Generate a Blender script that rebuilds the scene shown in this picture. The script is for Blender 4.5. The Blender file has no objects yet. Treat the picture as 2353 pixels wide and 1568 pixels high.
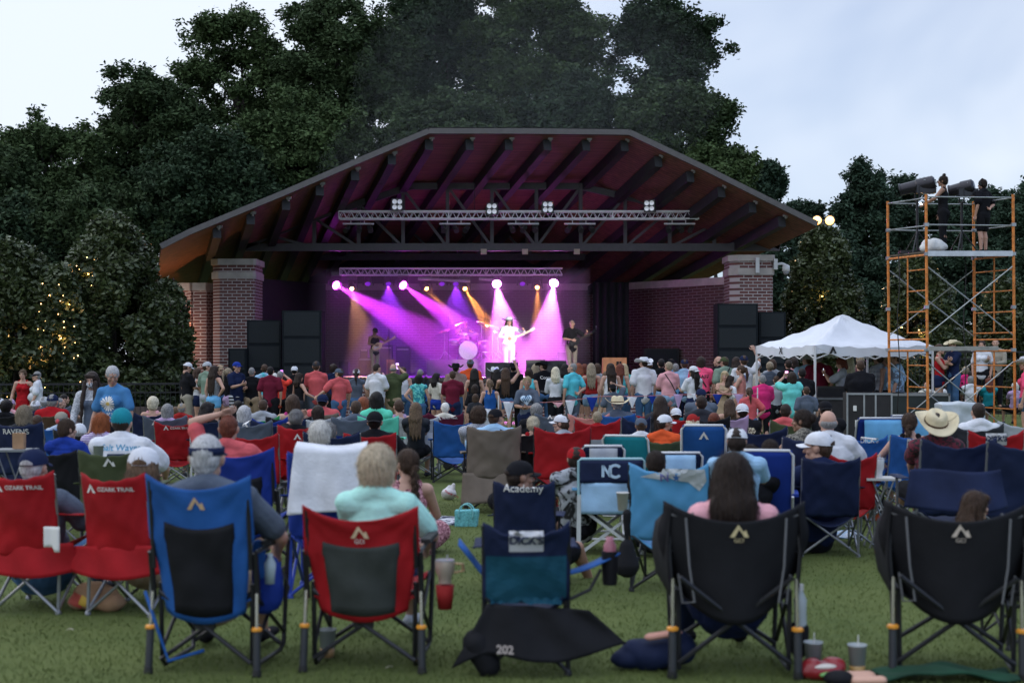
import bpy,math,random
import numpy as np
from mathutils import Vector,Matrix,Euler
from mathutils.bvhtree import BVHTree
R=math.radians
# --- camera, sky, sun, exposure
F=3267.0;CX=1176.0;HY=815.0;H=1.56
sc=bpy.context.scene
cam=bpy.data.cameras.new('camera');co=bpy.data.objects.new('camera',cam);sc.collection.objects.link(co)
cam.lens=50.0;cam.sensor_width=36.0;cam.clip_start=0.1;cam.clip_end=900
cam.shift_y=(HY -784)/2352.0
co.location=(0,0,H);co.rotation_euler=(R(90),0,0)
cam.dof.use_dof=True;cam.dof.focus_distance=36;cam.dof.aperture_fstop=2.8
sc.camera=co
world=bpy.data.worlds.new("World");sc.world=world;world.use_nodes=True
nt=world.node_tree;nt.nodes.clear();N=nt.nodes.new;L=nt.links.new
out=N('ShaderNodeOutputWorld');bg=N('ShaderNodeBackground')
sky=N('ShaderNodeTexSky');sky.sky_type='NISHITA';sky.sun_disc=False
sky.sun_elevation=R(12);sky.sun_rotation=R(-60);sky.air_density=1.0;sky.dust_density=1.0;sky.ozone_density=3.0
tc=N('ShaderNodeTexCoord');mp=N('ShaderNodeMapping');mp.inputs['Scale'].default_value=(1.0,1.0,2.8)
L(tc.outputs['Generated'],mp.inputs['Vector'])
cn=N('ShaderNodeTexNoise');cn.inputs['Scale'].default_value=1.9;cn.inputs['Detail'].default_value=4.5;cn.inputs['Distortion'].default_value=0.5
L(mp.outputs[0],cn.inputs['Vector'])
sx=N('ShaderNodeSeparateXYZ');L(tc.outputs['Generated'],sx.inputs[0])
ma=N('ShaderNodeMath');ma.operation='MULTIPLY_ADD';L(sx.outputs[0],ma.inputs[0]);ma.inputs[1].default_value=-0.32;L(cn.outputs[0],ma.inputs[2])
cr=N('ShaderNodeValToRGB');cr.color_ramp.elements[0].position=0.34;cr.color_ramp.elements[1].position=0.56
cr.color_ramp.elements[0].color=(0.42,0.42,0.42,1);cr.color_ramp.elements[1].color=(1,1,1,1)
L(ma.outputs[0],cr.inputs[0])
mix=N('ShaderNodeMix');mix.data_type='RGBA'
tn=N('ShaderNodeMix');tn.data_type='RGBA';tn.blend_type='MULTIPLY';tn.inputs[0].default_value=1;L(sky.outputs[0],tn.inputs[6]);tn.inputs[7].default_value=(.72,.98,1.45,1)
L(cr.outputs[0],mix.inputs[0]);L(tn.outputs[2],mix.inputs[6])
CLOUD=(7.1,7.8,8.9)
mix.inputs[7].default_value=CLOUD+(1,)
hz=N('ShaderNodeMapRange');L(sx.outputs[2],hz.inputs[0]);hz.inputs[1].default_value=0.25;hz.inputs[2].default_value=0.9;hz.inputs[3].default_value=0.06;hz.inputs[4].default_value=0.115
L(mix.outputs[2],bg.inputs[0]);L(hz.outputs[0],bg.inputs[1])
L(bg.outputs[0],out.inputs[0])
sun=bpy.data.lights.new('sun','SUN');so=bpy.data.objects.new('sun',sun);sc.collection.objects.link(so)
sun.energy=0.12;sun.angle=R(20);sun.color=(1,0.86,0.78)
so.rotation_euler=Vector((math.sin(R(-60))*-1,-math.cos(R(-60)),-math.tan(R(20)))).to_track_quat('-Z','Y').to_euler()
sc.view_settings.view_transform='Standard';sc.view_settings.look='None';sc.view_settings.exposure=1.05;sc.view_settings.gamma=1
sc.cycles.max_bounces=6;sc.cycles.volume_bounces=0;sc.cycles.transparent_max_bounces=8
# --- helpers
COL=sc.collection
def g(Y):return -0.025*(min(max(Y,7.0),23.8) -7.0)
def wx(px,Y):return (px -CX)/F*Y
def wz(py,Y):return H+(HY -py)/F*Y
def W(px,py,Y):return Vector((wx(px,Y),Y,wz(py,Y)))
ZO={'z1':(0,814.2,7.878),'z2':(298.5,814.2,7.878),'z3':(597.1,814.2,7.878),'z4':(895.6,814.2,7.878),'z5':(1194.1,814.2,7.878),
      'z6':(1492.7,814.2,7.878),'z7':(1791.2,778.0,7.878),'z8':(2053.6,778.0,7.878),'D':(0,0,1.0)}
def zc(z,x,y):
    o=ZO[z];return o[0]+x/o[2],o[1]+y/o[2]
def tag(o,label=None,cat=None,group=None,kind=None):
    if label:o['label']=label
    if cat:o['category']=cat
    if group:o['group']=group
    if kind:o['kind']=kind
    return o
def empty(name,loc=(0,0,0),rz=0,s=1.0,label=None,cat=None,group=None):
    o=bpy.data.objects.new(name,None);COL.objects.link(o);o.empty_display_size=0.1
    o.location=loc;o.rotation_euler=(0,0,rz);o.scale=(s,s,s)
    return tag(o,label,cat,group)
def mk(name,me,mat=None,parent=None,loc=None,rot=None,smooth=None):
    o=bpy.data.objects.new(name,me);COL.objects.link(o)
    if mat is not None:
        mats=mat if isinstance(mat,(list,tuple)) else [mat]
        while len(me.materials)< len(mats):me.materials.append(None)
        for i,m in enumerate(mats):
            o.material_slots[i].link='OBJECT';o.material_slots[i].material=m
    if parent:o.parent=parent
    if loc is not None:o.location=loc
    if rot is not None:o.rotation_euler=rot
    return o
class MB:
    def __init__(s):s.v=[];s.f=[];s.m=[];s.mi=0
    def add(s,v,f):
        b=len(s.v);s.v.extend([tuple(p) for p in v]);s.f.extend([tuple(i+b for i in q) for q in f]);s.m.extend([s.mi]*len(f));return s
    def box(s,c,d,rot=None,taper=1.0):
        x,y,z=d[0]/2,d[1]/2,d[2]/2;t=taper
        p=[(-x,-y,-z),(x,-y,-z),(x,y,-z),(-x,y,-z),(-x*t,-y*t,z),(x*t,-y*t,z),(x*t,y*t,z),(-x*t,y*t,z)]
        m=Euler(rot).to_matrix() if rot else None;c=Vector(c)
        p=[(m @ Vector(q) if m else Vector(q))+c for q in p]
        return s.add(p,[(0,3,2,1),(4,5,6,7),(0,1,5,4),(1,2,6,5),(2,3,7,6),(3,0,4,7)])
    def beam(s,a,b,w,h,up=(0,0,1)):
        a=Vector(a);b=Vector(b);d=(b -a);l=d.length;d.normalize();u=Vector(up)
        sd=d.cross(u);sd=sd.normalized() if sd.length> 1e-4 else Vector((1,0,0));u=sd.cross(d)
        p=[]
        for e in (a,b):
            for i,j in ((-1,-1),(1,-1),(1,1),(-1,1)):p.append(e+sd*(i*w/2)+u*(j*h/2))
        return s.add(p,[(0,1,2,3),(7,6,5,4),(0,4,5,1),(1,5,6,2),(2,6,7,3),(3,7,4,0)])
    def tube(s,pts,r,n=8,caps=True):
        pts=[Vector(p) for p in pts];k=len(pts);rs=r if isinstance(r,(list,tuple)) else [r]*k
        v=[];f=[];prev=None
        for i,p in enumerate(pts):
            d=(pts[min(i+1,k -1)] -pts[max(i -1,0)]).normalized()
            if prev is None:u=d.orthogonal().normalized()
            else:
                u=prev -d*prev.dot(d);u=u.normalized() if u.length> 1e-5 else d.orthogonal().normalized()
            prev=u;w=d.cross(u)
            for j in range(n):
                a=2*math.pi*j/n;v.append(p+u*(math.cos(a)*rs[i])+w*(math.sin(a)*rs[i]))
        for i in range(k -1):
            for j in range(n):f.append((i*n+j,i*n+(j+1) % n,(i+1)*n+(j+1) % n,(i+1)*n+j))
        if caps:f.append(tuple(range(n -1,-1,-1)));f.append(tuple((k -1)*n+j for j in range(n)))
        return s.add(v,f)
    def lathe(s,prof,c=(0,0,0),n=20,axis=None,sx=1,sy=1):
        v=[];f=[];c=Vector(c);q=Vector((0,0,1)).rotation_difference(Vector(axis)) if axis else None
        for r,z in prof:
            for j in range(n):
                a=2*math.pi*j/n;p=Vector((math.cos(a)*r*sx,math.sin(a)*r*sy,z));v.append((q @ p if q else p)+c)
        for i in range(len(prof) -1):
            for j in range(n):f.append((i*n+j,i*n+(j+1) % n,(i+1)*n+(j+1) % n,(i+1)*n+j))
        if prof[0][0]> 1e-6:f.append(tuple(range(n -1,-1,-1)))
        if prof[-1][0]> 1e-6:f.append(tuple((len(prof) -1)*n+j for j in range(n)))
        return s.add(v,f)
    def ell(s,c,r,n=12,m=8,rot=None):
        v=[];f=[];q=Euler(rot).to_matrix() if rot else None;c=Vector(c)
        for i in range(1,m):
            t=math.pi*i/m
            for j in range(n):
                a=2*math.pi*j/n;p=Vector((math.sin(t)*math.cos(a)*r[0],math.sin(t)*math.sin(a)*r[1],math.cos(t)*r[2]))
                v.append((q @ p if q else p)+c)
        for z in (r[2],-r[2]):
            p=Vector((0,0,z));v.append((q @ p if q else p)+c)
        T=len(v) -2;B=T+1
        for i in range(m -2):
            for j in range(n):f.append((i*n+j,(i+1)*n+j,(i+1)*n+(j+1) % n,i*n+(j+1) % n))
        for j in range(n):f.append((T,j,(j+1) % n));f.append((B,(m -2)*n+(j+1) % n,(m -2)*n+j))
        return s.add(v,f)
    def cap(s,a,b,ra,rb,fx=1.0,fy=1.0,n=12,ref=(1,0,0)):
        a=Vector(a);b=Vector(b);d=b -a;l=d.length
        if l< 1e-6:d=Vector((0,0,1));l=1e-6
        d=d/l;u=Vector(ref);u=u -d*u.dot(d)
        if u.length< 0.2:u=Vector((0,1,0));u=u -d*u.dot(d)
        u.normalize();w=d.cross(u);v=[];rings=[]
        for k in (0.15,0.5,0.85):rings.append((a -d*(ra*math.cos(k*math.pi/2)),ra*math.sin(k*math.pi/2)))
        rings.append((a,ra));rings.append((a.lerp(b,.5),(ra+rb)/2));rings.append((b,rb))
        for k in (0.85,0.5,0.15):rings.append((b+d*(rb*math.cos(k*math.pi/2)),rb*math.sin(k*math.pi/2)))
        for c,r in rings:
            for j in range(n):
                t=2*math.pi*j/n;v.append(c+u*(math.cos(t)*r*fx)+w*(math.sin(t)*r*fy))
        f=[];K=len(rings)
        for i in range(K -1):
            for j in range(n):f.append((i*n+j,i*n+(j+1) % n,(i+1)*n+(j+1) % n,(i+1)*n+j))
        f.append(tuple(range(n -1,-1,-1)));f.append(tuple((K -1)*n+j for j in range(n)))
        return s.add(v,f)
    def sheet(s,fn,nu,nv,th=0.004):
        P=[[Vector(fn(i/nu,j/nv)) for j in range(nv+1)] for i in range(nu+1)]
        top=[];bot=[]
        for i in range(nu+1):
            for j in range(nv+1):
                du=P[min(i+1,nu)][j] -P[max(i -1,0)][j];dv=P[i][min(j+1,nv)] -P[i][max(j -1,0)]
                n_=du.cross(dv);n_=n_.normalized() if n_.length> 1e-9 else Vector((0,0,1))
                top.append(P[i][j]+n_*th/2);bot.append(P[i][j] -n_*th/2)
        K=len(top);f=[];q=nv+1
        for i in range(nu):
            for j in range(nv):
                a=i*q+j;f.append((a,a+q,a+q+1,a+1));f.append((K+a,K+a+1,K+a+q+1,K+a+q))
        for i in range(nu):
            a=i*q;f.append((a,K+a,K+a+q,a+q));a=i*q+nv;f.append((a,a+q,K+a+q,K+a))
        for j in range(nv):
            f.append((j,j+1,K+j+1,K+j));a=nu*q+j;f.append((a,K+a,K+a+1,a+1))
        return s.add(top+bot,f)
    def mesh(s,name,smooth=False,auto=None):
        me=bpy.data.meshes.new(name);me.from_pydata(s.v,[],s.f);me.update()
        if any(s.m):me.polygons.foreach_set('material_index',s.m)
        if smooth:me.polygons.foreach_set('use_smooth',[True]*len(me.polygons))
        if auto:
            me.polygons.foreach_set('use_smooth',[True]*len(me.polygons));me.set_sharp_from_angle(angle=R(auto))
        return me
    def build(s,name,mat=None,parent=None,smooth=False,auto=35,**k):
        return mk(name,s.mesh(name,smooth,None if smooth else auto),mat,parent,**k)
def quads(name,C,S,rng,up=0.3):
    n=len(C);a=rng.normal(size=(n,3));a[:,2]*=0.6;a/=np.linalg.norm(a,axis=1)[:,None]
    b=rng.normal(size=(n,3));b -=a*(a*b).sum(1)[:,None];b/=np.linalg.norm(b,axis=1)[:,None]
    a*=S[:,None];b*=S[:,None]*0.5
    V=np.stack([C -a,C+b,C+a,C -b],1).reshape(-1,3)
    me=bpy.data.meshes.new(name);me.vertices.add(n*4);me.vertices.foreach_set('co',V.ravel())
    me.loops.add(n*4);me.loops.foreach_set('vertex_index',np.arange(n*4,dtype=np.int32))
    me.polygons.add(n);me.polygons.foreach_set('loop_start',np.arange(0,n*4,4,dtype=np.int32));me.update(calc_edges=True)
    return me
scratch=bpy.data.scenes.new('scratch')
def blob(mb,voxel,smooth=4,wr=0.0,seed=0,freq=(14,34),name='shape',dec=None):
    me=mb.mesh(name);o=bpy.data.objects.new('tmp',me);scratch.collection.objects.link(o)
    m=o.modifiers.new('r','REMESH');m.mode='VOXEL';m.voxel_size=voxel
    if smooth:m=o.modifiers.new('s','SMOOTH');m.factor=0.5;m.iterations=smooth
    if dec:m=o.modifiers.new('d','DECIMATE');m.ratio=dec
    vl=scratch.view_layers[0];vl.update();dg=vl.depsgraph
    r=bpy.data.meshes.new_from_object(o.evaluated_get(dg));r.name=name
    bpy.data.objects.remove(o);bpy.data.meshes.remove(me)
    n=len(r.vertices);P=np.empty(n*3);r.vertices.foreach_get('co',P);P=P.reshape(-1,3)
    if wr and n:
        NN=np.empty(n*3);r.vertices.foreach_get('normal',NN);NN=NN.reshape(-1,3)
        P+=NN*(wr*wave(P,seed,freq))[:,None];r.vertices.foreach_set('co',P.ravel())
    r.polygons.foreach_set('use_smooth',[True]*len(r.polygons));r.update()
    return r
def wave(P,seed,freq):
    rg=np.random.default_rng(seed+77);s=np.zeros(len(P))
    for _ in range(7):
        d=rg.normal(size=3);d/=np.linalg.norm(d);fr=rg.uniform(*freq)
        s+=np.sin(P @ d*fr+rg.uniform(0,6.3)+1.5*np.sin(P @ rg.normal(size=3)*6))
    return s/3.0
def joinmesh(name,parts):
    V=[];Fc=[];b=0
    for me,M in parts:
        n=len(me.vertices);P=np.empty(n*3);me.vertices.foreach_get('co',P);P=P.reshape(-1,3)
        A=np.array(M);V.append(P @ A[:3,:3].T+A[:3,3]);Fc+=[tuple(i+b for i in p.vertices) for p in me.polygons];b+=n
    r=bpy.data.meshes.new(name);r.from_pydata(np.concatenate(V).tolist(),[],Fc);r.update()
    r.polygons.foreach_set('use_smooth',[True]*len(r.polygons));return r
# --- materials
def _new(name):
    m=bpy.data.materials.new(name);m.use_nodes=True;return m,m.node_tree,m.node_tree.nodes['Principled BSDF']
MC={}
def mat(name,col,rough=0.7,metal=0.0,var=0.12,vs=6.0,bump=0.0,bs=60.0,emit=None,es=0,sheen=0.0,spec=None,trans=0,alpha=None):
    k=(name,tuple(col),rough,metal)
    if k in MC:return MC[k]
    m,t,b=_new(name);b.inputs['Roughness'].default_value=rough;b.inputs['Metallic'].default_value=metal
    b.inputs['Base Color'].default_value=tuple(col)+(1,)
    tcn=t.nodes.new('ShaderNodeTexCoord')
    if var:
        no=t.nodes.new('ShaderNodeTexNoise');no.inputs['Scale'].default_value=vs;no.inputs['Detail'].default_value=4
        t.links.new(tcn.outputs['Object'],no.inputs['Vector']);rp=t.nodes.new('ShaderNodeValToRGB')
        rp.color_ramp.elements[0].position=.3;rp.color_ramp.elements[1].position=.7
        rp.color_ramp.elements[0].color=tuple(c*(1 -var) for c in col)+(1,);rp.color_ramp.elements[1].color=tuple(min(1,c*(1+var)) for c in col)+(1,)
        t.links.new(no.outputs[0],rp.inputs[0]);t.links.new(rp.outputs[0],b.inputs['Base Color'])
    if bump:
        n2=t.nodes.new('ShaderNodeTexNoise');n2.inputs['Scale'].default_value=bs;n2.inputs['Detail'].default_value=5
        t.links.new(tcn.outputs['Object'],n2.inputs['Vector']);bp=t.nodes.new('ShaderNodeBump');bp.inputs['Strength'].default_value=bump;bp.inputs['Distance'].default_value=0.01
        t.links.new(n2.outputs[0],bp.inputs['Height']);t.links.new(bp.outputs[0],b.inputs['Normal'])
    if emit:b.inputs['Emission Color'].default_value=tuple(emit)+(1,);b.inputs['Emission Strength'].default_value=es
    if sheen:b.inputs['Sheen Weight'].default_value=sheen
    if spec is not None:b.inputs['Specular IOR Level'].default_value=spec
    if trans:b.inputs['Transmission Weight'].default_value=trans
    MC[k]=m;return m
COLS=dict(white=(.62,.63,.68),offwhite=(.58,.55,.48),black=(.010,.010,.013),charcoal=(.03,.032,.04),grey=(.15,.16,.18),ltgrey=(.32,.34,.38),slate=(.09,.11,.15),navy=(.011,.018,.055),
    royal=(.012,.035,.24),blue=(.018,.09,.31),sky=(.13,.36,.62),ltblue=(.30,.48,.68),aqua=(.10,.52,.62),teal=(.015,.22,.28),turq=(.14,.56,.52),mint=(.42,.74,.66),seafoam=(.12,.6,.42),
    green=(.02,.22,.06),olive=(.06,.075,.035),sage=(.20,.28,.22),red=(.34,.010,.015),brick=(.30,.02,.02),maroon=(.13,.012,.03),wine=(.09,.01,.03),coral=(.55,.10,.11),salmon=(.62,.25,.22),
    orange=(.60,.085,.025),neon=(.9,.10,.22),hotpink=(.62,.03,.17),pink=(.68,.34,.38),magenta=(.5,.05,.22),lilac=(.42,.30,.48),purple=(.20,.06,.38),tan=(.32,.24,.16),khaki=(.30,.27,.22),
    taupe=(.17,.135,.11),brown=(.08,.045,.028),yellow=(.55,.42,.12),cream=(.60,.52,.36),daisy=(.06,.19,.40),deepteal=(.010,.065,.105),dustgrey=(.042,.047,.045),denim=(.05,.11,.22),ltdenim=(.20,.31,.45),silver=(.40,.42,.45),redor=(.75,.06,.04),gold=(.6,.3,.05))
HAIR=dict(black=(.012,.009,.009),dark=(.028,.017,.013),brown=(.06,.034,.022),ltbrown=(.12,.075,.045),blonde=(.42,.32,.19),ash=(.27,.215,.15),plat=(.60,.53,.40),cream=(.56,.46,.33),grey=(.22,.215,.215),silver=(.42,.41,.42),
    white=(.68,.66,.62),red=(.22,.065,.03),auburn=(.13,.035,.02),ginger=(.34,.10,.035))
SKIN=dict(fair=(.47,.27,.20),mid=(.36,.19,.13),tan=(.27,.14,.09),dark=(.10,.05,.03))
def cloth(c):return mat('cloth '+c,COLS[c],0.9,var=.16,vs=7,bump=.5,bs=30,spec=.12)
def nylon(c):return mat('nylon '+c,COLS[c],0.7,var=.22,vs=4,bump=.6,bs=9,spec=.18)
def skinm(c):return mat('skin '+c,SKIN[c],0.55,var=.08,vs=14,bump=.1,bs=90)
def hairm(c):
    k='hair '+c
    if k in MC:return MC[k]
    m,t,b=_new(k);b.inputs['Roughness'].default_value=.55;b.inputs['Specular IOR Level'].default_value=.22;tcn=t.nodes.new('ShaderNodeTexCoord');mp=t.nodes.new('ShaderNodeMapping');mp.inputs['Scale'].default_value=(1,1,.12)
    no=t.nodes.new('ShaderNodeTexNoise');no.inputs['Scale'].default_value=130;no.inputs['Detail'].default_value=5;t.links.new(tcn.outputs['Object'],mp.inputs[0]);t.links.new(mp.outputs[0],no.inputs['Vector'])
    rp=t.nodes.new('ShaderNodeValToRGB');rp.color_ramp.elements[0].position=.34;rp.color_ramp.elements[1].position=.66;cc=HAIR[c]
    rp.color_ramp.elements[0].color=tuple(x*.55 for x in cc)+(1,);rp.color_ramp.elements[1].color=tuple(min(1,x*1.35) for x in cc)+(1,)
    bp=t.nodes.new('ShaderNodeBump');bp.inputs['Strength'].default_value=.9;bp.inputs['Distance'].default_value=.006
    t.links.new(no.outputs[0],rp.inputs[0]);t.links.new(rp.outputs[0],b.inputs['Base Color']);t.links.new(no.outputs[0],bp.inputs['Height']);t.links.new(bp.outputs[0],b.inputs['Normal'])
    MC[k]=m;return m
def patt(kind,c1,c2,scale=20.0):
    k=('p',kind,c1,c2,scale)
    if k in MC:return MC[k]
    m,t,b=_new(kind+' '+c1+' '+c2);b.inputs['Roughness'].default_value=.85;tcn=t.nodes.new('ShaderNodeTexCoord')
    A=COLS[c1]+(1,);B=COLS[c2]+(1,)
    def wv(dirn):
        w=t.nodes.new('ShaderNodeTexWave');w.bands_direction=dirn;w.inputs['Scale'].default_value=scale;t.links.new(tcn.outputs['Object'],w.inputs['Vector'])
        w.inputs['Distortion'].default_value=.6;w.inputs['Detail'].default_value=1;return w.outputs['Fac']
    rp=t.nodes.new('ShaderNodeValToRGB');rp.color_ramp.interpolation='LINEAR';rp.color_ramp.elements[0].position=.46;rp.color_ramp.elements[1].position=.54
    rp.color_ramp.elements[0].color=A;rp.color_ramp.elements[1].color=B
    if kind=='stripe':t.links.new(wv('Z'),rp.inputs[0])
    elif kind=='plaid':
        mx=t.nodes.new('ShaderNodeMath');mx.operation='ADD';mh=t.nodes.new('ShaderNodeMath');mh.operation='MULTIPLY';mh.inputs[1].default_value=.5
        t.links.new(wv('Z'),mx.inputs[0]);t.links.new(wv('X'),mx.inputs[1]);t.links.new(mx.outputs[0],mh.inputs[0]);t.links.new(mh.outputs[0],rp.inputs[0])
    else:
        no=t.nodes.new('ShaderNodeTexNoise');no.inputs['Scale'].default_value=scale;no.inputs['Detail'].default_value=3;no.inputs['Distortion'].default_value=1.2
        t.links.new(tcn.outputs['Object'],no.inputs['Vector']);t.links.new(no.outputs[0],rp.inputs[0])
    t.links.new(rp.outputs[0],b.inputs['Base Color']);MC[k]=m;return m
def fab(s):
    p=s.split(':')
    if len(p)==1:return cloth(p[0])
    return patt(p[0],p[1],p[2],float(p[3]) if len(p)> 3 else 20)
STEEL=mat('steel tube',(.27,.28,.30),.35,.8,var=.1);DARKM=mat('black painted metal',(.018,.018,.022),.42,.3,var=.2);WHITEM=mat('white painted metal',(.62,.62,.64),.4,0,var=.05)
GREYM=mat('grey painted metal',(.13,.135,.15),.4,.4);RUB=mat('black rubber',(.012,.012,.012),.7)
INK=mat('white print',(.72,.70,.68),.7,var=.03);INKB=mat('black print',(.01,.01,.012),.7,var=0)
FONT=bpy.data.fonts.load('<builtin>') if hasattr(bpy.data,'fonts') else None
def textmesh(s,size,extrude=0.0,bold=0.0):
    cu=bpy.data.curves.new('t','FONT');cu.body=s;cu.size=size;cu.align_x='CENTER';cu.align_y='CENTER';cu.extrude=extrude;cu.offset=bold
    o=bpy.data.objects.new('t',cu);scratch.collection.objects.link(o);vl=scratch.view_layers[0];vl.update()
    me=bpy.data.meshes.new_from_object(o.evaluated_get(vl.depsgraph));bpy.data.objects.remove(o);bpy.data.curves.remove(cu);return me
def cutmesh(me,step):
    import bmesh
    bm=bmesh.new();bm.from_mesh(me);bmesh.ops.triangulate(bm,faces=bm.faces)
    for _ in range(4):
        es=[e for e in bm.edges if e.calc_length()> step]
        if not es:break
        bmesh.ops.subdivide_edges(bm,edges=es,cuts=1);bmesh.ops.triangulate(bm,faces=bm.faces)
    bm.to_mesh(me);bm.free();return me
def print_on(host,me,name,mt,x,z,side=-1,off=0.003,step=0.03,rot=0,parent=None):
    """lay flat artwork (drawn in XY, x right, y up as seen from outside) on a cloth mesh's -Y (side=-1) or +Y face"""
    hm=host.data;bvh=BVHTree.FromPolygons([v.co for v in hm.vertices],[p.vertices for p in hm.polygons])
    cutmesh(me,step);c,s_=math.cos(rot),math.sin(rot)
    for v in me.vertices:
        a=v.co.x*c -v.co.y*s_;b=v.co.x*s_+v.co.y*c
        px=x+(a if side< 0 else -a);pz=z+b
        h=bvh.ray_cast(Vector((px,side*3.0,pz)),Vector((0,-side,0)))
        y=h[0].y if h[0] else (h0 if 'h0' in dir() else 0)
        if h[0]:h0=h[0].y
        v.co=Vector((px,y+side*off,pz))
    me.update();o=mk(name,me,mt,parent or host.parent or host);return o
def poly2(pts):
    me=bpy.data.meshes.new('art');me.from_pydata([(a,b,0) for a,b in pts],[],[tuple(range(len(pts)))]);me.update();return me
def polys(lst,sc_=1):
    me=bpy.data.meshes.new('art');v=[];f=[]
    for pts in lst:f.append(tuple(range(len(v),len(v)+len(pts))));v+=[(a*sc_,b*sc_,0) for a,b in pts]
    me.from_pydata(v,[],f);me.update();return me
def arcpts(cx,cy,r,a0,a1,n=14):return [(cx+r*math.cos(R(a0+(a1 -a0)*i/n)),cy+r*math.sin(R(a0+(a1 -a0)*i/n))) for i in range(n+1)]
# ===== the setting
def grass_mat():
    m,t,b=_new('turf');b.inputs['Roughness'].default_value=.95;b.inputs['Specular IOR Level'].default_value=.15
    tcn=t.nodes.new('ShaderNodeTexCoord');res=None
    cols=[((.064,.088,.026),(.118,.140,.044)),((.068,.094,.027),(.115,.142,.044))]
    for sc_,pos,(c1,c2) in ((0.9,(.35,.65),cols[0]),(14.0,(.3,.7),cols[1])):
        no=t.nodes.new('ShaderNodeTexNoise');no.inputs['Scale'].default_value=sc_;no.inputs['Detail'].default_value=6;t.links.new(tcn.outputs['Object'],no.inputs['Vector'])
        rp=t.nodes.new('ShaderNodeValToRGB');rp.color_ramp.elements[0].position,rp.color_ramp.elements[1].position=pos
        rp.color_ramp.elements[0].color=c1+(1,);rp.color_ramp.elements[1].color=c2+(1,);t.links.new(no.outputs[0],rp.inputs[0])
        if res is None:res=rp.outputs[0]
        else:
            mx=t.nodes.new('ShaderNodeMix');mx.data_type='RGBA';mx.inputs[0].default_value=.5;t.links.new(res,mx.inputs[6]);t.links.new(rp.outputs[0],mx.inputs[7]);res=mx.outputs[2]
    t.links.new(res,b.inputs['Base Color'])
    n2=t.nodes.new('ShaderNodeTexNoise');n2.inputs['Scale'].default_value=120;n2.inputs['Detail'].default_value=4;t.links.new(tcn.outputs['Object'],n2.inputs['Vector'])
    bp=t.nodes.new('ShaderNodeBump');bp.inputs['Strength'].default_value=.3;bp.inputs['Distance'].default_value=.02;t.links.new(n2.outputs[0],bp.inputs['Height']);t.links.new(bp.outputs[0],b.inputs['Normal'])
    return m
TURF=grass_mat()
m=MB();ys=[-60,0,5,7,9,11,13,15,17,19,21,23.8,30,45,70,120,400];xs=[-300,-80,-30,-12,-6,0,6,12,30,80,300]
m.add([(x,y,g(y)) for y in ys for x in xs],[(j*11+i,j*11+i+1,(j+1)*11+i+1,(j+1)*11+i) for j in range(16) for i in range(10)])
o=m.build('lawn',TURF,smooth=True);tag(o,kind='structure')
rng=np.random.default_rng(5)
n=90000;y=5.6+13*rng.random(n)**1.7;x=(rng.random(n) -.5)*y*.80
hgt=.012+.016*rng.random(n);a=rng.random(n)*6.283;lx=rng.normal(size=n)*.012;ly=rng.normal(size=n)*.012;wd=.0022+.0012*rng.random(n)
z0=-0.025*(np.clip(y,7,23.8) -7)
V=np.stack([np.stack([x -np.cos(a)*wd,y -np.sin(a)*wd,z0],1),np.stack([x+np.cos(a)*wd,y+np.sin(a)*wd,z0],1),np.stack([x+lx,y+ly,z0+hgt],1)],1).reshape(-1,3)
me=bpy.data.meshes.new('grass');me.vertices.add(n*3);me.vertices.foreach_set('co',V.ravel());me.loops.add(n*3);me.loops.foreach_set('vertex_index',np.arange(n*3,dtype=np.int32))
me.polygons.add(n);me.polygons.foreach_set('loop_start',np.arange(0,n*3,3,dtype=np.int32));me.update(calc_edges=True)
tag(mk('grass',me,mat('grass blades',(.112,.142,.044),.85,var=.22,vs=1.2,spec=.1)),'short green turf blades covering the lawn between the chairs','grass',kind='stuff')
# ---- brick
def brick_mat(c1=(.155,.060,.055),c2=(.095,.042,.044),mo=(.42,.38,.38),name='brick',sc_=1.0):
    m,t,b=_new(name);b.inputs['Roughness'].default_value=.9;tcn=t.nodes.new('ShaderNodeTexCoord')
    geo=t.nodes.new('ShaderNodeNewGeometry');sp=t.nodes.new('ShaderNodeSeparateXYZ');t.links.new(tcn.outputs['Object'],sp.inputs[0])
    ad=t.nodes.new('ShaderNodeMath');ad.operation='ADD';t.links.new(sp.outputs[0],ad.inputs[0]);t.links.new(sp.outputs[1],ad.inputs[1])
    cb=t.nodes.new('ShaderNodeCombineXYZ');t.links.new(ad.outputs[0],cb.inputs[0]);t.links.new(sp.outputs[2],cb.inputs[1])
    br=t.nodes.new('ShaderNodeTexBrick');br.inputs['Scale'].default_value=1.0*sc_;br.inputs['Brick Width'].default_value=.30;br.inputs['Row Height'].default_value=.105
    br.inputs['Mortar Size'].default_value=.015;br.inputs['Color1'].default_value=c1+(1,);br.inputs['Color2'].default_value=c2+(1,);br.inputs['Mortar'].default_value=mo+(1,);br.inputs['Bias'].default_value=-.2
    t.links.new(cb.outputs[0],br.inputs['Vector']);t.links.new(br.outputs['Color'],b.inputs['Base Color'])
    bp=t.nodes.new('ShaderNodeBump');bp.inputs['Strength'].default_value=.5;bp.inputs['Distance'].default_value=.01;bp.invert=True;t.links.new(br.outputs['Fac'],bp.inputs['Height']);t.links.new(bp.outputs[0],b.inputs['Normal'])
    return m
BRICK=brick_mat();STONE=mat('cast stone',(.42,.38,.36),.85,var=.15,vs=3,bump=.2)
WOOD=None
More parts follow.
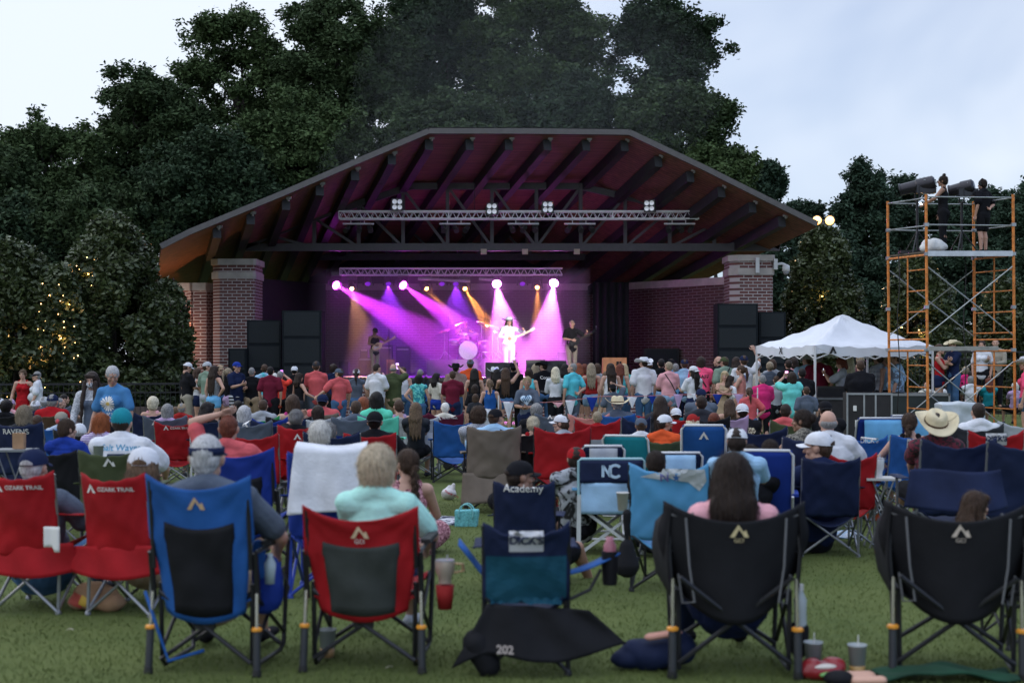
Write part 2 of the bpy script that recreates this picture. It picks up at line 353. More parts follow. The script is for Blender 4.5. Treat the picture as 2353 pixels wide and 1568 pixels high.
def plank_mat():
    m,t,b=_new('cedar planks');b.inputs['Roughness'].default_value=.7;tcn=t.nodes.new('ShaderNodeTexCoord')
    mp=t.nodes.new('ShaderNodeMapping');mp.inputs['Scale'].default_value=(.35,6.0,6.0);t.links.new(tcn.outputs['Object'],mp.inputs[0])
    no=t.nodes.new('ShaderNodeTexNoise');no.inputs['Scale'].default_value=2.0;no.inputs['Detail'].default_value=4;t.links.new(mp.outputs[0],no.inputs['Vector'])
    rp=t.nodes.new('ShaderNodeValToRGB');rp.color_ramp.elements[0].color=(.115,.055,.038,1);rp.color_ramp.elements[1].color=(.27,.12,.075,1);rp.color_ramp.elements[0].position=.3;rp.color_ramp.elements[1].position=.7
    t.links.new(no.outputs[0],rp.inputs[0])
    wv=t.nodes.new('ShaderNodeTexWave');wv.bands_direction='Y';wv.inputs['Scale'].default_value=2.2;t.links.new(tcn.outputs['Object'],wv.inputs['Vector'])
    r2=t.nodes.new('ShaderNodeValToRGB');r2.color_ramp.elements[0].position=.0;r2.color_ramp.elements[1].position=.12;r2.color_ramp.elements[0].color=(.25,.25,.25,1);t.links.new(wv.outputs['Fac'],r2.inputs[0])
    mx=t.nodes.new('ShaderNodeMix');mx.data_type='RGBA';mx.blend_type='MULTIPLY';mx.inputs[0].default_value=1;t.links.new(rp.outputs[0],mx.inputs[6]);t.links.new(r2.outputs[0],mx.inputs[7])
    t.links.new(mx.outputs[2],b.inputs['Base Color']);return m
WOOD=plank_mat();BEAM=mat('dark steel beam',(.022,.022,.028),.6,.1,var=.2);ROOFT=mat('roof metal',(.10,.10,.115),.5,.3,var=.15);CURT=mat('black stage curtain',(.012,.011,.016),.95,var=.2)
DECK=mat('stage deck paint',(.07,.055,.055),.5,var=.2,vs=2)
# ---- the band shell
shell=empty('band_shell',(0,47,-.42),label='brick and timber band shell with arched plank ceiling sheltering the lit stage',cat='band shell')
shell_inv=Matrix.Translation((0,-47,.42))
def S(v):v=Vector(v);return Vector((v.x,v.y -47,v.z+.42))
FR=[(370,574,43.0),(435,541,43.2),(660,448,43.7),(820,379,43.9),(985,309,44.0),(1215,309.5,44.2),(1445,312,44.4),(1610,390,44.6),(1740,455,44.8),(1876,522,45.0)]
def back_of(p,t):
    drop=0.20*max(0.0,min(1.0,(p.z -3.6)/3.2));return Vector((p.x -0.27*t*(1 if p.x< 9 else .9),p.y+t,p.z -drop*t))
FP=[W(*q) for q in FR]
DEPTH=15.0
m=MB()
rows=[[S(back_of(p,t)) for p in FP] for t in np.linspace(0,DEPTH,7)]
k=len(FP)
m.add([q for r_ in rows for q in r_],[(j*k+i,(j+1)*k+i,(j+1)*k+i+1,j*k+i+1) for j in range(6) for i in range(k -1)])
m.build('ceiling',WOOD,shell)
m=MB()
top=[[q+Vector((0,0,.22)) for q in r_] for r_ in rows]
m.add([q for r_ in top for q in r_],[(j*k+i,j*k+i+1,(j+1)*k+i+1,(j+1)*k+i) for j in range(6) for i in range(k -1)])
m.build('roof',ROOFT,shell)
m=MB()
for i in range(k -1):m.beam(rows[0][i]+Vector((0,-.05,.10)),rows[0][i+1]+Vector((0,-.05,.10)),.10,.17)
m.build('fascia',mat('fascia metal',(.10,.092,.092),.5,.2),shell)
def front_at(px):
    for a,b in zip(FR,FR[1:]):
        if a[0]<=px<=b[0]:t=(px -a[0])/(b[0] -a[0]);return W(px,a[1]+t*(b[1] -a[1]),a[2]+t*(b[2] -a[2]))
BX=[500,578,660,738,820,905,991,1085,1176,1265,1355,1444,1522,1596,1668,1740,1808]
for px in BX:
    p=front_at(px);m=MB()
    pts=[S(back_of(p,t)) -Vector((0,0,.19)) for t in (.35,5,10,DEPTH -.2)]
    for a,b in zip(pts,pts[1:]):m.beam(a,b,.25,.34)
    m.build('beam',BEAM,shell)
    m=MB();m.box(S(p)+Vector((0,.30,-.06)),(.16,.12,.08));m.lathe([(.03,0),(.045,.04),(.02,.07)],S(p)+Vector((0,.22,-.13)),8,(0,-1,-.4));m.build('floodlight',mat('fixture grey',(.2,.19,.18),.4,.2),shell)

def XZ(px,py,Y):return S(W(px,py,Y))
def roof_truss(Y,x0,x1,yb,topline,wch=.26):
    m=MB();m.beam(XZ(x0,yb,Y),XZ(x1,yb,Y),.2,wch)
    tp=[XZ(a,b,Y) for a,b in topline]
    for a,b in zip(tp,tp[1:]):m.beam(a,b,.2,.22)
    def topy(px):
        for a,b in zip(topline,topline[1:]):
            if a[0]<=px<=b[0]:return a[1]+(b[1] -a[1])*(px -a[0])/(b[0] -a[0])
        return yb
    px=x0+60;last=None;mid=(x0+x1)/2
    while px< x1 -50:
        ty=topy(px)
        if yb -ty> 14:m.beam(XZ(px,yb,Y),XZ(px,ty,Y),.12,.12,(0,1,0))
        nx=px+102
        if nx< x1 -40 and yb -topy(nx)> 14:
            if px< mid:m.beam(XZ(px,ty,Y),XZ(nx,yb,Y),.09,.09,(0,1,0))
            else:m.beam(XZ(px,yb,Y),XZ(nx,topy(nx),Y),.09,.09,(0,1,0))
        px=nx
    return m
m=roof_truss(48.6,560,1790,568,[(560,566),(690,512),(945,428),(1330,428),(1480,462),(1790,566)]);m.build('roof_truss',mat('truss steel',(.055,.05,.06),.5,.2),shell)
m=roof_truss(55.0,640,1700,590,[(640,588),(800,520),(985,470),(1330,470),(1500,500),(1700,588)]);m.build('roof_truss',BEAM,shell)

def pillar(x0,x1,Y,dpt,tag_=None):
    a=wx(x0,Y);b=wx(x1,Y);cx_=(a+b)/2;w=b -a;zt={0:0}
    p=MB();gz=-.42
    def sec(zlo,zhi,ins):
        P=[];c=.28
        ww=w/2 -ins;dd=dpt/2 -ins
        ring=[(-ww+c,-dd),(ww -c*.3,-dd),(ww,-dd+c*.3),(ww,dd),(-ww,dd),(-ww,-dd+c)]
        v=[(cx_+q[0],Y+dpt/2+q[1] -47,z+.42) for z in (zlo,zhi) for q in ring];n_=6
        return v,[(i,(i+1) % n_,n_+(i+1) % n_,n_+i) for i in range(n_)]+[(5,4,3,2,1,0),(6,7,8,9,10,11)]
    return sec
def do_pillar(x0,x1,yt,Y,dpt):
    sec=pillar(x0,x1,Y,dpt);z=lambda py:wz(py,Y)
    m=MB();m.add(*sec(gZ,z(yt+46),.06));m.add(*sec(z(yt+30),z(yt+14),.06));m.build('pillar',BRICK,shell)
    m=MB();m.add(*sec(z(yt+46),z(yt+30),.02));m.add(*sec(z(yt+14),z(yt),.0));m.build('coping',STONE,shell)
gZ=-.42
do_pillar(480,588,594,46.5,1.6);do_pillar(1675,1781,585,46.8,1.6)
def wall(px0,Y0,px1,Y1,ytop0,ytop1,th=.4,cop=True,zb=-.42,mt=None,nm='wall',zt=None):
    A=Vector((wx(px0,Y0),Y0,0));B=Vector((wx(px1,Y1),Y1,0));za=wz(ytop0,Y0);zb_=wz(ytop1,Y1)
    d=(B -A).normalized();nrm=Vector((d.y,-d.x,0))*th/2;m=MB()
    def pr(lo0,lo1,hi0,hi1,e):
        v=[]
        for P,lo,hi in ((A,lo0,hi0),(B,lo1,hi1)):
            for sg in (1,-1):
                q=P+nrm*sg*e
                v+=[S((q.x,q.y,lo)),S((q.x,q.y,hi))]
        return v,[(0,4,5,1),(2,3,7,6),(1,5,7,3),(0,2,6,4),(0,1,3,2),(4,6,7,5)]
    c=.26 if cop else 0
    m.add(*pr(zb,zb,za -c,zb_ -c,1));w_=m.build(nm,mt or BRICK,shell)
    if cop:m=MB();m.add(*pr(za -c,zb_ -c,za,zb_,1.25));m.build('coping',STONE,shell)
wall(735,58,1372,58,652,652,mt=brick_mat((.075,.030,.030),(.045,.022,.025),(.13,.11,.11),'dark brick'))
wall(700,58.3,1400,58.3,560,560,mt=CURT,cop=False,zb=3.0)  # black upper panel added to shut out the sky behind the back truss
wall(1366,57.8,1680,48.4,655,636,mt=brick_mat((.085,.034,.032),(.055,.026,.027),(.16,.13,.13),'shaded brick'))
wall(417,49.5,452,47.9,650,650)
wall(452,47.8,482,47.6,650,650)
wall(585,48.3,737,57.6,640,652,mt=CURT,cop=False)

deck=MB();DZ=.84
dpts=[(wx(560,45.2),45.2),(wx(1800,45.2),45.2),(wx(1760,48.2),48.2),(wx(1400,57.9),57.9),(wx(720,57.9),57.9),(wx(590,48.2),48.2)]
deck.add([S((x,y,z)) for z in (DZ -.12,DZ) for x,y in dpts],[tuple(range(5,-1,-1)),tuple(range(6,12))]+[(i,(i+1) % 6,6+(i+1) % 6,6+i) for i in range(6)])
deck.build('stage_deck',DECK,shell)
m=MB();m.box(S(((wx(560,45.2)+wx(1800,45.2))/2,45.45,(DZ -.12+gZ)/2)),(wx(1790,45.2) -wx(570,45.2),.3,DZ -.12 -gZ -.002));m.build('stage_wall',BRICK,shell)
m=MB()
for px,w_ in ((565,1.2),(1790,1.2)):pass

def box_on(name,px0,px1,py0,Y,dpt,mt,label,cat,zb=None,group=None,grille=True):
    a,b=wx(px0,Y),wx(px1,Y);zt=wz(py0,Y);zb=gZ if zb is None else zb
    e=empty(name,((a+b)/2,Y+dpt/2,zb),label=label,cat=cat,group=group);w=b -a;h=zt -zb
    m=MB();m.box((0,0,h/2),(w,dpt,h));o=m.build('cabinet',mt,e)
    if grille:
        n_=max(1,round(h/.75));hh=h/n_
        for i in range(n_):
            m=MB();m.box((0,-dpt/2 -.012,hh*(i+.5)),(w -.12,.02,hh -.1));m.build('grille',mat('speaker grille',(.008,.012,.016),.85,var=.3,vs=40),e)
    return e
PB=mat('black cabinet',(.007,.010,.014),.8,var=.2,vs=3,spec=.2)
box_on('speaker_stack',648,738,713,44.3,.9,PB,'tall black loudspeaker stack left of the stage opening, wider of the two','loudspeaker')
box_on('speaker_stack',567,646,735,44.7,.8,PB,'black loudspeaker stack in front of the left brick pillar','loudspeaker')
box_on('speaker_cabinet',524,566,800,44.4,.8,PB,'low black loudspeaker at the foot of the left brick pillar','loudspeaker')
box_on('speaker_stack',1648,1741,697,44.4,.9,PB,'tall black loudspeaker stack right of the stage opening','loudspeaker')
box_on('speaker_stack',1743,1805,716,44.8,.8,PB,'narrower black loudspeaker stack behind the white tent corner, against the right brick pillar','loudspeaker')

m=MB();m.sheet(lambda u,v:(wx(1362,52)+u*1.3,52+.10*math.sin(u*30),DZ+v*(wz(648,52) -DZ)),24,2,.02)
tag(m.build('stage_curtain',CURT,smooth=True),'black curtain hanging at the right edge of the lit stage area','curtain')
# ---- security camera on the right pillar
e=empty('security_camera',(wx(1779,46.9),46.9,wz(607,46.9)),label='white dome security camera on a bracket at the right brick pillar',cat='security camera')
m=MB();m.box((.02,0,0),(.12,.3,.35));m.build('mount',WHITEM,e)
m=MB();m.tube([(.06,0,0),(.25,0,.02),(.36,0,-.02)],.045);m.build('arm',WHITEM,e)
m=MB();m.lathe([(.04,.0),(.12,-.05),(.13,-.22),(.10,-.24)],(.38,0,0),16);m.build('housing',WHITEM,e,smooth=True)
m=MB();m.lathe([(.10,0),(.085,-.07),(.04,-.11),(0,-.12)],(.38,0,-.24),16);m.build('dome',mat('smoked dome',(.25,.25,.27),.1),e,smooth=True)
m=MB();m.box((wx(1740,46.7),46.72,wz(609,46.7)),(.12,.10,.5));tag(m.build('wall_box',WHITEM),'slim white box on the front of the right brick pillar','wall box')
# ---- lighting trusses
def box_truss(name,px0,px1,py0,py1,Y,label,r=.028,mt=None,dpt=.34):
    x0,x1=wx(px0,Y),wx(px1,Y);zt,zb_=wz(py0,Y),wz(py1,Y);e=empty(name,((x0+x1)/2,Y,zb_),label=label,cat='truss');L_=(x1 -x0)/2;h=zt -zb_
    mt=mt or mat('aluminium',(.85,.86,.92),.5,.1,var=.05)
    for (yy,zz) in ((0,0),(dpt,0),(0,h),(dpt,h)):
        m=MB();m.tube([(-L_,yy,zz),(L_,yy,zz)],r,8);m.build('chord',mt,e)
    m=MB();n_=int((x1 -x0)/(h*1.05));st=(x1 -x0)/n_
    for i in range(n_):
        a=-L_+i*st
        for yy in (0,dpt):m.tube([(a,yy,0),(a+st/2,yy,h),(a+st,yy,0)],r*.5,5)
        m.tube([(a,0,h),(a+st/2,dpt,h),(a+st,0,h)],r*.5,5)
        if i % 7==0:
            m.tube([(a,0,0),(a,0,h)],r*.5,5);m.tube([(a,dpt,0),(a,dpt,h)],r*.5,5)
    m.build('lacing',mt,e)
    return e
box_truss('lighting_truss',778,1606,485,502,47.3,'long silver lighting truss hanging high at the front of the stage')
box_truss('lighting_truss',780,1292,616,631,52.0,'lower purple-lit truss at the back of the stage carrying the beam lights')
m=MB()
CAN=mat('black lamp can',(.03,.03,.035),.3,.3)
for px in (790,1090,1330,1590):
    m=MB();m.tube([(wx(px,47.4),47.45,wz(485,47.4)),(wx(px,47.4),47.45,wz(420,47.4))],.012,6);tag(m.build('hoist_cable',DARKM),'thin black hoist cable holding up the %s of the front truss' % {790:'left end',1090:'left middle',1330:'right middle',1590:'right end'}[px],'cable','hoist cables of the front truss')
names5=['leftmost','second from the left','middle','second from the right','rightmost']
for i,px in enumerate((823,1045,1202,1332,1561)):
    Y=47.3;e=empty('lamp_bar',(wx(px,Y),Y,wz(514,Y)),label='white bar of three par lamps under the front truss, %s of five' % names5[i],cat='stage light',group='lamp bars under the front truss')
    m=MB();m.tube([(-.52,0,0),(.52,0,0)],.028,8);m.tube([(-.25,0,0),(-.25,0,.2)],.015,6);m.tube([(.2,0,0),(.2,0,.2)],.015,6);m.build('bar',mat('pale bar',(.6,.6,.64),.4),e)
    for j,dx in enumerate((-.38,.02,.38)):
        m=MB();ax=Vector(((-.35,.1,.3)[(i+j) % 3],-.75,-.55)).normalized();c=Vector((dx,0,-.17))
        m.tube([(dx -.09,0,-.17),(dx -.09,0,-.02),(dx+.09,0,-.02),(dx+.09,0,-.17)],.008,5)
        m.lathe([(.04,-.16),(.075,-.12),(.085,.1),(.095,.13)],c,14,ax);cn_=m.build('par_can',CAN,e)
        on=(i==4 and j==2)
        m=MB();m.lathe([(0,.085),(.08,.09),(.08,.1),(0,.1)],c,14,ax);m.build('lens',mat('lit amber lens',(1,.7,.4),.3,emit=(1,.55,.25),es=9,var=0) if on else mat('lamp glass',(.25,.26,.3),.15,.4,var=0),cn_)
for i,(px,py) in enumerate(((912,470),(1130,480),(1258,476),(1492,473))):
    Y=47.1;e=empty('blinder_light',(wx(px,Y),Y,wz(py,Y)),rz=R((8,-4,4,-20)[i]),label='four-lamp audience light on the front truss, %s of four' % names5[(0,1,3,4)[i]],cat='stage light',group='four-lamp audience lights')
    m=MB();m.box((0,.06,0),(.36,.16,.40));m.tube([(-.2,.05,.1),(-.2,.05,-.25),(.2,.05,-.25),(.2,.05,.1)],.012,6);m.build('housing',CAN,e)
    for dx in (-.085,.085):
        for dz in (-.09,.09):
            m=MB();m.lathe([(.078,.0),(.078,.05),(.06,.03),(0,.02)],(dx,-.02,dz),14,(0,-1,0));m.build('lamp',mat('blinder lamp',(.55,.56,.6),.2,.5,var=0,emit=(.8,.85,1),es=.12),e)

SPOTS=[]
def moving_head(px,py,Y,tpx,tpy,tY,col,watts,ang,label,size=.17,es=60,group='beam lights on the back truss',blend=.5,lit=True):
    P=W(px,py,Y);T=W(tpx,tpy,tY);d=(T -P).normalized()
    e=empty('beam_light',P,label=label,cat='stage light',group=group)
    m=MB();m.box((0,.15,.42),(.34,.26,.14));m.build('base',CAN,e)
    m=MB();m.tube([(-.19,.1,-.05),(-.19,.1,.0),(-.17,.15,.36),(.17,.15,.36),(.19,.1,0),(.19,.1,-.05)],.03,6);m.build('yoke',CAN,e)
    m=MB();q=-d*.02;m.lathe([(.07,-.42),(.13,-.34),(.15,-.1),(size,0)],(0,0,0),16,d);m.build('head',CAN,e)
    m=MB();m.lathe([(0,.0),(size*.93,.0),(size*.8,.02),(0,.05)],(0,0,0),18,d);m.build('lens',mat('lens '+label[:12],col,.3,emit=col,es=es if lit else .2,var=0),e)
    if watts:
        l=bpy.data.lights.new('beam','SPOT');l.energy=watts;l.color=col;l.spot_size=R(ang);l.spot_blend=blend;l.shadow_soft_size=.05
        lo=bpy.data.objects.new('beam_lamp',l);COL.objects.link(lo);lo.parent=e;lo.location=d*.08;lo.rotation_euler=d.to_track_quat('-Z','Y').to_euler()
    return e
PUR=(.80,.05,1.0);ORA=(1.0,.33,.06)
moving_head(772,655,52,1010,790,48.0,PUR,10500,16,'bright purple beam light, leftmost on the back truss',es=30)
moving_head(926,655,52,1085,770,49.0,PUR,10000,16,'bright purple beam light above the drum kit side, second from the left',es=30)
moving_head(1141,652,52,1168,812,47.6,(.95,.20,1.0),15000,20,'glaring pink white beam light above the singer',es=45)
moving_head(1272,650,52,1250,812,47.6,(.95,.20,1.0),13000,20,'glaring pink white beam light, rightmost on the back truss',es=45)
moving_head(808,663,52.3,848,830,48.4,(1,.42,.22),1100,22,'small pink lamp beside the leftmost beam light',.08,12,'small lamps on the back truss')  # warm spot added in this lamp to brighten the guitarist
moving_head(980,663,52.3,1085,780,50,ORA,2500,14,'small amber lamp above the drum kit, second from the left',.08,20,'small lamps on the back truss')
moving_head(1068,663,52.3,1130,760,50,ORA,6500,14,'small amber lamp throwing an orange beam beside the singer',.08,25,'small lamps on the back truss')
moving_head(1234,660,52.3,1236,760,50,ORA,2500,14,'small amber lamp near the rightmost beam light',.08,20,'small lamps on the back truss')
for i,px in enumerate((845,892,1015,1047,1200)):
    moving_head(px,652,52.4,px+10,850,49.5,(.34,.03,1.0),900 if i in (1,3) else 0,50,'unlit black lamp on the back truss, %s of five' % names5[i],.11,.2,'unlit lamps on the back truss',lit=False)  # second and fourth heads get an added violet wash spot, lenses kept dim

m=MB();xa,xb,ya,yb,za,zb=wx(742,50),wx(1345,50),46.3,53.2,DZ+.02,wz(632,51)
m.box(((xa+xb)/2,(ya+yb)/2,(za+zb)/2),(xb -xa,yb -ya,zb -za));sm=bpy.data.materials.new('stage smoke');sm.use_nodes=True;t=sm.node_tree;t.nodes.clear()
ou=t.nodes.new('ShaderNodeOutputMaterial');pv=t.nodes.new('ShaderNodeVolumePrincipled');pv.inputs['Color'].default_value=(.9,.9,.95,1);pv.inputs['Density'].default_value=.05;pv.inputs['Anisotropy'].default_value=.25
t.links.new(pv.outputs[0],ou.inputs['Volume']);tag(m.build('stage_smoke',sm),'thin smoke hanging over the stage and lit up by the purple beams','smoke',kind='stuff')
# ===== trees
def leaf_mat(name,c,rough=.6,spec=.3):
    m,t,b=_new(name);b.inputs['Roughness'].default_value=rough;b.inputs['Specular IOR Level'].default_value=spec
    tcn=t.nodes.new('ShaderNodeTexCoord');no=t.nodes.new('ShaderNodeTexNoise');no.inputs['Scale'].default_value=.9;no.inputs['Detail'].default_value=8;no.inputs['Roughness'].default_value=.8;t.links.new(tcn.outputs['Object'],no.inputs['Vector'])
    rp=t.nodes.new('ShaderNodeValToRGB');rp.color_ramp.elements[0].position=.35;rp.color_ramp.elements[1].position=.65
    rp.color_ramp.elements[0].color=tuple(x*.55 for x in c)+(1,);rp.color_ramp.elements[1].color=tuple(x*1.5 for x in c)+(1,);t.links.new(no.outputs[0],rp.inputs[0]);t.links.new(rp.outputs[0],b.inputs['Base Color'])
    return m
LEAF=[leaf_mat('oak leaves',(.040,.063,.026),.8,.15),leaf_mat('poplar leaves',(.050,.078,.029),.8,.15),leaf_mat('dark leaves',(.028,.048,.024),.8,.15),leaf_mat('far leaves',(.034,.060,.038),.8,.15)]
MAGL=leaf_mat('magnolia leaves',(.044,.060,.021),rough=.42,spec=.4);BARK=mat('bark',(.035,.028,.024),.95,var=.3,vs=4,bump=.5,bs=8)
def limb(m,a,b,r0,r1,rnd,wob=.06):
    a=Vector(a);b=Vector(b);d=b -a;pts=[];rr=[]
    for i in range(6):
        t=i/5;j=Vector((rnd.uniform(-1,1),rnd.uniform(-1,1),rnd.uniform(-.4,.4)))*d.length*wob*(0 if i in (0,) else 1)
        pts.append(a.lerp(b,t)+j+Vector((0,0,-math.sin(t*math.pi)*d.length*.05)));rr.append(r0+(r1 -r0)*t)
    m.tube(pts,rr,7)
def tree(cx_,cy_,rx,ry,Y,leaf,label,nl=26000,lobes=70,ls=.20,seed=0,dense=1.0,name='tree',grp='trees behind the band shell',depth=.8,lean=0):
    """crown ellipse given in photo px at depth Y, trunk to the ground"""
    rx*=1.08;k=Y/F;cz=wz(cy_,Y);cxw=wx(cx_,Y);a=rx*k;c=ry*k;b=a*depth;gz=g(Y)
    rg=np.random.default_rng(seed+11);rnd=random.Random(seed)
    e=empty(name,(cxw+lean,Y,gz),label=label,cat='tree',group=grp)
    zc_=cz -gz
    d=rg.normal(size=(lobes,3));d/=np.linalg.norm(d,axis=1)[:,None];rad=rg.uniform(.4,1.2,lobes)**.6
    lc=d*rad[:,None]*np.array([a,b,c])*.86;lc[:,2]+=zc_;lc[:,0] -=lean
    lr=rg.uniform(.16,.34,lobes)*(a+c)/2*1.05
    ns=lobes*9;pi_=rg.integers(0,lobes,ns);w_=rg.normal(size=(ns,3));w_/=np.linalg.norm(w_,axis=1)[:,None]
    sc_=lc[pi_]+w_*(lr[pi_]*rg.uniform(.35,1.1,ns))[:,None]*np.array([1.1,1.1,.8]);sr=lr[pi_]*rg.uniform(.16,.46,ns)
    cnt=(sr**2);idx=rg.choice(ns,size=nl,p=cnt/cnt.sum())
    v=rg.normal(size=(nl,3));v/=np.linalg.norm(v,axis=1)[:,None];r_=rg.uniform(0,1,nl)**.5
    P=sc_[idx]+v*(r_*sr[idx])[:,None]*np.array([1.15,1.15,.6])
    P+=.16*rg.normal(size=P.shape)
    P=P[P[:,2]> .5]
    mk('crown',quads('crown',P,rg.uniform(.6,1.3,len(P))*ls,rg),leaf,e)
    m=MB();r0=max(.18,a*.075);top=Vector((-lean+rnd.uniform(-.1,.1)*a,0,zc_+c*.45));limb(m,(0,0,-.1),top,r0,r0*.25,rnd,.02)
    for i in range(12):
        j=rnd.randrange(lobes);tip=Vector(lc[j]);st=Vector((0,0,0)).lerp(top,min(.92,max(.25,(tip.z -c*.5)/top.z*.9)));limb(m,st,tip,r0*.34,r0*.07,rnd,.08)
    m.build('trunk',BARK,e,smooth=True);return e
TR=[(-60,500,150,170,70,0,'dark broadleaf tree cut off by the left edge of the photo'),(120,440,150,180,74,1,'broadleaf tree with a ragged top left of the tallest slope of trees'),
 (340,370,125,190,76,0,'broad dark tree rising left of the loose-crowned tree'),(545,210,128,178,80,1,'loose-crowned tree with sky showing through, left of the centre trees'),
 (800,190,150,200,78,0,'tall dark tree reaching the top edge, left of the centre'),(1010,130,150,200,82,2,'tall tree behind the left end of the flat roof, sky dotted through it'),
 (1235,140,140,200,80,1,'tall smoke-veiled tree behind the middle of the flat roof'),(1520,130,120,150,78,2,'tall open-branched tree leaning right against the sky'),
 (1545,330,140,130,74,0,'wide dark tree behind the right slope of the roof'),(1330,330,150,150,76,2,'full dark tree behind the right bend of the roof edge'),
 (1000,370,170,160,73,0,'full dark tree just above the left slope of the roof'),(690,400,170,170,72,1,'full dark tree above the middle of the left roof slope'),
 (480,480,150,180,68,2,'dark green tree above the left roof tip'),(215,600,170,170,66,0,'shadowy tree behind the tall magnolia'),(20,650,150,170,64,2,'shadowy tree behind the left edge magnolia'),
 (760,550,150,120,70,0,'low dark tree hidden mostly by the left roof slope'),(1640,460,90,110,70,1,'small-leaved tree poking out above the right roof slope')]
for i,(a_,b_,c_,d_,Y,l,lab) in enumerate(TR):
    tree(a_,b_,c_,d_,Y,LEAF[l],lab,nl=45000 if i in (3,7) else 78000,lobes=55 if i in (3,7) else 90,seed=i*7+3,ls=.125)
FT=[(1762,450,46,72,90,'slim pale tree top just right of the roof slope'),(1845,540,40,80,95,'thin feathery tree above the floodlights'),(1985,500,62,118,92,'pointed tree between the floodlights and the scaffold'),
 (2075,510,58,115,96,'pointed tree behind the left followspot'),(2170,560,70,110,90,'tree behind the scaffold platform'),(2265,540,60,110,94,'tree behind the right followspot operator'),(2360,560,60,150,88,'tree cut off by the right edge of the photo'),
 (1935,650,90,110,84,'dark bushy tree low behind the tent'),(2080,680,100,120,82,'dark bushy tree behind the middle of the scaffold'),(2240,690,100,130,80,'dark bushy tree behind the right half of the scaffold'),(2360,720,90,130,78,'dark bushy tree at the lower right edge'),
 (1800,640,80,100,82,'dark tree between the right pillar and the lit magnolia')]
for i,(a_,b_,c_,d_,Y,lab) in enumerate(FT):
    tree(a_,b_,c_,d_,Y,LEAF[3],lab,nl=34000,lobes=44,seed=200+i*5,ls=.14,grp='trees beyond the lawn on the right',name='tree',depth=.9)
def magnolia(px,ytop,ybase,wbase,Y,label,seed,nl=30000,lights=0,grp='magnolias along the fence',lightarea=None):
    lights=int(lights*.5)
    k=Y/F;gz=g(Y);e=empty('magnolia_tree',(wx(px,Y),Y,gz),label=label,cat='tree',group=grp);h=wz(ytop,Y) -gz;w=wbase*k/2;rg=np.random.default_rng(seed)
    nb=150;u=rg.uniform(0,1,nb);zz=h*(.04+.93*u);rr=w*np.clip(1.06*(1 -((zz/h)**2.0))**.8,.05,1);th=rg.uniform(0,6.283,nb);q=rg.uniform(.35,1,nb)**.5
    lc=np.stack([np.cos(th)*rr*q*.86,np.sin(th)*rr*q*.86,zz],1);lr=rg.uniform(.32,.62,nb)*(.6+w/6)
    nl=int(nl*1.4);idx=rg.choice(nb,size=nl,p=lr**2/(lr**2).sum());v=rg.normal(size=(nl,3));v/=np.linalg.norm(v,axis=1)[:,None]
    P=lc[idx]+v*(rg.uniform(0,1,nl)**.4*lr[idx])[:,None];P=P[P[:,2]> .1]
    mk('crown',quads('crown',P,rg.uniform(.6,1.3,len(P))*.092,rg),MAGL,e)
    m=MB();limb(m,(0,0,-.1),(0,0,h*.9),.16,.04,random.Random(seed),.01);m.build('trunk',BARK,e)
    if lights:
        m=MB();n_=lights
        front=P[(P[:,1]< -.35*w)]
        if lightarea:front=front[(front[:,0]> lightarea[0]*w) & (front[:,0]< lightarea[1]*w) & (front[:,2]> lightarea[2]*h) & (front[:,2]< lightarea[3]*h)]
        pick=front[rg.choice(len(front),min(n_,len(front)),replace=False)]
        pk=sorted([tuple(p) for p in pick],key=lambda p:(round(p[2]/.8),p[0]*(1 if round(p[2]/.8) % 2 else -1)));m.tube([(p[0],p[1] -.12,p[2]) for p in pk],.003,4);o=m.build('string_lights',RUB);o.location=e.location;m=MB();m.ell((0,0,0),(.016,.016,.016),6,4);bme=m.mesh('bulb')
        for p in pick:q=mk('bulb',bme,mat('warm bulb',(1,.7,.35),.4,var=0,emit=(1,.55,.2),es=5),o,loc=(p[0],p[1] -.15,p[2]));q.scale=(rg.uniform(.5,1.1),)*3
        tag(o,'tiny warm lights in the '+label.split(',')[0],'string lights','string lights in the magnolias')
        for p in pick[:6]:
            l=bpy.data.lights.new('bulb','POINT');l.energy=2;l.color=(1,.5,.18);l.shadow_soft_size=.03;lo=bpy.data.objects.new('bulb_glow',l);COL.objects.link(lo);lo.parent=o;lo.location=(p[0],p[1] -.2,p[2])
    return e
magnolia(262,500,880,330,41,'tall cone-shaped magnolia left of the band shell, hiding its left end',1,46000,70,lightarea=(-1,-.1,.02,.8))
magnolia(40,565,880,330,40,'magnolia cut off by the left edge of the photo',2,38000,14)
magnolia(385,650,880,130,42.6,'narrow lower magnolia against the left brick wall',9,14000)
magnolia(140,610,880,150,39.4,'low golden-lit magnolia between two taller ones on the left',3,16000,90)
magnolia(1890,524,880,240,50,'tall magnolia right of the band shell below the floodlights',4,34000,10)
magnolia(2105,598,880,250,48,'rounder magnolia behind the scaffold',5,34000,45,lightarea=(-.9,0,.3,.75))
magnolia(2310,650,880,200,50,'dark magnolia behind the right legs of the scaffold',6,20000,0)
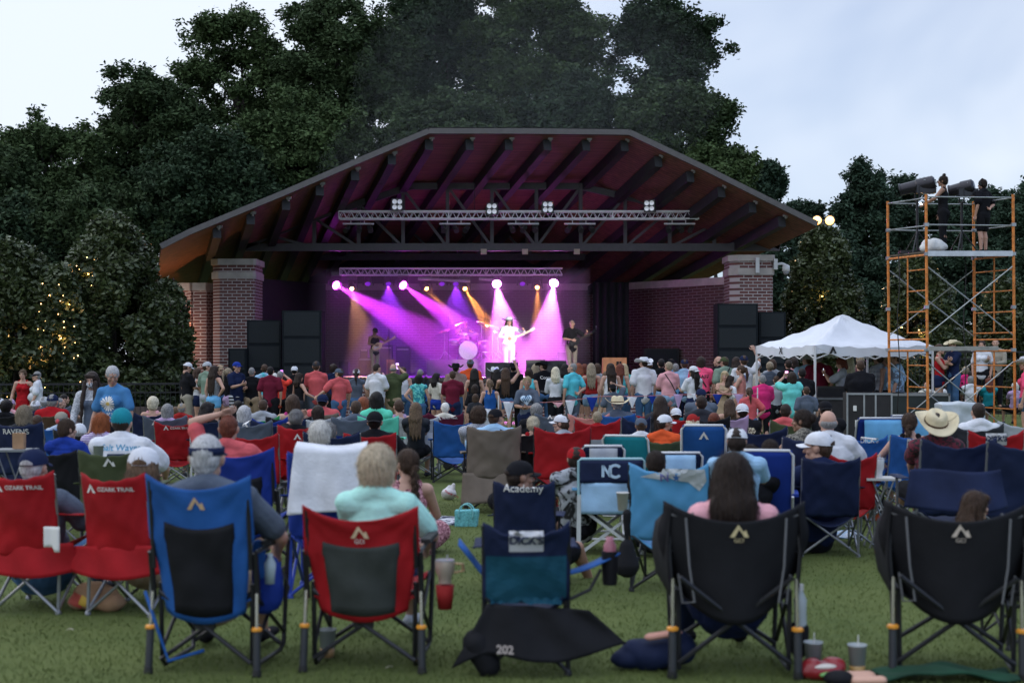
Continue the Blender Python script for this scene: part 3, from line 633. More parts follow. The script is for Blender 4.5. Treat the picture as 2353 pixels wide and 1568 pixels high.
# ---- floodlights on a pole
e=empty('light_pole',(wx(1890,60),60,g(60)),label='pole with two glowing warm floodlights beyond the right roof tip',cat='floodlight')
zt=wz(507,60) -g(60);m=MB();m.tube([(0,0,0),(0,0,zt)],[.12,.07],10);m.tube([(-.5,0,zt),(.5,0,zt)],.04);m.build('pole',GREYM,e)
for sx_ in (-.27,.27):
    m=MB();m.lathe([(.10,-.25),(.2,-.1),(.24,0)],(sx_,-.1,zt),14,(0,-1,-.25));hd=m.build('lamp_head',GREYM,e)
    m=MB();m.lathe([(0,0),(.19,0),(.14,.05),(0,.08)],(sx_,-.1,zt),14,(0,-1,-.25));m.build('lamp_glass',mat('flood glass',(1,.8,.5),.3,var=0,emit=(1,.48,.12),es=2.4),hd)
l=bpy.data.lights.new('flood','SPOT');l.energy=900;l.color=(1,.62,.3);l.spot_size=R(120);lo=bpy.data.objects.new('flood_lamp',l);COL.objects.link(lo);lo.parent=e;lo.location=(0,-.5,zt);lo.rotation_euler=Vector((0,-.8,-1)).to_track_quat('-Z','Y').to_euler()
mb=MB();mb.ell((0,0,0),(8.5,3.5,5),24,16);mb.ell((-4,0,-4),(6,3,4),20,14)
smo=bpy.data.materials.new('drifting smoke');smo.use_nodes=True;t=smo.node_tree;t.nodes.clear();ou=t.nodes.new('ShaderNodeOutputMaterial');pv=t.nodes.new('ShaderNodeVolumePrincipled');pv.inputs['Density'].default_value=.006;pv.inputs['Color'].default_value=(.8,.85,.9,1);t.links.new(pv.outputs[0],ou.inputs['Volume'])
tag(mk('drifting_smoke',blob(mb,.5,4),smo,loc=W(1235,200,63)),'faint smoke drifting up over the roof in front of the trees','smoke',kind='stuff')

e=empty('wall_lamp',(wx(398,47.9),47.9,wz(800,47.9)),label='small warm lamp hidden in the leaves beside the left brick wall',cat='lamp')
m=MB();m.lathe([(.06,0),(.09,.1),(0,.14)],(0,0,0),10);m.tube([(0,0,0),(0,0,-.42 -wz(800,47.9))],.02);m.build('lamp',mat('lamp brass',(.4,.3,.2),.4),e)
l=bpy.data.lights.new('warm','POINT');l.energy=55;l.color=(1,.42,.17);l.shadow_soft_size=.1;lo=bpy.data.objects.new('warm_lamp',l);COL.objects.link(lo);lo.parent=e;lo.location=(.0,-.15,.3)
# ---- fences
def fence(px0,Y0,px1,Y1,ytop,label,grp=None,tall=None):
    A=Vector((wx(px0,Y0),Y0,0));B=Vector((wx(px1,Y1),Y1,0));ln=(B -A).length;e=empty('metal_fence',(A.x,A.y,g(Y0)),rz=math.atan2(B.y -A.y,B.x -A.x),label=label,cat='fence',group=grp)
    h=wz(ytop,(Y0+Y1)/2) -g(Y0);n_=int(ln/2.4)
    m=MB();m.beam((0,0,h -.03),(ln,0,h -.03),.04,.05);m.beam((0,0,.15),(ln,0,.15),.03,.04);m.beam((0,0,h -.25),(ln,0,h -.25),.03,.035);m.build('rail',DARKM,e)
    m=MB();x=0.06
    while x< ln:m.beam((x,0,.05),(x,0,h -.03),.014,.014,(0,1,0));x+=.125
    m.build('pickets',DARKM,e)
    for i in range(n_+1):m=MB();m.box((ln*i/n_,0,(h+.06)/2),(.06,.06,h+.06));m.build('post',DARKM,e)
fence(-40,35.5,415,36.5,879,'black picket fence in front of the left magnolias')
fence(1960,46,2420,44,806,'black picket fence behind the people at the far right')
# ---- hedge band / dark bank below magnolias
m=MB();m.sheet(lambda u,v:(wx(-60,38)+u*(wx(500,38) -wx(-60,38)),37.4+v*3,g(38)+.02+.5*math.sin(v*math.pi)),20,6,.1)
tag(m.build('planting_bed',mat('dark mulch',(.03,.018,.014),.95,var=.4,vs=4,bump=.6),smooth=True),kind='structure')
# ===== scaffold tower
ORG=mat('orange scaffold paint',(.58,.19,.035),.55,.1,var=.38,vs=11);GAL=mat('galvanised tube',(.36,.38,.40),.4,.7,var=.15)
YN,YF=30.0,31.35
pn=[(2128,YN),(2328,YN)];pf=[(2040,YF),(2237,YF)]
ez=g(30);tw=empty('scaffold_tower',(wx(2185,30.6),30.6,ez),label='orange scaffold tower carrying two followspots and their operators',cat='scaffold')
def T(px,py,Y):v=W(px,py,Y);return Vector((v.x -tw.location.x,v.y -30.6,v.z -ez))
def TZ(px,z,Y):return Vector((wx(px,Y) -tw.location.x,Y -30.6,z -ez))
zs=[ez,wz(803,30),wz(583,30),wz(452,30)]
for (a,Y) in pn+pf:
    m=MB();m.tube([TZ(a+4,zs[0],Y),TZ(a,zs[2],Y),TZ(a -1,zs[3]+.05,Y)],.030,10);m.build('post',ORG,tw)
for k_ in (0,1):
    A,Bp=pn[k_],pf[k_]
    for lv in (0,1):
        z0,z1=zs[lv],zs[lv+1];m=MB()
        mid=((A[0]+Bp[0])/2+1,(A[1]+Bp[1])/2)
        m.tube([TZ(Bp[0],z1 -.02,Bp[1]),TZ(A[0],z1 -.02,A[1])],.024,8)
        m.tube([TZ(mid[0],z0+.35,mid[1]),TZ(mid[0],z1 -.02,mid[1])],.018,8)
        for q in np.linspace(.18,.84,4):m.tube([TZ(mid[0],z0+(z1 -z0)*q,mid[1]),TZ(A[0] if k_==0 else A[0],z0+(z1 -z0)*q,A[1])],.014,6)
        if k_==1:
            for q in np.linspace(.18,.84,4):m.tube([TZ(Bp[0],z0+(z1 -z0)*q,Bp[1]),TZ(mid[0],z0+(z1 -z0)*q,mid[1])],.014,6)
        m.tube([TZ(Bp[0],z0+.22,Bp[1]),TZ(A[0],z0+.22,A[1])],.018,8)
        m.build('ladder_frame',ORG,tw)
for (A,Bp) in ((pn[0],pn[1]),(pf[0],pf[1])):
    for lv in (0,1):
        z0,z1=zs[lv],zs[lv+1]
        for s_ in (0,1):
            m=MB();m.tube([TZ(A[0],z1 -.25 if s_ else z0+.3,A[1]),TZ(Bp[0],z0+.3 if s_ else z1 -.25,Bp[1])],.014,6);m.build('cross_brace',GAL,tw)
for z in (zs[3],wz(516,30)):
    for A,Bp in ((pn[0],pn[1]),(pf[0],pf[1]),(pf[0],pn[0]),(pf[1],pn[1])):
        m=MB();m.tube([TZ(A[0] -2,z,A[1]),TZ(Bp[0]+2,z -.02,Bp[1])],.014,6);m.build('guard_rail',GAL,tw)
def plank(z,mt,th=.11,y0=YN,y1=YF,nm='platform'):
    m=MB();a=TZ(2128,z,YN);b=TZ(2328,z,YN);c=TZ(2237,z,YF);d=TZ(2040,z,YF);a,b,c,d=a+(d -a)*.03,b+(c -b)*.03,b+(c -b)*.95,a+(d -a)*.95
    m.add([a,b,c,d]+[q -Vector((0,0,th)) for q in (a,b,c,d)],[(0,1,2,3),(7,6,5,4),(0,4,5,1),(1,5,6,2),(2,6,7,3),(3,7,4,0)]);return m.build(nm,mt,tw)
plank(zs[2]+.06,mat('plywood deck',(.10,.08,.06),.8),.03);
m=MB();m.beam(TZ(2131,zs[2]+.005,YN -.035),TZ(2326,zs[2]+.005,YN -.035),.035,.11);m.build('side_rail',mat('aluminium rail',(.55,.57,.62),.35,.5),tw)
m=MB();m.beam(TZ(2130,zs[1]+.02,YN -.035),TZ(2290,zs[1]+.03,YN -.035),.2,.09);m.build('plank',mat('grey plank',(.30,.29,.27),.7,var=.25),tw)
PLZ=zs[2]+.06
for (a,Y) in pn+pf:
    for z in (zs[1],zs[2],wz(516,30),zs[1]+.9):m=MB();m.box(TZ(a,z,Y),(.085,.09,.07));m.build('clamp',GAL,tw)
for a,b_ in ((2064,2062),(2216,2226)):
    m=MB();m.tube([TZ(a+3*math.sin(i*1.3),PLZ -.05 -i*.40,30.4) for i in range(10)],.011,6);m.build('cable',RUB,tw,smooth=True)
def followspot(px,py,px2,py2,Y,label):
    P=W(px,py,Y);Q=W(px2,py2,Y+.25);c=(P+Q)/2;d=(Q -P).normalized();e=empty('followspot',(c.x,c.y,PLZ),label=label,cat='stage light',group='followspots on the scaffold');hz=c.z -PLZ;ln=(Q -P).length
    m=MB();m.lathe([(.0,-ln/2),(.10,-ln/2),(.15,-ln/2+.04),(.155,0),(.135,.02),(.125,ln/2 -.04),(.14,ln/2 -.03),(.14,ln/2),(.11,ln/2),(.10,ln/2 -.03),(0,ln/2 -.04)],(0,0,hz),20,d);m.build('barrel',mat('black gloss metal',(.03,.028,.035),.28,.5),e)
    m=MB();q=-d*(ln*.22)
    m.box((q.x,q.y -.0,hz+q.z -.12),(.42,.22,.16));m.build('lamp_house',CAN,e)
    m=MB();m.tube([(0,-.16,hz),(0,-.16,hz -.3),(0,.16,hz -.3),(0,.16,hz)],.018);m.tube([(0,0,hz -.3),(0,0,.55)],.03);m.tube([(0,0,.9),(0,0,0.05)],.022)
    for a in (0,2.1,4.2):m.tube([(0,0,.5),(math.cos(a)*.38,math.sin(a)*.38,.01)],.014,6)
    m.build('stand',DARKM,e)
    m=MB();m.tube([(q.x*1.6,-.16,hz+q.z*1.6+.05),(q.x*.6,-.18,hz+q.z*.6+.09)],.012,6);m.build('handle',GAL,e);return e,c,d
followspot(2148,418,2066,437,30.7,'black followspot on the scaffold aimed left, handled by the woman with the bun')
followspot(2238,426,2180,440,30.7,'second black followspot on the scaffold, in front of the headphone operator')
Pf=W(2070,436,30.6);Tg=W(1172,790,47.6)
l=bpy.data.lights.new('followspot','SPOT');l.energy=13000;l.color=(1,.93,.86);l.spot_size=R(6.2);l.spot_blend=.35;l.shadow_soft_size=.05
lo=bpy.data.objects.new('followspot_lamp',l);COL.objects.link(lo);lo.location=Pf+(Tg -Pf).normalized()*.3;lo.rotation_euler=(Tg -Pf).to_track_quat('-Z','Y').to_euler()
P2=W(2182,438,30.5);T2=W(1315,790,47.4);l=bpy.data.lights.new('followspot','SPOT');l.energy=5200;l.color=(1,.85,.72);l.spot_size=R(5);l.spot_blend=.4;l.shadow_soft_size=.05;lo=bpy.data.objects.new('followspot_lamp',l);COL.objects.link(lo);lo.location=P2+(T2 -P2).normalized()*.3;lo.rotation_euler=(T2 -P2).to_track_quat('-Z','Y').to_euler()
mb=MB();mb.ell((0,0,.16),(.25,.2,.17),16,10);mb.ell((.12,.02,.12),(.2,.2,.13));mb.ell((-.15,0,.1),(.14,.16,.12))
me=blob(mb,.018,2,.030,3,(10,26),'bag');o=mk('fabric_bag',me,mat('white plastic sheet',(.62,.62,.62),.5,bump=.6,bs=14),loc=(wx(2143,30.4),30.4,PLZ -.01));tag(o,'crumpled white cover lying on the scaffold platform at the woman operator\'s feet','bag')
m=MB();m.box((0,0,.04),(.55,.2,.07));m.box((.2,-.02,.1),(.12,.1,.06));o=m.build('cable_box',CAN,loc=(wx(2095,30.9),30.9,PLZ+.0));tag(o,'flat black power box on the left corner of the scaffold platform','power box')
# ===== tent
N_=(wx(1872,31.0),31.0);R_=(wx(2142,32.2),32.2);L_=(wx(1738,33.6),33.6);F_=(L_[0]+R_[0] -N_[0],L_[1]+R_[1] -N_[1])
C_=((L_[0]+R_[0])/2,(L_[1]+R_[1])/2);tz=g(32);tent=empty('canopy_tent',(C_[0],C_[1],tz),label='white pop-up canopy tent sheltering the sound desk',cat='tent')
cor=[Vector((p[0] -C_[0],p[1] -C_[1],0)) for p in (N_,R_,F_,L_)];zv=wz(791,31.5) -tz;zp=wz(722,32.9) -tz
m=MB();KK=14
def tentz(q):return zv+(zp -zv)*(q**1.25)
vs_=[Vector((0,0,zp))];fs=[]
for r_ in range(1,KK+1):
    t=r_/KK
    for c in range(4):
        for s_ in range(KK):
            a,b=cor[c],cor[(c+1) % 4];e_=a.lerp(b,s_/KK);sag=-.10*math.sin(math.pi*s_/KK)*math.sin(math.pi*min(1,t)) -(.05*math.sin(math.pi*s_/KK) if r_==KK else 0)
            vs_.append(Vector((e_.x*t,e_.y*t,tentz(1 -t)+sag*1.5+.022*math.sin(s_*2.3+r_*1.7))))
n4=4*KK
for j in range(n4):fs.append((0,1+j,1+(j+1) % n4))
for r_ in range(KK -1):
    for j in range(n4):a=1+r_*n4;fs.append((a+j,a+n4+j,a+n4+(j+1) % n4,a+(j+1) % n4))
m.add(vs_,fs);TENTM=mat('tent polyester',(.66,.68,.74),.75,var=.06,vs=2,bump=.5,bs=3);m.build('canopy',TENTM,tent,smooth=True)
m=MB();ring=vs_[-n4:];low=[q*1.0+Vector((0,0,-.20+.018*math.sin(i*1.1))) for i,q in enumerate(ring)]
ring2=[q+Vector((q.x,q.y,0)).normalized()*.012 for q in ring];low=[q+Vector((q.x,q.y,0)).normalized()*.012 for q in low]
m.add(ring2+low,[(j,j+n4,(j+1) % n4+n4,(j+1) % n4) for j in range(n4)]);val=m.build('valance',TENTM,tent,smooth=True)
for c in cor:
    m=MB();m.beam(Vector((c.x,c.y,0)),Vector((c.x,c.y,zv -.02)),.045,.045,(0,1,0));m.box((c.x,c.y,.01),(.12,.12,.02));m.build('leg',WHITEM,tent)
for c in range(4):
    a,b=cor[c],cor[(c+1) % 4];m=MB();z1,z2=zv -.06,zv -.32
    pts=[a,a.lerp(b,.25),a.lerp(b,.5),a.lerp(b,.75),b]
    for p,q in zip(pts,pts[1:]):
        for u_,v_ in ((z1,z2),(z2,z1)):m.beam(p+Vector((0,0,u_)),q+Vector((0,0,v_)),.018,.024)
    m.build('scissor_bar',WHITEM,tent)
def on_tent(art,t,c0,zoff,mt):
    a,b=cor[c0],cor[(c0+1) % 4];d=(b -a).normalized();nrm=Vector((d.y,-d.x,0));p=a.lerp(b,t)
    for v in art.vertices:q=p+d*v.co.x+nrm*.035;v.co=Vector((q.x,q.y,zv -.10+zoff+v.co.y -.03))
    mk('logo',art,mt,val)
on_tent(polys([[(-.09,-.07),(-.03,-.07),(.01,0),(.06,-.07),(.10,-.07),(.02,.08),(-.01,.08)]]),.14,0,0,INKB)
on_tent(polys([[(-.08,-.08),(-.04,-.08),(.08,.08),(.04,.08)],[(.05,-.08),(.09,-.08),(-.02,.08),(-.06,.08)]]),.45,3,0,INKB)
# ===== people
def ik(a,t,l1,l2,pole):
    a=Vector(a);t=Vector(t);d=t -a;L_=min(d.length,(l1+l2)*.995);d.normalize();t=a+d*L_
    x=(l1*l1 -l2*l2+L_*L_)/(2*L_);h=math.sqrt(max(0,l1*l1 -x*x));p=Vector(pole);p=p -d*p.dot(d);p.normalize()
    return a+d*x+p*h,t
def head_mb(fem):
    m=MB();m.ell((0,-.012,.028),(.077,.096,.094),20,14);m.cap((0,.035,-.02),(0,.048,-.072),.056,.034,1.12,1.0,ref=(1,0,0),n=16)
    m.cap((-.03,.02,-.06),(.03,.02,-.06),.034,.034,n=12);m.ell((0,.072,-.096),(.024,.02,.019))
    m.cap((0,.086,.012),(0,.107,-.028),.010,.015,n=10);m.ell((0,.104,-.031),(.017,.012,.010))
    m.cap((-.03,.074,.032),(.03,.074,.032),.018,.018,n=10);m.ell((0,.090,-.058),(.024,.011,.008));m.ell((0,.089,-.069),(.020,.010,.008))
    m.ell((-.045,.062,-.028),(.022,.02,.02));m.ell((.045,.062,-.028),(.022,.02,.02))
    for s in (-1,1):m.ell((s*.079,-.012,-.008),(.012,.02,.032),10,8,(.15,s*.25,0));m.ell((s*.083,-.02,.004),(.009,.016,.02),8,6)
    m.cap((0,-.005,-.05),(0,-.03,-.13),.05,.054,n=14);return m
HEAD={}
def head_mesh(hi):
    if hi not in HEAD:HEAD[hi]=blob(head_mb(False),.0065 if hi else .010,2 if hi else 1,name='head')
    return HEAD[hi]
def hand_mb(curl,spread=.012):
    """local: wrist at origin, fingers towards -Z, palm facing +X, thumb on +Y"""
    m=MB();m.cap((0,0,.02),(0,0,-.03),.024,.03,.72,1.1,ref=(1,0,0),n=10);m.cap((0,-.012,-.04),(0,-.014,-.085),.022,.022,.62,1.5,ref=(1,0,0),n=10);m.cap((0,.014,-.04),(0,.016,-.085),.022,.021,.62,1.4,ref=(1,0,0),n=10)
    for i,(yy,ln) in enumerate(((.031,.072),(.010,.080),(-.011,.075),(-.032,.058))):
        p=Vector((0,yy,-.088));a=curl*(.5+.08*i);r_=.0088 -.0006*i
        for j,f in enumerate((.42,.32,.26)):
            q=p+Vector((math.sin(a),(yy*spread*6)*.3,-math.cos(a)))*ln*f;m.cap(p,q,r_,r_*.92,n=7);p=q;a+=curl*.75;r_*=.92
    p=Vector((.004,.03,-.03));q=p+Vector((.022,.026,-.028));m.cap(p,q,.012,.0105,n=8);m.cap(q,q+Vector((.012+curl*.012,.004,-.030)),.010,.0085,n=8);return m
HANDS={}
def hand_mesh(curl,hi,grip=False):
    k=(round(curl,1),hi)
    if k not in HANDS:
        mb=hand_mb(k[0])
        HANDS[k]=blob(mb,.0042,1,name='hand') if hi else mb.mesh('hand',smooth=True)
    return HANDS[k]
def align_hand(w,el,side,thumb=(0,.6,.8)):
    d=(Vector(w) -Vector(el)).normalized();t=Vector(thumb);t=t -d*t.dot(d);t.normalize();z=-d;y=t;x=y.cross(z)
    M=Matrix((x,y,z)).transposed().to_4x4()
    if side> 0:M=M @ Matrix.Diagonal((-1,1,1,1))
    M.translation=Vector(w);return M
def skeleton(pose,sex='M',wide=1.0,arms='down',lean=0.0,leg='stand',low=0.0):
    J={};f=sex=='F';sw=(.168 if f else .192)*(.92+.08*wide);hw=(.098 if f else .09)
    if pose=='stand':
        sh={'stand':0,'shiftL':-.03,'shiftR':.03,'walk':0}[leg]
        J['pel']=Vector((sh,0,.94));J['wai']=Vector((sh*.6,.0,1.10));J['che']=Vector((0,-.005+lean*.2,1.29));J['nek']=Vector((0,-.012+lean*.34,1.465));J['hed']=Vector((0,.012+lean*.46,1.628))
        for s,n in ((-1,'L'),(1,'R')):
            J['hip'+n]=J['pel']+Vector((s*hw,0,-.02));st=.10 if not f else .085
            fx=s*st+(0 if leg !='shiftL' and leg !='shiftR' else (s*.03));fy={'walk':s*.16}.get(leg,0)
            J['ank'+n]=Vector((fx,fy -.02,.085));J['kne'+n]=J['hip'+n].lerp(J['ank'+n],.5)+Vector((0,.02+abs(fy)*.3,.0));J['toe'+n]=J['ank'+n]+Vector((s*.03,.16,-.05));J['thb']=0
    elif pose=='sit':
        J['pel']=Vector((0,0,.50));J['wai']=Vector((0,-.07,.66));J['che']=Vector((0,-.13+lean*.3,.85));J['nek']=Vector((0,-.155+lean*.6,1.03));J['hed']=Vector((0,-.118+lean*.75,1.172))
        for s,n in ((-1,'L'),(1,'R')):
            J['hip'+n]=J['pel']+Vector((s*.10,0.02,-.01));J['kne'+n]=Vector((s*.16,.46 -low*.1,.50+low*.35));J['ank'+n]=Vector((s*.15,.50+(.06 if leg=='cross' and s> 0 else 0)+low*.5,.09+low));J['toe'+n]=J['ank'+n]+Vector((s*.03,.16,-.045))
    elif pose=='ground':
        J['pel']=Vector((0,0,.13));J['wai']=Vector((0,-.01,.28));J['che']=Vector((0,.0+lean*.2,.46));J['nek']=Vector((0,.01+lean*.4,.64));J['hed']=Vector((0,.04+lean*.5,.80))
        for s,n in ((-1,'L'),(1,'R')):
            J['hip'+n]=J['pel']+Vector((s*.11,0.03,-.01));J['kne'+n]=Vector((s*.32,.34,.20));J['ank'+n]=Vector((-s*.06,.40+s*.05,.07));J['toe'+n]=J['ank'+n]+Vector((-s*.15,.03,-.01))
    n_=J['nek'];up=(n_ -J['che']).normalized()
    for s,n in ((-1,'L'),(1,'R')):
        shd=n_+Vector((s*sw,0.0,-.055));J['sho'+n]=shd;a=arms if isinstance(arms,str) else arms[0 if s< 0 else 1]
        base=J['pel'];pole=(s*.6,-.6,-.6);th=(0,.8,.5)
        if a=='down':t=shd+Vector((s*.055,.045,-.52));th=(0,1,.1)
        elif a=='loose':t=shd+Vector((s*.10,.12,-.50));th=(0,1,.2)
        elif a=='hips':t=base+Vector((s*.17,-.02,.08));pole=(s*1,-.25,-.2);th=(0,.3,-.6)
        elif a=='front':t=J['wai']+Vector((s*.04,.26,.02));pole=(s*.8,-.3,-.7)
        elif a=='cup':t=J['wai']+Vector((s*.17,.34,.12));pole=(s*.4,-.4,-.9)
        elif a=='phone':t=J['che']+Vector((s*.05,.34,.10));pole=(s*.7,0,-.8)
        elif a=='up':t=n_+Vector((s*.055,.33,.17));pole=(s*.9,.0,-.6);th=(0,-.2,1)
        elif a=='high':t=n_+Vector((s*.24,.10,.40));pole=(s*1,.2,-.3);th=(-s*.5,0,.5)
        elif a=='head':t=n_+Vector((s*.07,.02,.27));pole=(s*1,.1,.1);th=(0,.5,-.5)
        elif a=='cross':t=J['che']+Vector((-s*.10,.20,-.02));pole=(s*.8,.1,-.7)
        elif a=='rest':t=shd+Vector((s*.10,.36,-.30));pole=(s*.9,-.3,-.5);th=(-s*.5,.2,.8)
        elif a=='lap':t=J['pel']+Vector((s*.10,.33,.17));pole=(s*.9,-.4,-.4);th=(-s*.3,.6,.6)
        elif a=='out':t=shd+Vector((s*.30,.20,-.34));pole=(s*.5,-.5,-.6);th=(0,.6,.6)
        elif a=='around':t=n_+Vector((s*.42,-.03,-.16));pole=(s*.2,-.2,-1)
        elif a=='gneck':t=J['che']+Vector((s*.38,.28,.07));pole=(s*.7,-.3,-.6);th=(0,.2,1)
        elif a=='gbody':t=J['wai']+Vector((s*.10,.22,.03));pole=(s*1,-.3,-.3);th=(-s*.6,.3,.6)
        elif a=='behind':t=J['pel']+Vector((s*.05,-.16,.12));pole=(s*1,-.2,-.5)
        elif a=='drum':t=J['wai']+Vector((s*.22,.34,.22));pole=(s*.8,-.3,-.6)
        e,w=ik(shd,t,.285,.255,pole);J['elb'+n]=e;J['wri'+n]=w;J['th'+n]=th;J['arm'+n]=a
    return J
def body_mb(J,sex,b):
    m=MB();f=sex=='F';X=(1,0,0)
    m.cap(J['pel']+Vector((0,0,-.02)),J['wai'],(.118 if not f else .125)*b,(.100 if not f else .088)*b,1.28,.92,ref=X,n=14)
    m.cap(J['wai'],J['che'],(.102 if not f else .088)*b,(.122 if not f else .108)*b,1.32,.90,ref=X,n=14)
    m.cap(J['che'],J['che'].lerp(J['nek'],.55),(.122 if not f else .108)*b,.09*b,1.35,.85,ref=X,n=14)
    m.cap(J['shoL'],J['shoR'],.058*(.7+.3*b),.058*(.7+.3*b),n=12);m.cap(J['che'].lerp(J['nek'],.7),J['nek']+Vector((0,0,.01)),.07*b,.052,1.5,.9,ref=X);m.cap(J['nek'],J['hed'].lerp(J['nek'],.45),.054,.05,n=12)
    if b> 1.12:m.ell(J['wai']+Vector((0,.05,0)),(.15*b,.13*b,.14),14,10)
    if f:
        for s in (-1,1):m.ell(J['che']+Vector((s*.07,.085*b,.0)),(.062,.055,.06),10,8)
    for s,n in ((-1,'L'),(1,'R')):
        m.cap(J['hip'+n]+Vector((s*.01,-.02,.0)),J['kne'+n],.090*(.6+.4*b),.058,n=12);kn=J['kne'+n];an=J['ank'+n]
        m.cap(kn,kn.lerp(an,.35)+Vector((0,-.015,0)),.055,.056,n=10);m.cap(kn.lerp(an,.3)+Vector((0,-.012,0)),an,.055,.036,n=10)
        m.cap(an+Vector((0,-.03,-.035)),J['toe'+n],.036,.03,1.1,.8,n=10);m.ell(J['pel']+Vector((s*.055,-.065,-.04)),(.08*b,.07,.085),10,8)
        sh,el,wr=J['sho'+n],J['elb'+n],J['wri'+n]
        m.cap(sh,sh.lerp(el,.35),.056*(.7+.3*b),.050*(.7+.3*b),n=10);m.cap(sh.lerp(el,.3),el,.050*(.7+.3*b),.039,n=10);m.cap(el,el.lerp(wr,.3),.039,.041,n=10);m.cap(el.lerp(wr,.25),wr,.041,.026,n=10)
    return m
BC={}
def body(J,key,sex,b,yaw,pitch,hi):
    k=('body',key,sex,b,yaw,pitch,hi)
    if k in BC:return BC[k]
    M=Matrix.Translation(J['hed']) @ Euler((R(-pitch),0,R(yaw))).to_matrix().to_4x4()
    parts=[(blob(body_mb(J,sex,b),.011 if hi else .017,3,name='b'),Matrix()),(head_mesh(hi),M)]
    for s,n in ((-1,'L'),(1,'R')):
        cu={'down':.5,'loose':.4,'hips':.9,'head':.7,'lap':.35,'rest':.35}.get(J['arm'+n],1.0)
        parts.append((hand_mesh(cu,hi),align_hand(J['wri'+n],J['elb'+n],s,J['th'+n])))
    r=joinmesh('body',parts)
    if hi:
        o=bpy.data.objects.new('t',r);scratch.collection.objects.link(o);md=o.modifiers.new('r','REMESH');md.mode='VOXEL';md.voxel_size=.0065;md=o.modifiers.new('s','SMOOTH');md.iterations=1;md.factor=.5
        vl=scratch.view_layers[0];vl.update();r2=bpy.data.meshes.new_from_object(o.evaluated_get(vl.depsgraph));r2.name='body';bpy.data.objects.remove(o);r=r2;r.polygons.foreach_set('use_smooth',[True]*len(r.polygons))
    BC[k]=r;return r
def top_mesh(J,key,sex,b,kind,hi):
    k=('top',key,sex,b,kind,hi)
    if k in BC:return BC[k]
    m=MB();X=(1,0,0);t=.016 if kind !='loose' else .03;f=sex=='F';bb=b
    hem=J['pel']+(J['pel'] -J['wai']).normalized()*(.07 if kind not in ('crop','dress') else -.02)
    sitting=J['hipL'].z -J['kneL'].z< .25
    if sitting:hem=J['pel'].lerp(J['wai'],.12)
    if kind=='crop':hem=J['pel'].lerp(J['wai'],.7)
    m.cap(hem,J['wai'],(.118 if not f else .112)*bb+t,(.103 if not f else .092)*bb+t*1.2,1.3,.95,ref=X,n=16)
    m.cap(J['wai'],J['che'],(.103 if not f else .092)*bb+t*1.2,(.122 if not f else .110)*bb+t,1.30,.92,ref=X,n=16)
    if b> 1.12:m.ell(J['wai']+Vector((0,.05,0)),(.15*b+t,.13*b+t,.15),14,10)
    if f:
        for s in (-1,1):m.ell(J['che']+Vector((s*.07,.085*b,0)),(.062+t,.055+t,.06+t),10,8)
    if kind in ('tank','dress','crop','strap'):
        m.cap(J['che'],J['che'].lerp(J['nek'],.25),(.122 if not f else .110)*bb+t,.10*bb+t,1.25,.85,ref=X,n=16)
        if kind !='strap':
            for s,n in ((-1,'L'),(1,'R')):p=J['nek'].lerp(J['sho'+n],.52);m.cap(J['che']+Vector((s*.09,-.05,.06)),p+Vector((0,-.02,.032)),.04,.03,1.2,1);m.cap(p+Vector((0,-.02,.032)),J['che']+Vector((s*.09,.06,.06)),.03,.04)
            m.cap(J['che'],J['che'].lerp(J['nek'],.6),.10*bb+t,.075*bb,1.2,.9,ref=X)
    else:
        m.cap(J['che'],J['che'].lerp(J['nek'],.55),(.122 if not f else .110)*bb+t,.092*bb+t,1.36,.86,ref=X,n=16)
        m.cap(J['shoL'],J['shoR'],.060*(.7+.3*b)+t*.8,.060*(.7+.3*b)+t*.8,n=12);m.cap(J['che'].lerp(J['nek'],.7),J['nek']+Vector((0,-.005,.0)),.07*b+t,.055+t*.5,1.55,.95,ref=X)
        for n in 'LR':
            sh,el,wr=J['sho'+n],J['elb'+n],J['wri'+n];r0=.054*(.7+.3*b)
            if kind in ('tee','polo','loose','grip'):e=sh.lerp(el,.72);m.cap(sh,e,r0+t,r0+t*1.15,n=12)
            elif kind=='sleeveless':m.cap(sh,sh.lerp(el,.12),r0+t*.6,r0+t*.3)
            elif kind=='long':m.cap(sh,el,r0+t,.042+t,n=12);m.cap(el,el.lerp(wr,.93),.042+t,.030+t*.8,n=12)
        for n in 'LR':m.cap(J['nek']+Vector((0,-.022,.022)),J['nek'].lerp(J['sho'+n],.62)+Vector((0,-.012,.012)),.056+t*.4,.048+t*.6,n=12)
        if kind=='polo':m.lathe([(.062,-.03),(.060,.012),(.052,.02),(.045,0)],J['nek']+Vector((0,-.004,.015)),16)
    if kind=='dress':
        if J['hipL'].z -J['kneL'].z> .25:m.cap(J['pel']+Vector((0,0,.02)),J['pel']+Vector((0,0,-.42)),.14*b,.20*b,1.2,1,ref=X,n=18)
        else:
            for n in 'LR':m.cap(J['hip'+n],J['kne'+n].lerp(J['hip'+n],.1),.115*b,.10,n=12)
    r=blob(m,.0085 if hi else .016,3 if hi else 2,.0065 if hi else .0045,len(BC),(14,38),'shirt');BC[k]=r;return r
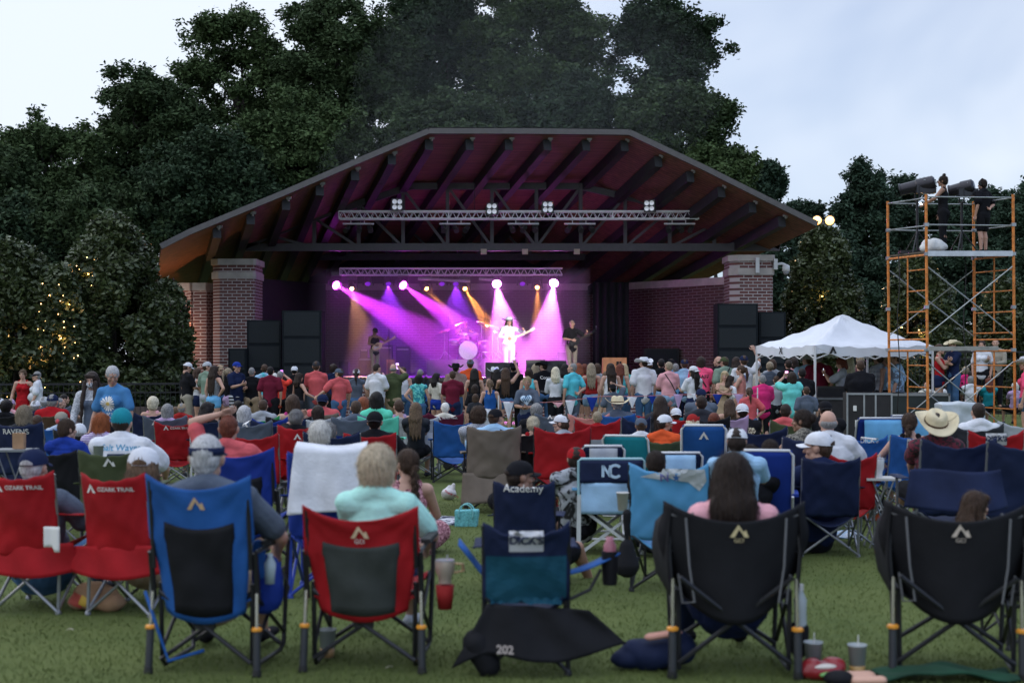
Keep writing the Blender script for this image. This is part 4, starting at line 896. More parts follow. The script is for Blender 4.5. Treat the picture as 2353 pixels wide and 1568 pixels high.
def bottom_mesh(J,key,sex,b,kind,hi):
    k=('bot',key,sex,b,kind,hi)
    if k in BC:return BC[k]
    m=MB();X=(1,0,0);t=.014;m.cap(J['pel']+Vector((0,0,-.03)),J['pel'].lerp(J['wai'],.35),(.122 if sex=='M' else .126)*b+t,.112*b+t*.6,1.26,.95,ref=X,n=16)
    for s,n in ((-1,'L'),(1,'R')):
        hp,kn,an=J['hip'+n]+Vector((s*.01,-.02,0)),J['kne'+n],J['ank'+n];rr=.092*(.6+.4*b)
        m.ell(J['pel']+Vector((s*.055,-.065,-.04)),(.08*b+t,.07+t,.085+t),12,8)
        if kind=='shorts':m.cap(hp,hp.lerp(kn,.80),rr+t,.078+t,n=12)
        elif kind=='short':m.cap(hp,hp.lerp(kn,.30),rr+t,.088+t*1.2,n=12)
        elif kind=='capri':m.cap(hp,kn,rr+t,.058+t,n=12);m.cap(kn,kn.lerp(an,.45),.058+t,.056+t)
        elif kind in ('trousers','tight'):
            t2=t if kind=='trousers' else .007
            m.cap(hp,kn,rr+t2,.060+t2,n=12);m.cap(kn,kn.lerp(an,.4),.060+t2,.058+t2,n=12);m.cap(kn.lerp(an,.35),an+Vector((0,0,.02)),.058+t2,.045+t2,n=12)
        elif kind=='skirt':m.cap(hp,hp.lerp(kn,.7),rr+t*2,.12,n=12)
    r=blob(m,.009 if hi else .016,2,.0035,len(BC),(16,40),'trousers');BC[k]=r;return r
def shoe_mesh(J,key,hi):
    k=('shoe',key,hi)
    if k in BC:return BC[k]
    out=[]
    for n in 'LR':
        m=MB();an,to=J['ank'+n],J['toe'+n];d=(to -an);d.z=0;d=d.normalized() if d.length> .01 else Vector((0,1,0))
        h=Vector((an.x,an.y,max(.045,an.z -.04))) -d*.045;m.cap(h,an+Vector((0,0,-.02)),.040,.040,n=10);m.cap(Vector((h.x,h.y,h.z)),Vector((h.x,h.y,h.z))+d*.22+Vector((0,0,-.010)),.042,.035,1.1,.8,n=12)
        out.append(blob(m,.01 if not hi else .007,2,name='shoe'))
    BC[k]=out;return out
def hair_mesh(kind,hi,capped=False):
    k=('hair',kind,hi,capped)
    if k in BC:return BC[k]
    m=MB();v=.006 if hi else .010;wr=.0022;fr=(60,140)
    def cap_(g=.0,z0=0):m.ell((0,-.020,.036),(.083+g,.098+g,.093+g),20,14);m.ell((0,-.05,.0),(.078+g,.064+g,.075+g),16,10)
    if kind=='short':cap_(.001);m.ell((0,-.06,-.035),(.062,.042,.05));
    elif kind=='crop':m.ell((0,-.021,.034),(.081,.096,.091),20,14);m.ell((0,-.052,.0),(.076,.060,.07));m.ell((0,-.062,-.035),(.058,.036,.045));wr=.0012
    elif kind=='bald':m.ell((0,-.035,-.005),(.083,.082,.052),18,12);wr=.001
    elif kind=='curly':cap_(.018);m.ell((0,-.06,-.04),(.085,.06,.07));wr=.010;fr=(40,80)
    elif kind=='fluffy':
        cap_(.026);m.ell((0,-.045,-.035),(.100,.082,.085),16,12);m.ell((-.05,.02,.06),(.05,.05,.06));m.ell((.05,.02,.06),(.05,.05,.06));wr=.006;fr=(22,60)
    elif kind in ('bob','bobw'):
        cap_(.010);m.cap((-.072,-.02,.03),(-.078,-.02,-.09),.034,.028,n=12);m.cap((.072,-.02,.03),(.078,-.02,-.09),.034,.028,n=12);m.cap((0,-.07,.02),(0,-.075,-.10),.066,.055,1.35,.8,n=16);wr=.004;fr=(30,90)
    elif kind in ('long','vlong','shoulder'):
        ln={'long':-.42,'vlong':-.52,'shoulder':-.22}[kind];cap_(.011);m.cap((-.070,-.03,.03),(-.085,-.04,-.16),.034,.036,n=12);m.cap((.070,-.03,.03),(.085,-.04,-.16),.034,.036,n=12)
        m.cap((0,-.075,.02),(0,-.115,-.14),.072,.075,1.35,.7,n=16);m.cap((0,-.115,-.12),(0,-.125,ln),.075,.058,1.65,.45,n=18);wr=.0045;fr=(25,80)
    elif kind=='pony':cap_(.004);m.ell((0,-.12,.05),(.03,.03,.03));m.cap((0,-.135,.05),(0,-.165,-.10),.032,.036,n=10);m.cap((0,-.165,-.10),(.01,-.15,-.27),.036,.012,n=10);wr=.003
    elif kind=='highpony':cap_(.004);m.ell((0,-.11,.10),(.026,.026,.026));m.cap((0,-.125,.11),(0,-.165,.02),.026,.034,n=10);m.cap((0,-.165,.02),(0,-.155,-.17),.034,.012,n=10);wr=.003
    elif kind=='bun':cap_(.003);m.ell((0,-.125,.045),(.042,.035,.042),12,8);wr=.003
    elif kind=='topbun':cap_(.003);m.ell((0,-.035,.150),(.034,.034,.032),12,8);wr=.003
    elif kind=='lowbun':cap_(.003);m.ell((0,-.115,-.03),(.048,.04,.045),12,8);wr=.003
    elif kind=='updo':cap_(.007);m.ell((.005,-.12,.02),(.05,.04,.065),12,8);m.ell((.0,-.11,.08),(.04,.035,.03));wr=.005;fr=(40,90)
    elif kind=='braid':
        cap_(.004);z=-.03;yb=-.10
        for i in range(9):m.ell((.012*(-1)**i,yb -.02 -.004*i,z),(.030 -.0015*i,.022,.030));z -=.034
        m.cap((0,-.15,z+.02),(0,-.15,z -.05),.014,.006)
    if kind in ('long','vlong','shoulder','bob','bobw','fluffy'):m.cap((-.05,.058,.075),(.05,.058,.078),.03,.03,n=10)
    r=blob(m,v,1,wr*.5,len(BC),fr,'hair');n=len(r.vertices);P=np.empty(n*3);r.vertices.foreach_get('co',P);P=P.reshape(-1,3)
    az=np.arctan2(P[:,1]+.04,P[:,0]+.0001);z=P[:,2];sh=np.clip((.115 -z)/.06,0,1);w=(np.sin(19*az+3*np.sin(9*z))+.8*np.sin(31*az+2*np.sin(14*z+1))+.6*np.sin(53*az+5*z))*sh
    amp=wr*(.55 if kind not in ('crop','bald') else .2);P[:,0]+=np.cos(az)*w*amp;P[:,1]+=np.sin(az)*w*amp;P[:,2]+=np.clip(-(z+.05),0,.5)*.10*np.sin(11*az+1)
    r.vertices.foreach_set('co',P.ravel());r.update()
    if hi and kind not in ('crop','bald'):
        rg=np.random.default_rng(7);NN=np.empty(n*3);r.vertices.foreach_get('normal',NN);NN=NN.reshape(-1,3);c=3200;i=rg.integers(0,n,c)
        if capped:ok=np.nonzero(z< .0)[0];i=rg.choice(ok,c)
        p=P[i];nn=NN[i];ln=(.075 if kind in ('long','vlong','shoulder') else .042)*rg.uniform(.6,1.3,c)[:,None]
        d=np.array([0,-.15,-1.0])+.35*rg.normal(size=(c,3))*(2 if kind in ('curly','fluffy','updo') else 1);d -=nn*(d*nn).sum(1)[:,None];d/=np.linalg.norm(d,axis=1)[:,None]+1e-6;sd=np.cross(nn,d)*.0011
        q=p+nn*.001;e_=p+d*ln+nn*rg.uniform(-.001,.011,c)[:,None];md=(q+e_)/2+nn*.003
        V=np.concatenate([P]+[x for x in (q -sd,q+sd,md+sd,md -sd,e_)]);F_2=[tuple(f.vertices) for f in r.polygons]
        for j in range(c):a=n+j;F_2+=[(a,a+c,a+2*c,a+3*c),(a+3*c,a+2*c,a+4*c)]
        r2=bpy.data.meshes.new('hair');r2.from_pydata(V.tolist(),[],F_2);r2.update();r2.polygons.foreach_set('use_smooth',[True]*len(r2.polygons));r=r2
    BC[k]=r;return r
def cap_mesh(back):
    if ('cap',back) in BC:return BC[('cap',back)]
    s=-1 if back else 1;m=MB();prof=[]
    n=24;v=[];f=[];K=9
    for i in range(K+1):
        t=i/K*math.pi/2;r=math.cos(t);z=math.sin(t)
        for j in range(n):
            a=2*math.pi*j/n;rr=r*(1+.012*math.cos(6*a)*(1 -i/K));sl=-.018*math.sin(a)*(1 -z)*s*-1
            v.append((math.cos(a)*.094*rr**.85 if r> 0 else 0,math.sin(a)*.111*rr**.85 -.010,.030+z*.098+sl*.5))
    for i in range(K):
        for j in range(n):f.append((i*n+j,i*n+(j+1) % n,(i+1)*n+(j+1) % n,(i+1)*n+j))
    m.add(v,f);m.ell((0,-.01,.129),(.008,.008,.004),8,4);dome=m.mesh('crown',smooth=True)
    m=MB()
    def br(u,w):
        a=R(20+140*u);x0,y0=math.cos(a)*.094,math.sin(a)*.111 -.010;x1,y1=math.cos(a)*.088,math.sin(a)*.100+.070;x,y=x0+(x1 -x0)*w,y0+(y1 -y0)*w
        return (x,s*(y+.01) -.01 if s< 0 else y,.034 -.022*(abs(x)/.09)**2 -.012*w)
    m.sheet(br,14,4,.004);r=(dome,m.mesh('brim',smooth=True));BC[('cap',back)]=r;return r
def hat_mesh(kind):
    if ('hat',kind) in BC:return BC[('hat',kind)]
    m=MB();n=32
    if kind=='cowboy':
        v=[];f=[]
        prof=[(.112,.030),(.108,.06),(.102,.10),(.092,.125),(.070,.138),(.035,.133),(.0,.125)]
        for i,(r,z) in enumerate(prof):
            for j in range(n):
                a=2*math.pi*j/n;c,s=math.cos(a),math.sin(a);pin=(1 -.18*max(0,s)*(i/6));dz=-.022*(i>=3)*max(0,1 -abs(c)*r/.035) if r< .075 else 0
                v.append((c*r*.92*pin,s*r*1.1 -.012,z+dz))
        for i in range(6):
            for j in range(n):f.append((i*n+j,i*n+(j+1) % n,(i+1)*n+(j+1) % n,(i+1)*n+j))
        m.add(v,f)
        def br(u,w):
            a=2*math.pi*u;c,s=math.cos(a),math.sin(a);r=.104+.098*w
            return (c*r*.95,s*r*1.16 -.012,.034+.075*(abs(c)**3)*w*w -.014*abs(s)*w)
        m.sheet(br,36,5,.004)
        m2=MB();m2.lathe([(.114,.034),(.1125,.052),(.109,.052),(.109,.034)],(0,-.012,0),24,sx=.93,sy=1.1);r=(m.mesh('hat',smooth=True),m2.mesh('hat_band',smooth=True))
    elif kind=='visor':
        m.lathe([(.0885,.020),(.0895,.060),(.0865,.060),(.0855,.020)],(0,-.010,0),26,sx=.98,sy=1.17)
        m2=MB()
        def br(u,w):
            a=R(20+140*u);x0,y0=math.cos(a)*.09,math.sin(a)*.105 -.010;x1,y1=math.cos(a)*.085,math.sin(a)*.100+.070;return (x0+(x1 -x0)*w,y0+(y1 -y0)*w,.03 -.02*(abs(x0)/.09)**2)
        m2.sheet(br,14,3,.004);r=(m.mesh('band',smooth=True),m2.mesh('brim',smooth=True))
    elif kind=='beanie':
        m.ell((0,-.014,.042),(.090,.106,.098),22,14);r=(m.mesh('crown',smooth=True),None)
    BC[('hat',kind)]=r;return r
used_labels=set()
PEOPLE=[]
def person(z,x,ty,Y,spec,label,rz=0,pose='stand',s=None,group=None,yaw=0,pitch=0,b=1.0,hi=None,sex='M',arms='down',leg='stand',lean=0.0,skin='fair',hair='brown',hk='short',cap=None,capc='white',top=None,topc='white',
           bot=None,botc='black',shoes='charcoal',face=False,dz=0.0,zabs=None,quick=False,gcol=None):
    """(x, ty): photo position of the top of the head, in the crop z. spec is unused text kept short."""
    if pose=='sit':Y=Y+.07+.11*b
    px,py=zc(z,x,ty);zt=wz(py,Y) if zabs is None else zabs;gz=g(Y)+dz;Hn={'stand':1.765,'sit':1.31,'ground':.93}[pose]
    hat=.018 if cap else 0.0
    if s is None:
        s=(zt -gz -hat)/Hn
        if pose=='sit':s=min(1.08,max(.72,s))
        if pose=='ground':s=min(1.05,max(.55,s))
        s=min(1.13,max(.5,s))
    base=zt -hat -Hn*s
    hi=(Y< 18) if hi is None else hi
    low=0.0
    if pose=='sit':low=min(.24,max(0,round((gz -base)/s/.06)*.06))
    key=(pose,low,sex,b,tuple(arms) if not isinstance(arms,str) else arms,leg,lean)
    J=skeleton(pose,sex,b,arms,lean,leg,low)
    hx,hy=J['hed'].x*s,J['hed'].y*s;c,sn=math.cos(R(rz)),math.sin(R(rz));ox,oy=hx*c -hy*sn,hx*sn+hy*c
    X=wx(px,Y)
    e=empty('person',(X -ox,Y -oy,base if pose !='stand' or zabs is not None else gz),rz=R(rz),s=s,label=label,cat='person',group=group)
    if pose=='stand' and zabs is None:e.location.z=base
    mk('body',body(J,key,sex,b,yaw,pitch,hi),skinm(skin),e)
    HM=Matrix.Translation(J['hed']) @ Euler((R(-pitch),0,R(yaw))).to_matrix().to_4x4()
    def onhead(name,me,mt):
        o=mk(name,me,mt,e);o.matrix_local=HM;return o
    tp=None
    if top:tp=mk('dress' if top=='dress' else 'shirt',top_mesh(J,key,sex,b,top,hi),fab(topc),e)
    if bot:mk({'trousers':'trousers','tight':'trousers','skirt':'skirt'}.get(bot,'shorts'),bottom_mesh(J,key,sex,b,bot,hi),fab(botc),e)
    if (pose !='stand' or zabs is not None or dz or Y< 13):
        for sm_ in shoe_mesh(J,key,hi):mk('shoe',sm_,cloth(shoes),e)
    if hk:onhead('hair',hair_mesh(hk,hi,bool(cap)),hairm(hair))
    if cap:
        kd={'cap':'cap','back':'cap'}.get(cap,cap)
        me=cap_mesh(cap=='back') if kd=='cap' else hat_mesh(kd);nm='cap' if kd=='cap' else 'visor' if kd=='visor' else 'beanie' if kd=='beanie' else 'hat'
        o=onhead(nm,me[0],cloth(capc))
        if hk in ('long','vlong','shoulder','bob','bobw','curly','fluffy'):o.matrix_local=HM @ Matrix.Diagonal((1.12,1.08,1.10,1))

        if me[1]:q=mk('brim' if kd !='cowboy' else 'hat_band',me[1],cloth(capc if kd !='cowboy' else ('brown' if capc=='cream' else 'black')),o)
        if cap=='cap' and hk and hi:
            m=MB();m.sheet(lambda u,w:(math.cos(R(-117+54*u))*.096,math.sin(R(-117+54*u))*.117 -.010,.026+w*.034*math.sin(math.pi*(.06+.88*u))**.6),12,4,.003);mk('opening',m.mesh('opening',smooth=True),hairm(hair),o)
    if face:
        for sx_ in (-1,1):
            m=MB();m.ell((sx_*.031,.0845,.014),(.013,.008,.007),10,8);onhead('eye',m.mesh('eye',smooth=True),mat('eye white',(.5,.48,.46),.3,var=0))
            m=MB();m.ell((sx_*.031,.0915,.014),(.0062,.003,.0062),8,6);onhead('iris',m.mesh('iris',smooth=True),mat('iris',(.03,.02,.015),.2,var=0))
            m=MB();m.cap((sx_*.016,.094,.034),(sx_*.046,.082,.036),.0035,.0025,n=6);onhead('eyebrow',m.mesh('eyebrow',smooth=True),hairm(hair))
        m=MB();m.cap((-.020,.0955,-.060),(.020,.0955,-.060),.0045,.0045,1,1,n=8);m.ell((0,.099,-.064),(.015,.005,.006),8,6);onhead('lips',m.mesh('lips',smooth=True),mat('lips',(.34,.10,.09),.5,var=0))
    assert label not in used_labels,label
    used_labels.add(label);PEOPLE.append(e)
    e['_J']=0;del e['_J']
    return e,J,tp,HM
def hold(e,J,side,name,mesh_,mt,label,cat,off=(0,0,0),rot=(0,0,0)):
    """a thing held in a hand stays a thing of its own"""
    w=J['wri'+side];d=(w -J['elb'+side]).normalized();p=w+d*.075+Vector(off);M=Matrix.LocRotScale(e.location,e.rotation_euler,e.scale);q=M @ p
    o=mk(name,mesh_,mt,loc=q,rot=(rot[0],rot[1],rot[2]+e.rotation_euler.z));o.scale=e.scale;return tag(o,label,cat)
_m=MB();_m.box((0,0,0),(.078,.010,.155));PHONE=_m.mesh('phone')
def phone(e,J,side,label,lit=(.5,.3,.9)):
    w=J['wri'+side];d=(w -J['elb'+side]).normalized();p=w+d*.10;M=Matrix.LocRotScale(e.location,e.rotation_euler,e.scale);q=M @ p
    t=empty('phone',q,rz=e.rotation_euler.z,s=e.scale.x,label=label,cat='phone')
    mk('case',PHONE,cloth('ltgrey'),t);m=MB();m.box((0,-.0065,0),(.068,.002,.14));mk('screen',m.mesh('screen'),mat('phone screen',lit,.2,var=0,emit=lit,es=1.6),t)
# ===== folding chairs
def T3(m,a,b,r=.0105,n=7):m.tube([a,b],r,n)
CH={}
def place_meshes(e,parts,mats):
    for nm,me,key,par in parts:
        pass
def crease(x,v):
    d=math.hypot(1 -abs(x),(1 -v)*1.2);a=math.atan2(1 -v,1.001 -abs(x));return .0065*math.sin(15*a+(1 if x> 0 else 2.6))*math.exp(-d*1.1)*min(1,d*4)+.004*math.sin(21*v+9*x*x)*(1 -v)
def camp_parts(w=.54,ht=.90,occ=0,wide=0.0):
    """quad folding chair facing +Y, rear side at -Y; returns [(name, mesh, material key)]"""
    k=('camp',w,ht,occ)
    if k in CH:return CH[k]
    P=[];h=w/2;yb,yt=-.20,-.34;zs=.40
    for s in (-1,1):
        m=MB();m.tube([(s*(h -.0),-.27,.01),(s*h,-.245,.40),(s*(h+.00),yt+.0,ht -.02)],.0115,8);m.lathe([(.02,0),(.021,.012),(.013,.03)],(s*h,-.27,0),10);P.append(('leg',m.mesh('leg',auto=40),'frame'))
        m=MB();m.tube([(s*(h -.0),.25,.01),(s*(h+.01),.25,.60)],.0105,8);m.lathe([(.02,0),(.021,.012),(.013,.03)],(s*h,.25,0),10);P.append(('leg',m.mesh('leg',auto=40),'frame'))
        m=MB();T3(m,(s*h,-.27,.03),(s*h,.25,.38));T3(m,(s*h,.25,.03),(s*h,-.25,.38));P.append(('side_brace',m.mesh('side_brace'),'frame'))
    m=MB();T3(m,(-h,-.275,.02),(h,-.25,.385),.0105);P.append(('cross_brace',m.mesh('cross_brace'),'frame'));m=MB();T3(m,(h,-.285,.02),(-h,-.26,.385),.0105);P.append(('cross_brace',m.mesh('cross_brace'),'frame'))
    m=MB();T3(m,(-h,.25,.02),(h,.24,.385),.0105);P.append(('cross_brace',m.mesh('cross_brace'),'frame'));m=MB();T3(m,(h,.262,.02),(-h,.252,.385),.0105);P.append(('cross_brace',m.mesh('cross_brace'),'frame'))
    def back(u,v):
        x=(u -.5)*2;z=.36+(ht -.36)*v;c=1 -x*x;z -=(.075 if not occ else .05)*c*max(0,(v -.75)/.25);yy=-.255 -.09*v -(.05+.05*occ)*c*(1 -.4*v)*(.5+v)
        return (x*(h+.004),yy+.006*math.sin(9*v+3*x)+crease(x,v),z+.004*math.sin(14*x))
    m=MB();m.sheet(back,26,18,.006);P.append(('backrest',m.mesh('backrest',smooth=True),'fabric'))
    def seat(u,v):
        x=(u -.5)*2;yy=-.27+.52*v;c=1 -x*x;return (x*(h+wide*(1 -v)),yy -.02*c*(1 -v),.42 -.10*c -.05*(1 -v)*c+.02*v)
    m=MB();m.sheet(seat,14,10,.006)
    def skirt(u,v):
        x=(u -.5)*2;c=1 -x*x;return (x*(h+.05+.03*v),-.285 -.03*c -.02*v,.30+.13*v -(.05+.04*c)*(1 -v)*1.0)
    P.append(('seat',m.mesh('seat',smooth=True),'fabric'))
    for s in (-1,1):
        m=MB();m.sheet(lambda u,v:(s*(h+.015+.055*math.sin(math.pi*v)*0+(v -.5)*.085),-.29+.58*u,.60+.03*(1 -u) -.018*math.sin(math.pi*u) -.01*abs(v -.5)),12,3,.007);P.append(('armrest',m.mesh('armrest',smooth=True),'fabric'))
    CH[k]=P;return P
def build_parts(e,P,mm):
    out={}
    for nm,me,key in P:
        if key=='pillow' and key not in mm:continue
        o=mk(nm,me,mm.get(key,mm['fabric']),e);out.setdefault(nm,[]).append(o)
    return out
CHAIR_GROUP='folding chairs set out on the lawn'
chair_labels=set()
def emblem(kind):
    if kind=='peak':return polys([[(-.045,-.03),(0,.04),(.045,-.03),(.022,-.03),(0,.008),(-.022,-.03)]],.85)
    if kind=='gci':return polys([[(-.06,-.04),(-.005,.045),(.03,-.005),(.045,.01),(.065,-.04),(.035,-.04),(.025,-.02),(.0,.015),(-.03,-.04)]],.72)
def chair(z,x,ty,Y,label,kind='camp',fabric='red',fabric2=None,frame=STEEL,rz=0,w=.54,occ=0,text=None,tsize=.05,tz=.80,tx=0,logo=None,lx=0,lz=.8,ls=1.0,s=None,ht=.90,group=CHAIR_GROUP,print_mat=None,draped=None):
    px,py=zc(z,x,ty);zt=wz(py,Y);gz=g(Y)
    if s is None:s=min(1.15,max(.62,(zt -gz)/ht))
    base=gz
    e=empty('folding_chair',(wx(px,Y),Y+.2,base),rz=R(rz),s=s,label=label,cat='folding chair',group=group)
    assert label not in chair_labels,label
    chair_labels.add(label);fm=nylon(fabric);mm=dict(fabric=fm,frame=frame,black=RUB,mesh=nylon(fabric2 or 'charcoal'))
    if fabric2 and fabric2 !=fabric:mm['pillow']=mm['mesh']
    if kind=='camp':o=build_parts(e,camp_parts(w,ht,occ),mm)
    elif kind=='rocker':o=build_parts(e,rocker_parts(w,ht),mm)
    elif kind=='beach':o=build_parts(e,beach_parts(w,ht),mm)
    bk=o['backrest'][0];pm=print_mat or INK
    if fabric2 and kind=='camp':
        m=MB()
        art=polys([[(-w*.36,-.12*ht),(w*.36,-.12*ht),(w*.40,.12*ht),(-w*.40,.12*ht)]]);print_on(bk,art,'mesh_panel',nylon(fabric2),0,ht*.62,off=.0045,step=.05,parent=bk)
    if text:print_on(bk,textmesh(text,tsize,bold=.0006),'lettering',pm,tx,tz*ht/.9,off=.0062,step=.04,parent=bk)
    if logo:
        a=emblem(logo)
        for v in a.vertices:v.co*=ls
        print_on(bk,a,'emblem',pm,lx,lz*ht/.9,off=.0065,step=.04,parent=bk)
    return e,o
def rocker_parts(w=.56,ht=.97):
    k=('rocker',w,ht)
    if k in CH:return CH[k]
    P=[];h=w/2;q=[]
    for s in (-1,1):
        m=MB();m.tube([(s*(h+.01),-.30,.02),(s*(h+.005),-.285,.22)],.019,12);P.append(('piston_barrel',m.mesh('piston_barrel',auto=40),'barrel'))
        m=MB();m.tube([(s*(h+.005),-.285,.22),(s*h,-.27,.40)],.0095,10);P.append(('piston_rod',m.mesh('piston_rod',auto=40),'rod'))
        m=MB();m.lathe([(.019,-.004),(.026,0),(.026,.010),(.019,.016)],(s*(h+.005),-.285,.222),14);P.append(('ring',m.mesh('ring'),'ring'))
        m=MB();m.lathe([(.021,0),(.024,.01),(.02,.035)],(s*(h+.01),-.30,0),12);P.append(('foot',m.mesh('foot'),'black'))
        m=MB();m.tube([(s*h,-.25,.36),(s*h,-.27,.47),(s*h,-.30,.60)],.015,8);m.tube([(s*(h -.02),-.30,.52),(s*(h -.02),-.36,ht -.02)],.011,8);P.append(('back_post',m.mesh('back_post',auto=40),'frame'))
        m=MB();m.tube([(s*(h -.03),-.24,.44),(s*(h -.035),-.235,.06),(s*(h -.035),-.20,.028),(s*(h -.03),.20,.028),(s*(h -.02),.235,.06),(s*h,.25,.60)],.0125,8);P.append(('side_leg',m.mesh('side_leg',auto=50),'frame'))
        m=MB();m.tube([(s*h,.25,.60),(s*(h+.005),.0,.615),(s*h,-.29,.60)],.0105,8);P.append(('arm_tube',m.mesh('arm_tube',auto=50),'frame'))
        m=MB();m.box((s*(h+.005),.03,.628),(.05,.34,.022));P.append(('arm_pad',m.mesh('arm_pad'),'black'))
        m=MB();T3(m,(s*(h -.03),-.235,.40),(s*(h -.02),.235,.12),.0105);T3(m,(s*(h -.03),-.235,.10),(s*(h -.02),.235,.42),.0105);P.append(('side_brace',m.mesh('side_brace'),'frame'))
    for yy,zz in ((-.245,0),(.24,0)):
        m=MB();T3(m,(-(h -.03),yy,.06),(h -.03,yy+.012,.40),.0115);P.append(('cross_brace',m.mesh('cross_brace'),'frame'))
        m=MB();T3(m,((h -.03),yy -.026,.06),(-(h -.03),yy -.014,.40),.0115);P.append(('cross_brace',m.mesh('cross_brace'),'frame'))
    m=MB();m.box((0,-.262,.232),(.10,.02,.03));P.append(('hinge',m.mesh('hinge'),'black'))
    def bx(u,v):
        x=(u -.5)*2;c=1 -x*x;ww=h*(1 if v> .55 else .80+.20*(v/.55)**1.0) -(.0 if v> .52 else .012)
        z=.30+(ht -.30)*v;z -=.075*c*max(0,(v -.72)/.28)**1.2;z -=.05*c*max(0,(.12 -v)/.12)
        return (x*ww,-.24 -.125*v -.06*c*(1.1 -.5*v) -.005*math.sin(11*v+5*x)+crease(x,v),z)
    m=MB();m.sheet(bx,32,26,.007);P.append(('backrest',m.mesh('backrest',smooth=True),'fabric'))
    def mx(u,v):
        x=(u -.5)*2;vv=.03+.63*v;c=1 -x*x*.6;uu=.5+(u -.5)*(.72 -.06*v);vv -=.05*(1 -x*x)*max(0,(v -.7)/.3);p=bx(uu,vv);return (p[0],p[1] -.0055,p[2])
    m=MB();m.sheet(mx,16,12,.003);P.append(('mesh_panel',m.mesh('mesh_panel',smooth=True),'mesh'))
    m=MB();m.sheet(lambda u,v:((u -.5)*2*(h -.03),-.25+.50*v,.42 -.07*(1 -((u -.5)*2)**2) -.05*(1 -v)),12,8,.007);P.append(('seat',m.mesh('seat',smooth=True),'fabric'))
    CH[k]=P;return P
def beach_parts(w=.56,ht=.90):
    k=('beach',w,ht)
    if k in CH:return CH[k]
    P=[];h=w/2
    m=MB();m.tube([(-h,.02,.20),(-h,-.20,.55),(-h,-.34,ht -.04),(-h+.03,-.355,ht),(h -.03,-.355,ht),(h,-.34,ht -.04),(h,-.20,.55),(h,.02,.20)],.012,8);P.append(('back_frame',m.mesh('back_frame',auto=50),'frame'))
    for s in (-1,1):
        m=MB();m.tube([(s*h,-.30,.015),(s*h,-.02,.28),(s*h,.28,.50)],.0115,8);P.append(('leg',m.mesh('leg',auto=50),'frame'));m=MB();m.tube([(s*h,.30,.015),(s*h,.0,.28),(s*h,-.22,.52)],.0115,8);P.append(('leg',m.mesh('leg',auto=50),'frame'))
        m=MB();m.box((s*(h+.02),.02,.53),(.055,.46,.025));P.append(('armrest',m.mesh('armrest'),'arm'))
    m=MB();T3(m,(-h,-.30,.02),(h,-.30,.02),.011);T3(m,(-h,.30,.02),(h,.30,.02),.011);P.append(('ground_bar',m.mesh('ground_bar'),'frame'))
    m=MB();m.sheet(lambda u,v:((u -.5)*2*(h -.006),-.03 -.325*v -.03*(1 -((u -.5)*2)**2)*math.sin(math.pi*v) -.006,.22+(ht -.22)*v),12,12,.006);P.append(('backrest',m.mesh('backrest',smooth=True),'fabric'))
    m=MB();m.sheet(lambda u,v:((u -.5)*2*(h -.006),-.04+.46*v,.24 -.05*math.sin(math.pi*v)+.14*v),8,8,.006);P.append(('seat',m.mesh('seat',smooth=True),'fabric'))
    m=MB();m.sheet(lambda u,v:((u -.5)*2*(h -.07),-.39 -.012*math.sin(math.pi*v) -.012*math.sin(7*u),ht -.02 -.30*v),10,6,.012);P.append(('pillow',m.mesh('pillow',smooth=True),'pillow'))
    CH[k]=P;return P
# ===== the audience
ZO['zd']=(1583.1,814.2,3.06);ZO['zC']=(1085.6,814.2,4.0)
GF='people standing in front of the stage';GS='people sitting on the lawn';GG='people standing on the lawn'
def st(z,x,y,Y,label,**k):
    k.setdefault('group',GF);return person(z,x,y,Y,'',label,pose='stand',**k)
def si(z,x,y,Y,label,**k):
    k.setdefault('group',GS);k.setdefault('bot','shorts');k.setdefault('arms','lap');return person(z,x,y,Y,'',label,pose='sit',**k)
F_=dict(sex='F')
# --- left group by the brick pillar
st('z2',1045,118,35,'man in white cap, black tee and pale trousers, leftmost of the standing crowd',rz=-55,top='tee',topc='black',bot='trousers',botc='khaki',cap='cap',capc='white',arms=('loose','front'),pitch=18,b=1.1)
st('z2',1225,240,36,'brown-haired woman in white tank and navy shorts behind the sage polo man',rz=-70,top='tank',topc='white',bot='short',botc='navy',hk='long',hair='brown',arms='front',**F_)
st('z2',1400,105,34.8,'man in grey cap, sage polo and pale shorts facing right',rz=-40,yaw=-35,top='polo',topc='sage',bot='shorts',botc='ltgrey',cap='cap',capc='silver',arms=('loose','front'))
st('z2',1530,190,34.2,'woman with waist-long dark hair, striped top and light blue shorts',rz=-30,top='tank',topc='stripe:black:ltgrey:26',bot='short',botc='sky',hk='vlong',hair='dark',arms=('down','hips'),**F_)
st('z2',1635,175,37,'brown-haired woman in tan cap partly behind the long dark hair',rz=-150,top='tee',topc='black',hk='long',cap='cap',capc='tan',bot='short',botc='denim',**F_)
st('z2',1790,235,36,'woman in black tee and lavender shorts holding a drink',rz=-60,top='tee',topc='black',bot='short',botc='lilac',hk='pony',hair='ash',arms='cup',**F_)
st('z2',1935,108,34.8,'bearded man in blue and white cap, navy polo and white shorts, face turned right',rz=-125,top='polo',topc='navy',bot='shorts',botc='stripe:white:black:4',cap='cap',capc='royal',arms=('front','cup'),face=True,b=1.1)
st('z2',2205,222,35,'grey-haired man in black shirt and khaki shorts beside the speaker stack',top='tee',topc='black',bot='shorts',botc='tan',hair='grey',hk='crop',arms='front',b=1.05)
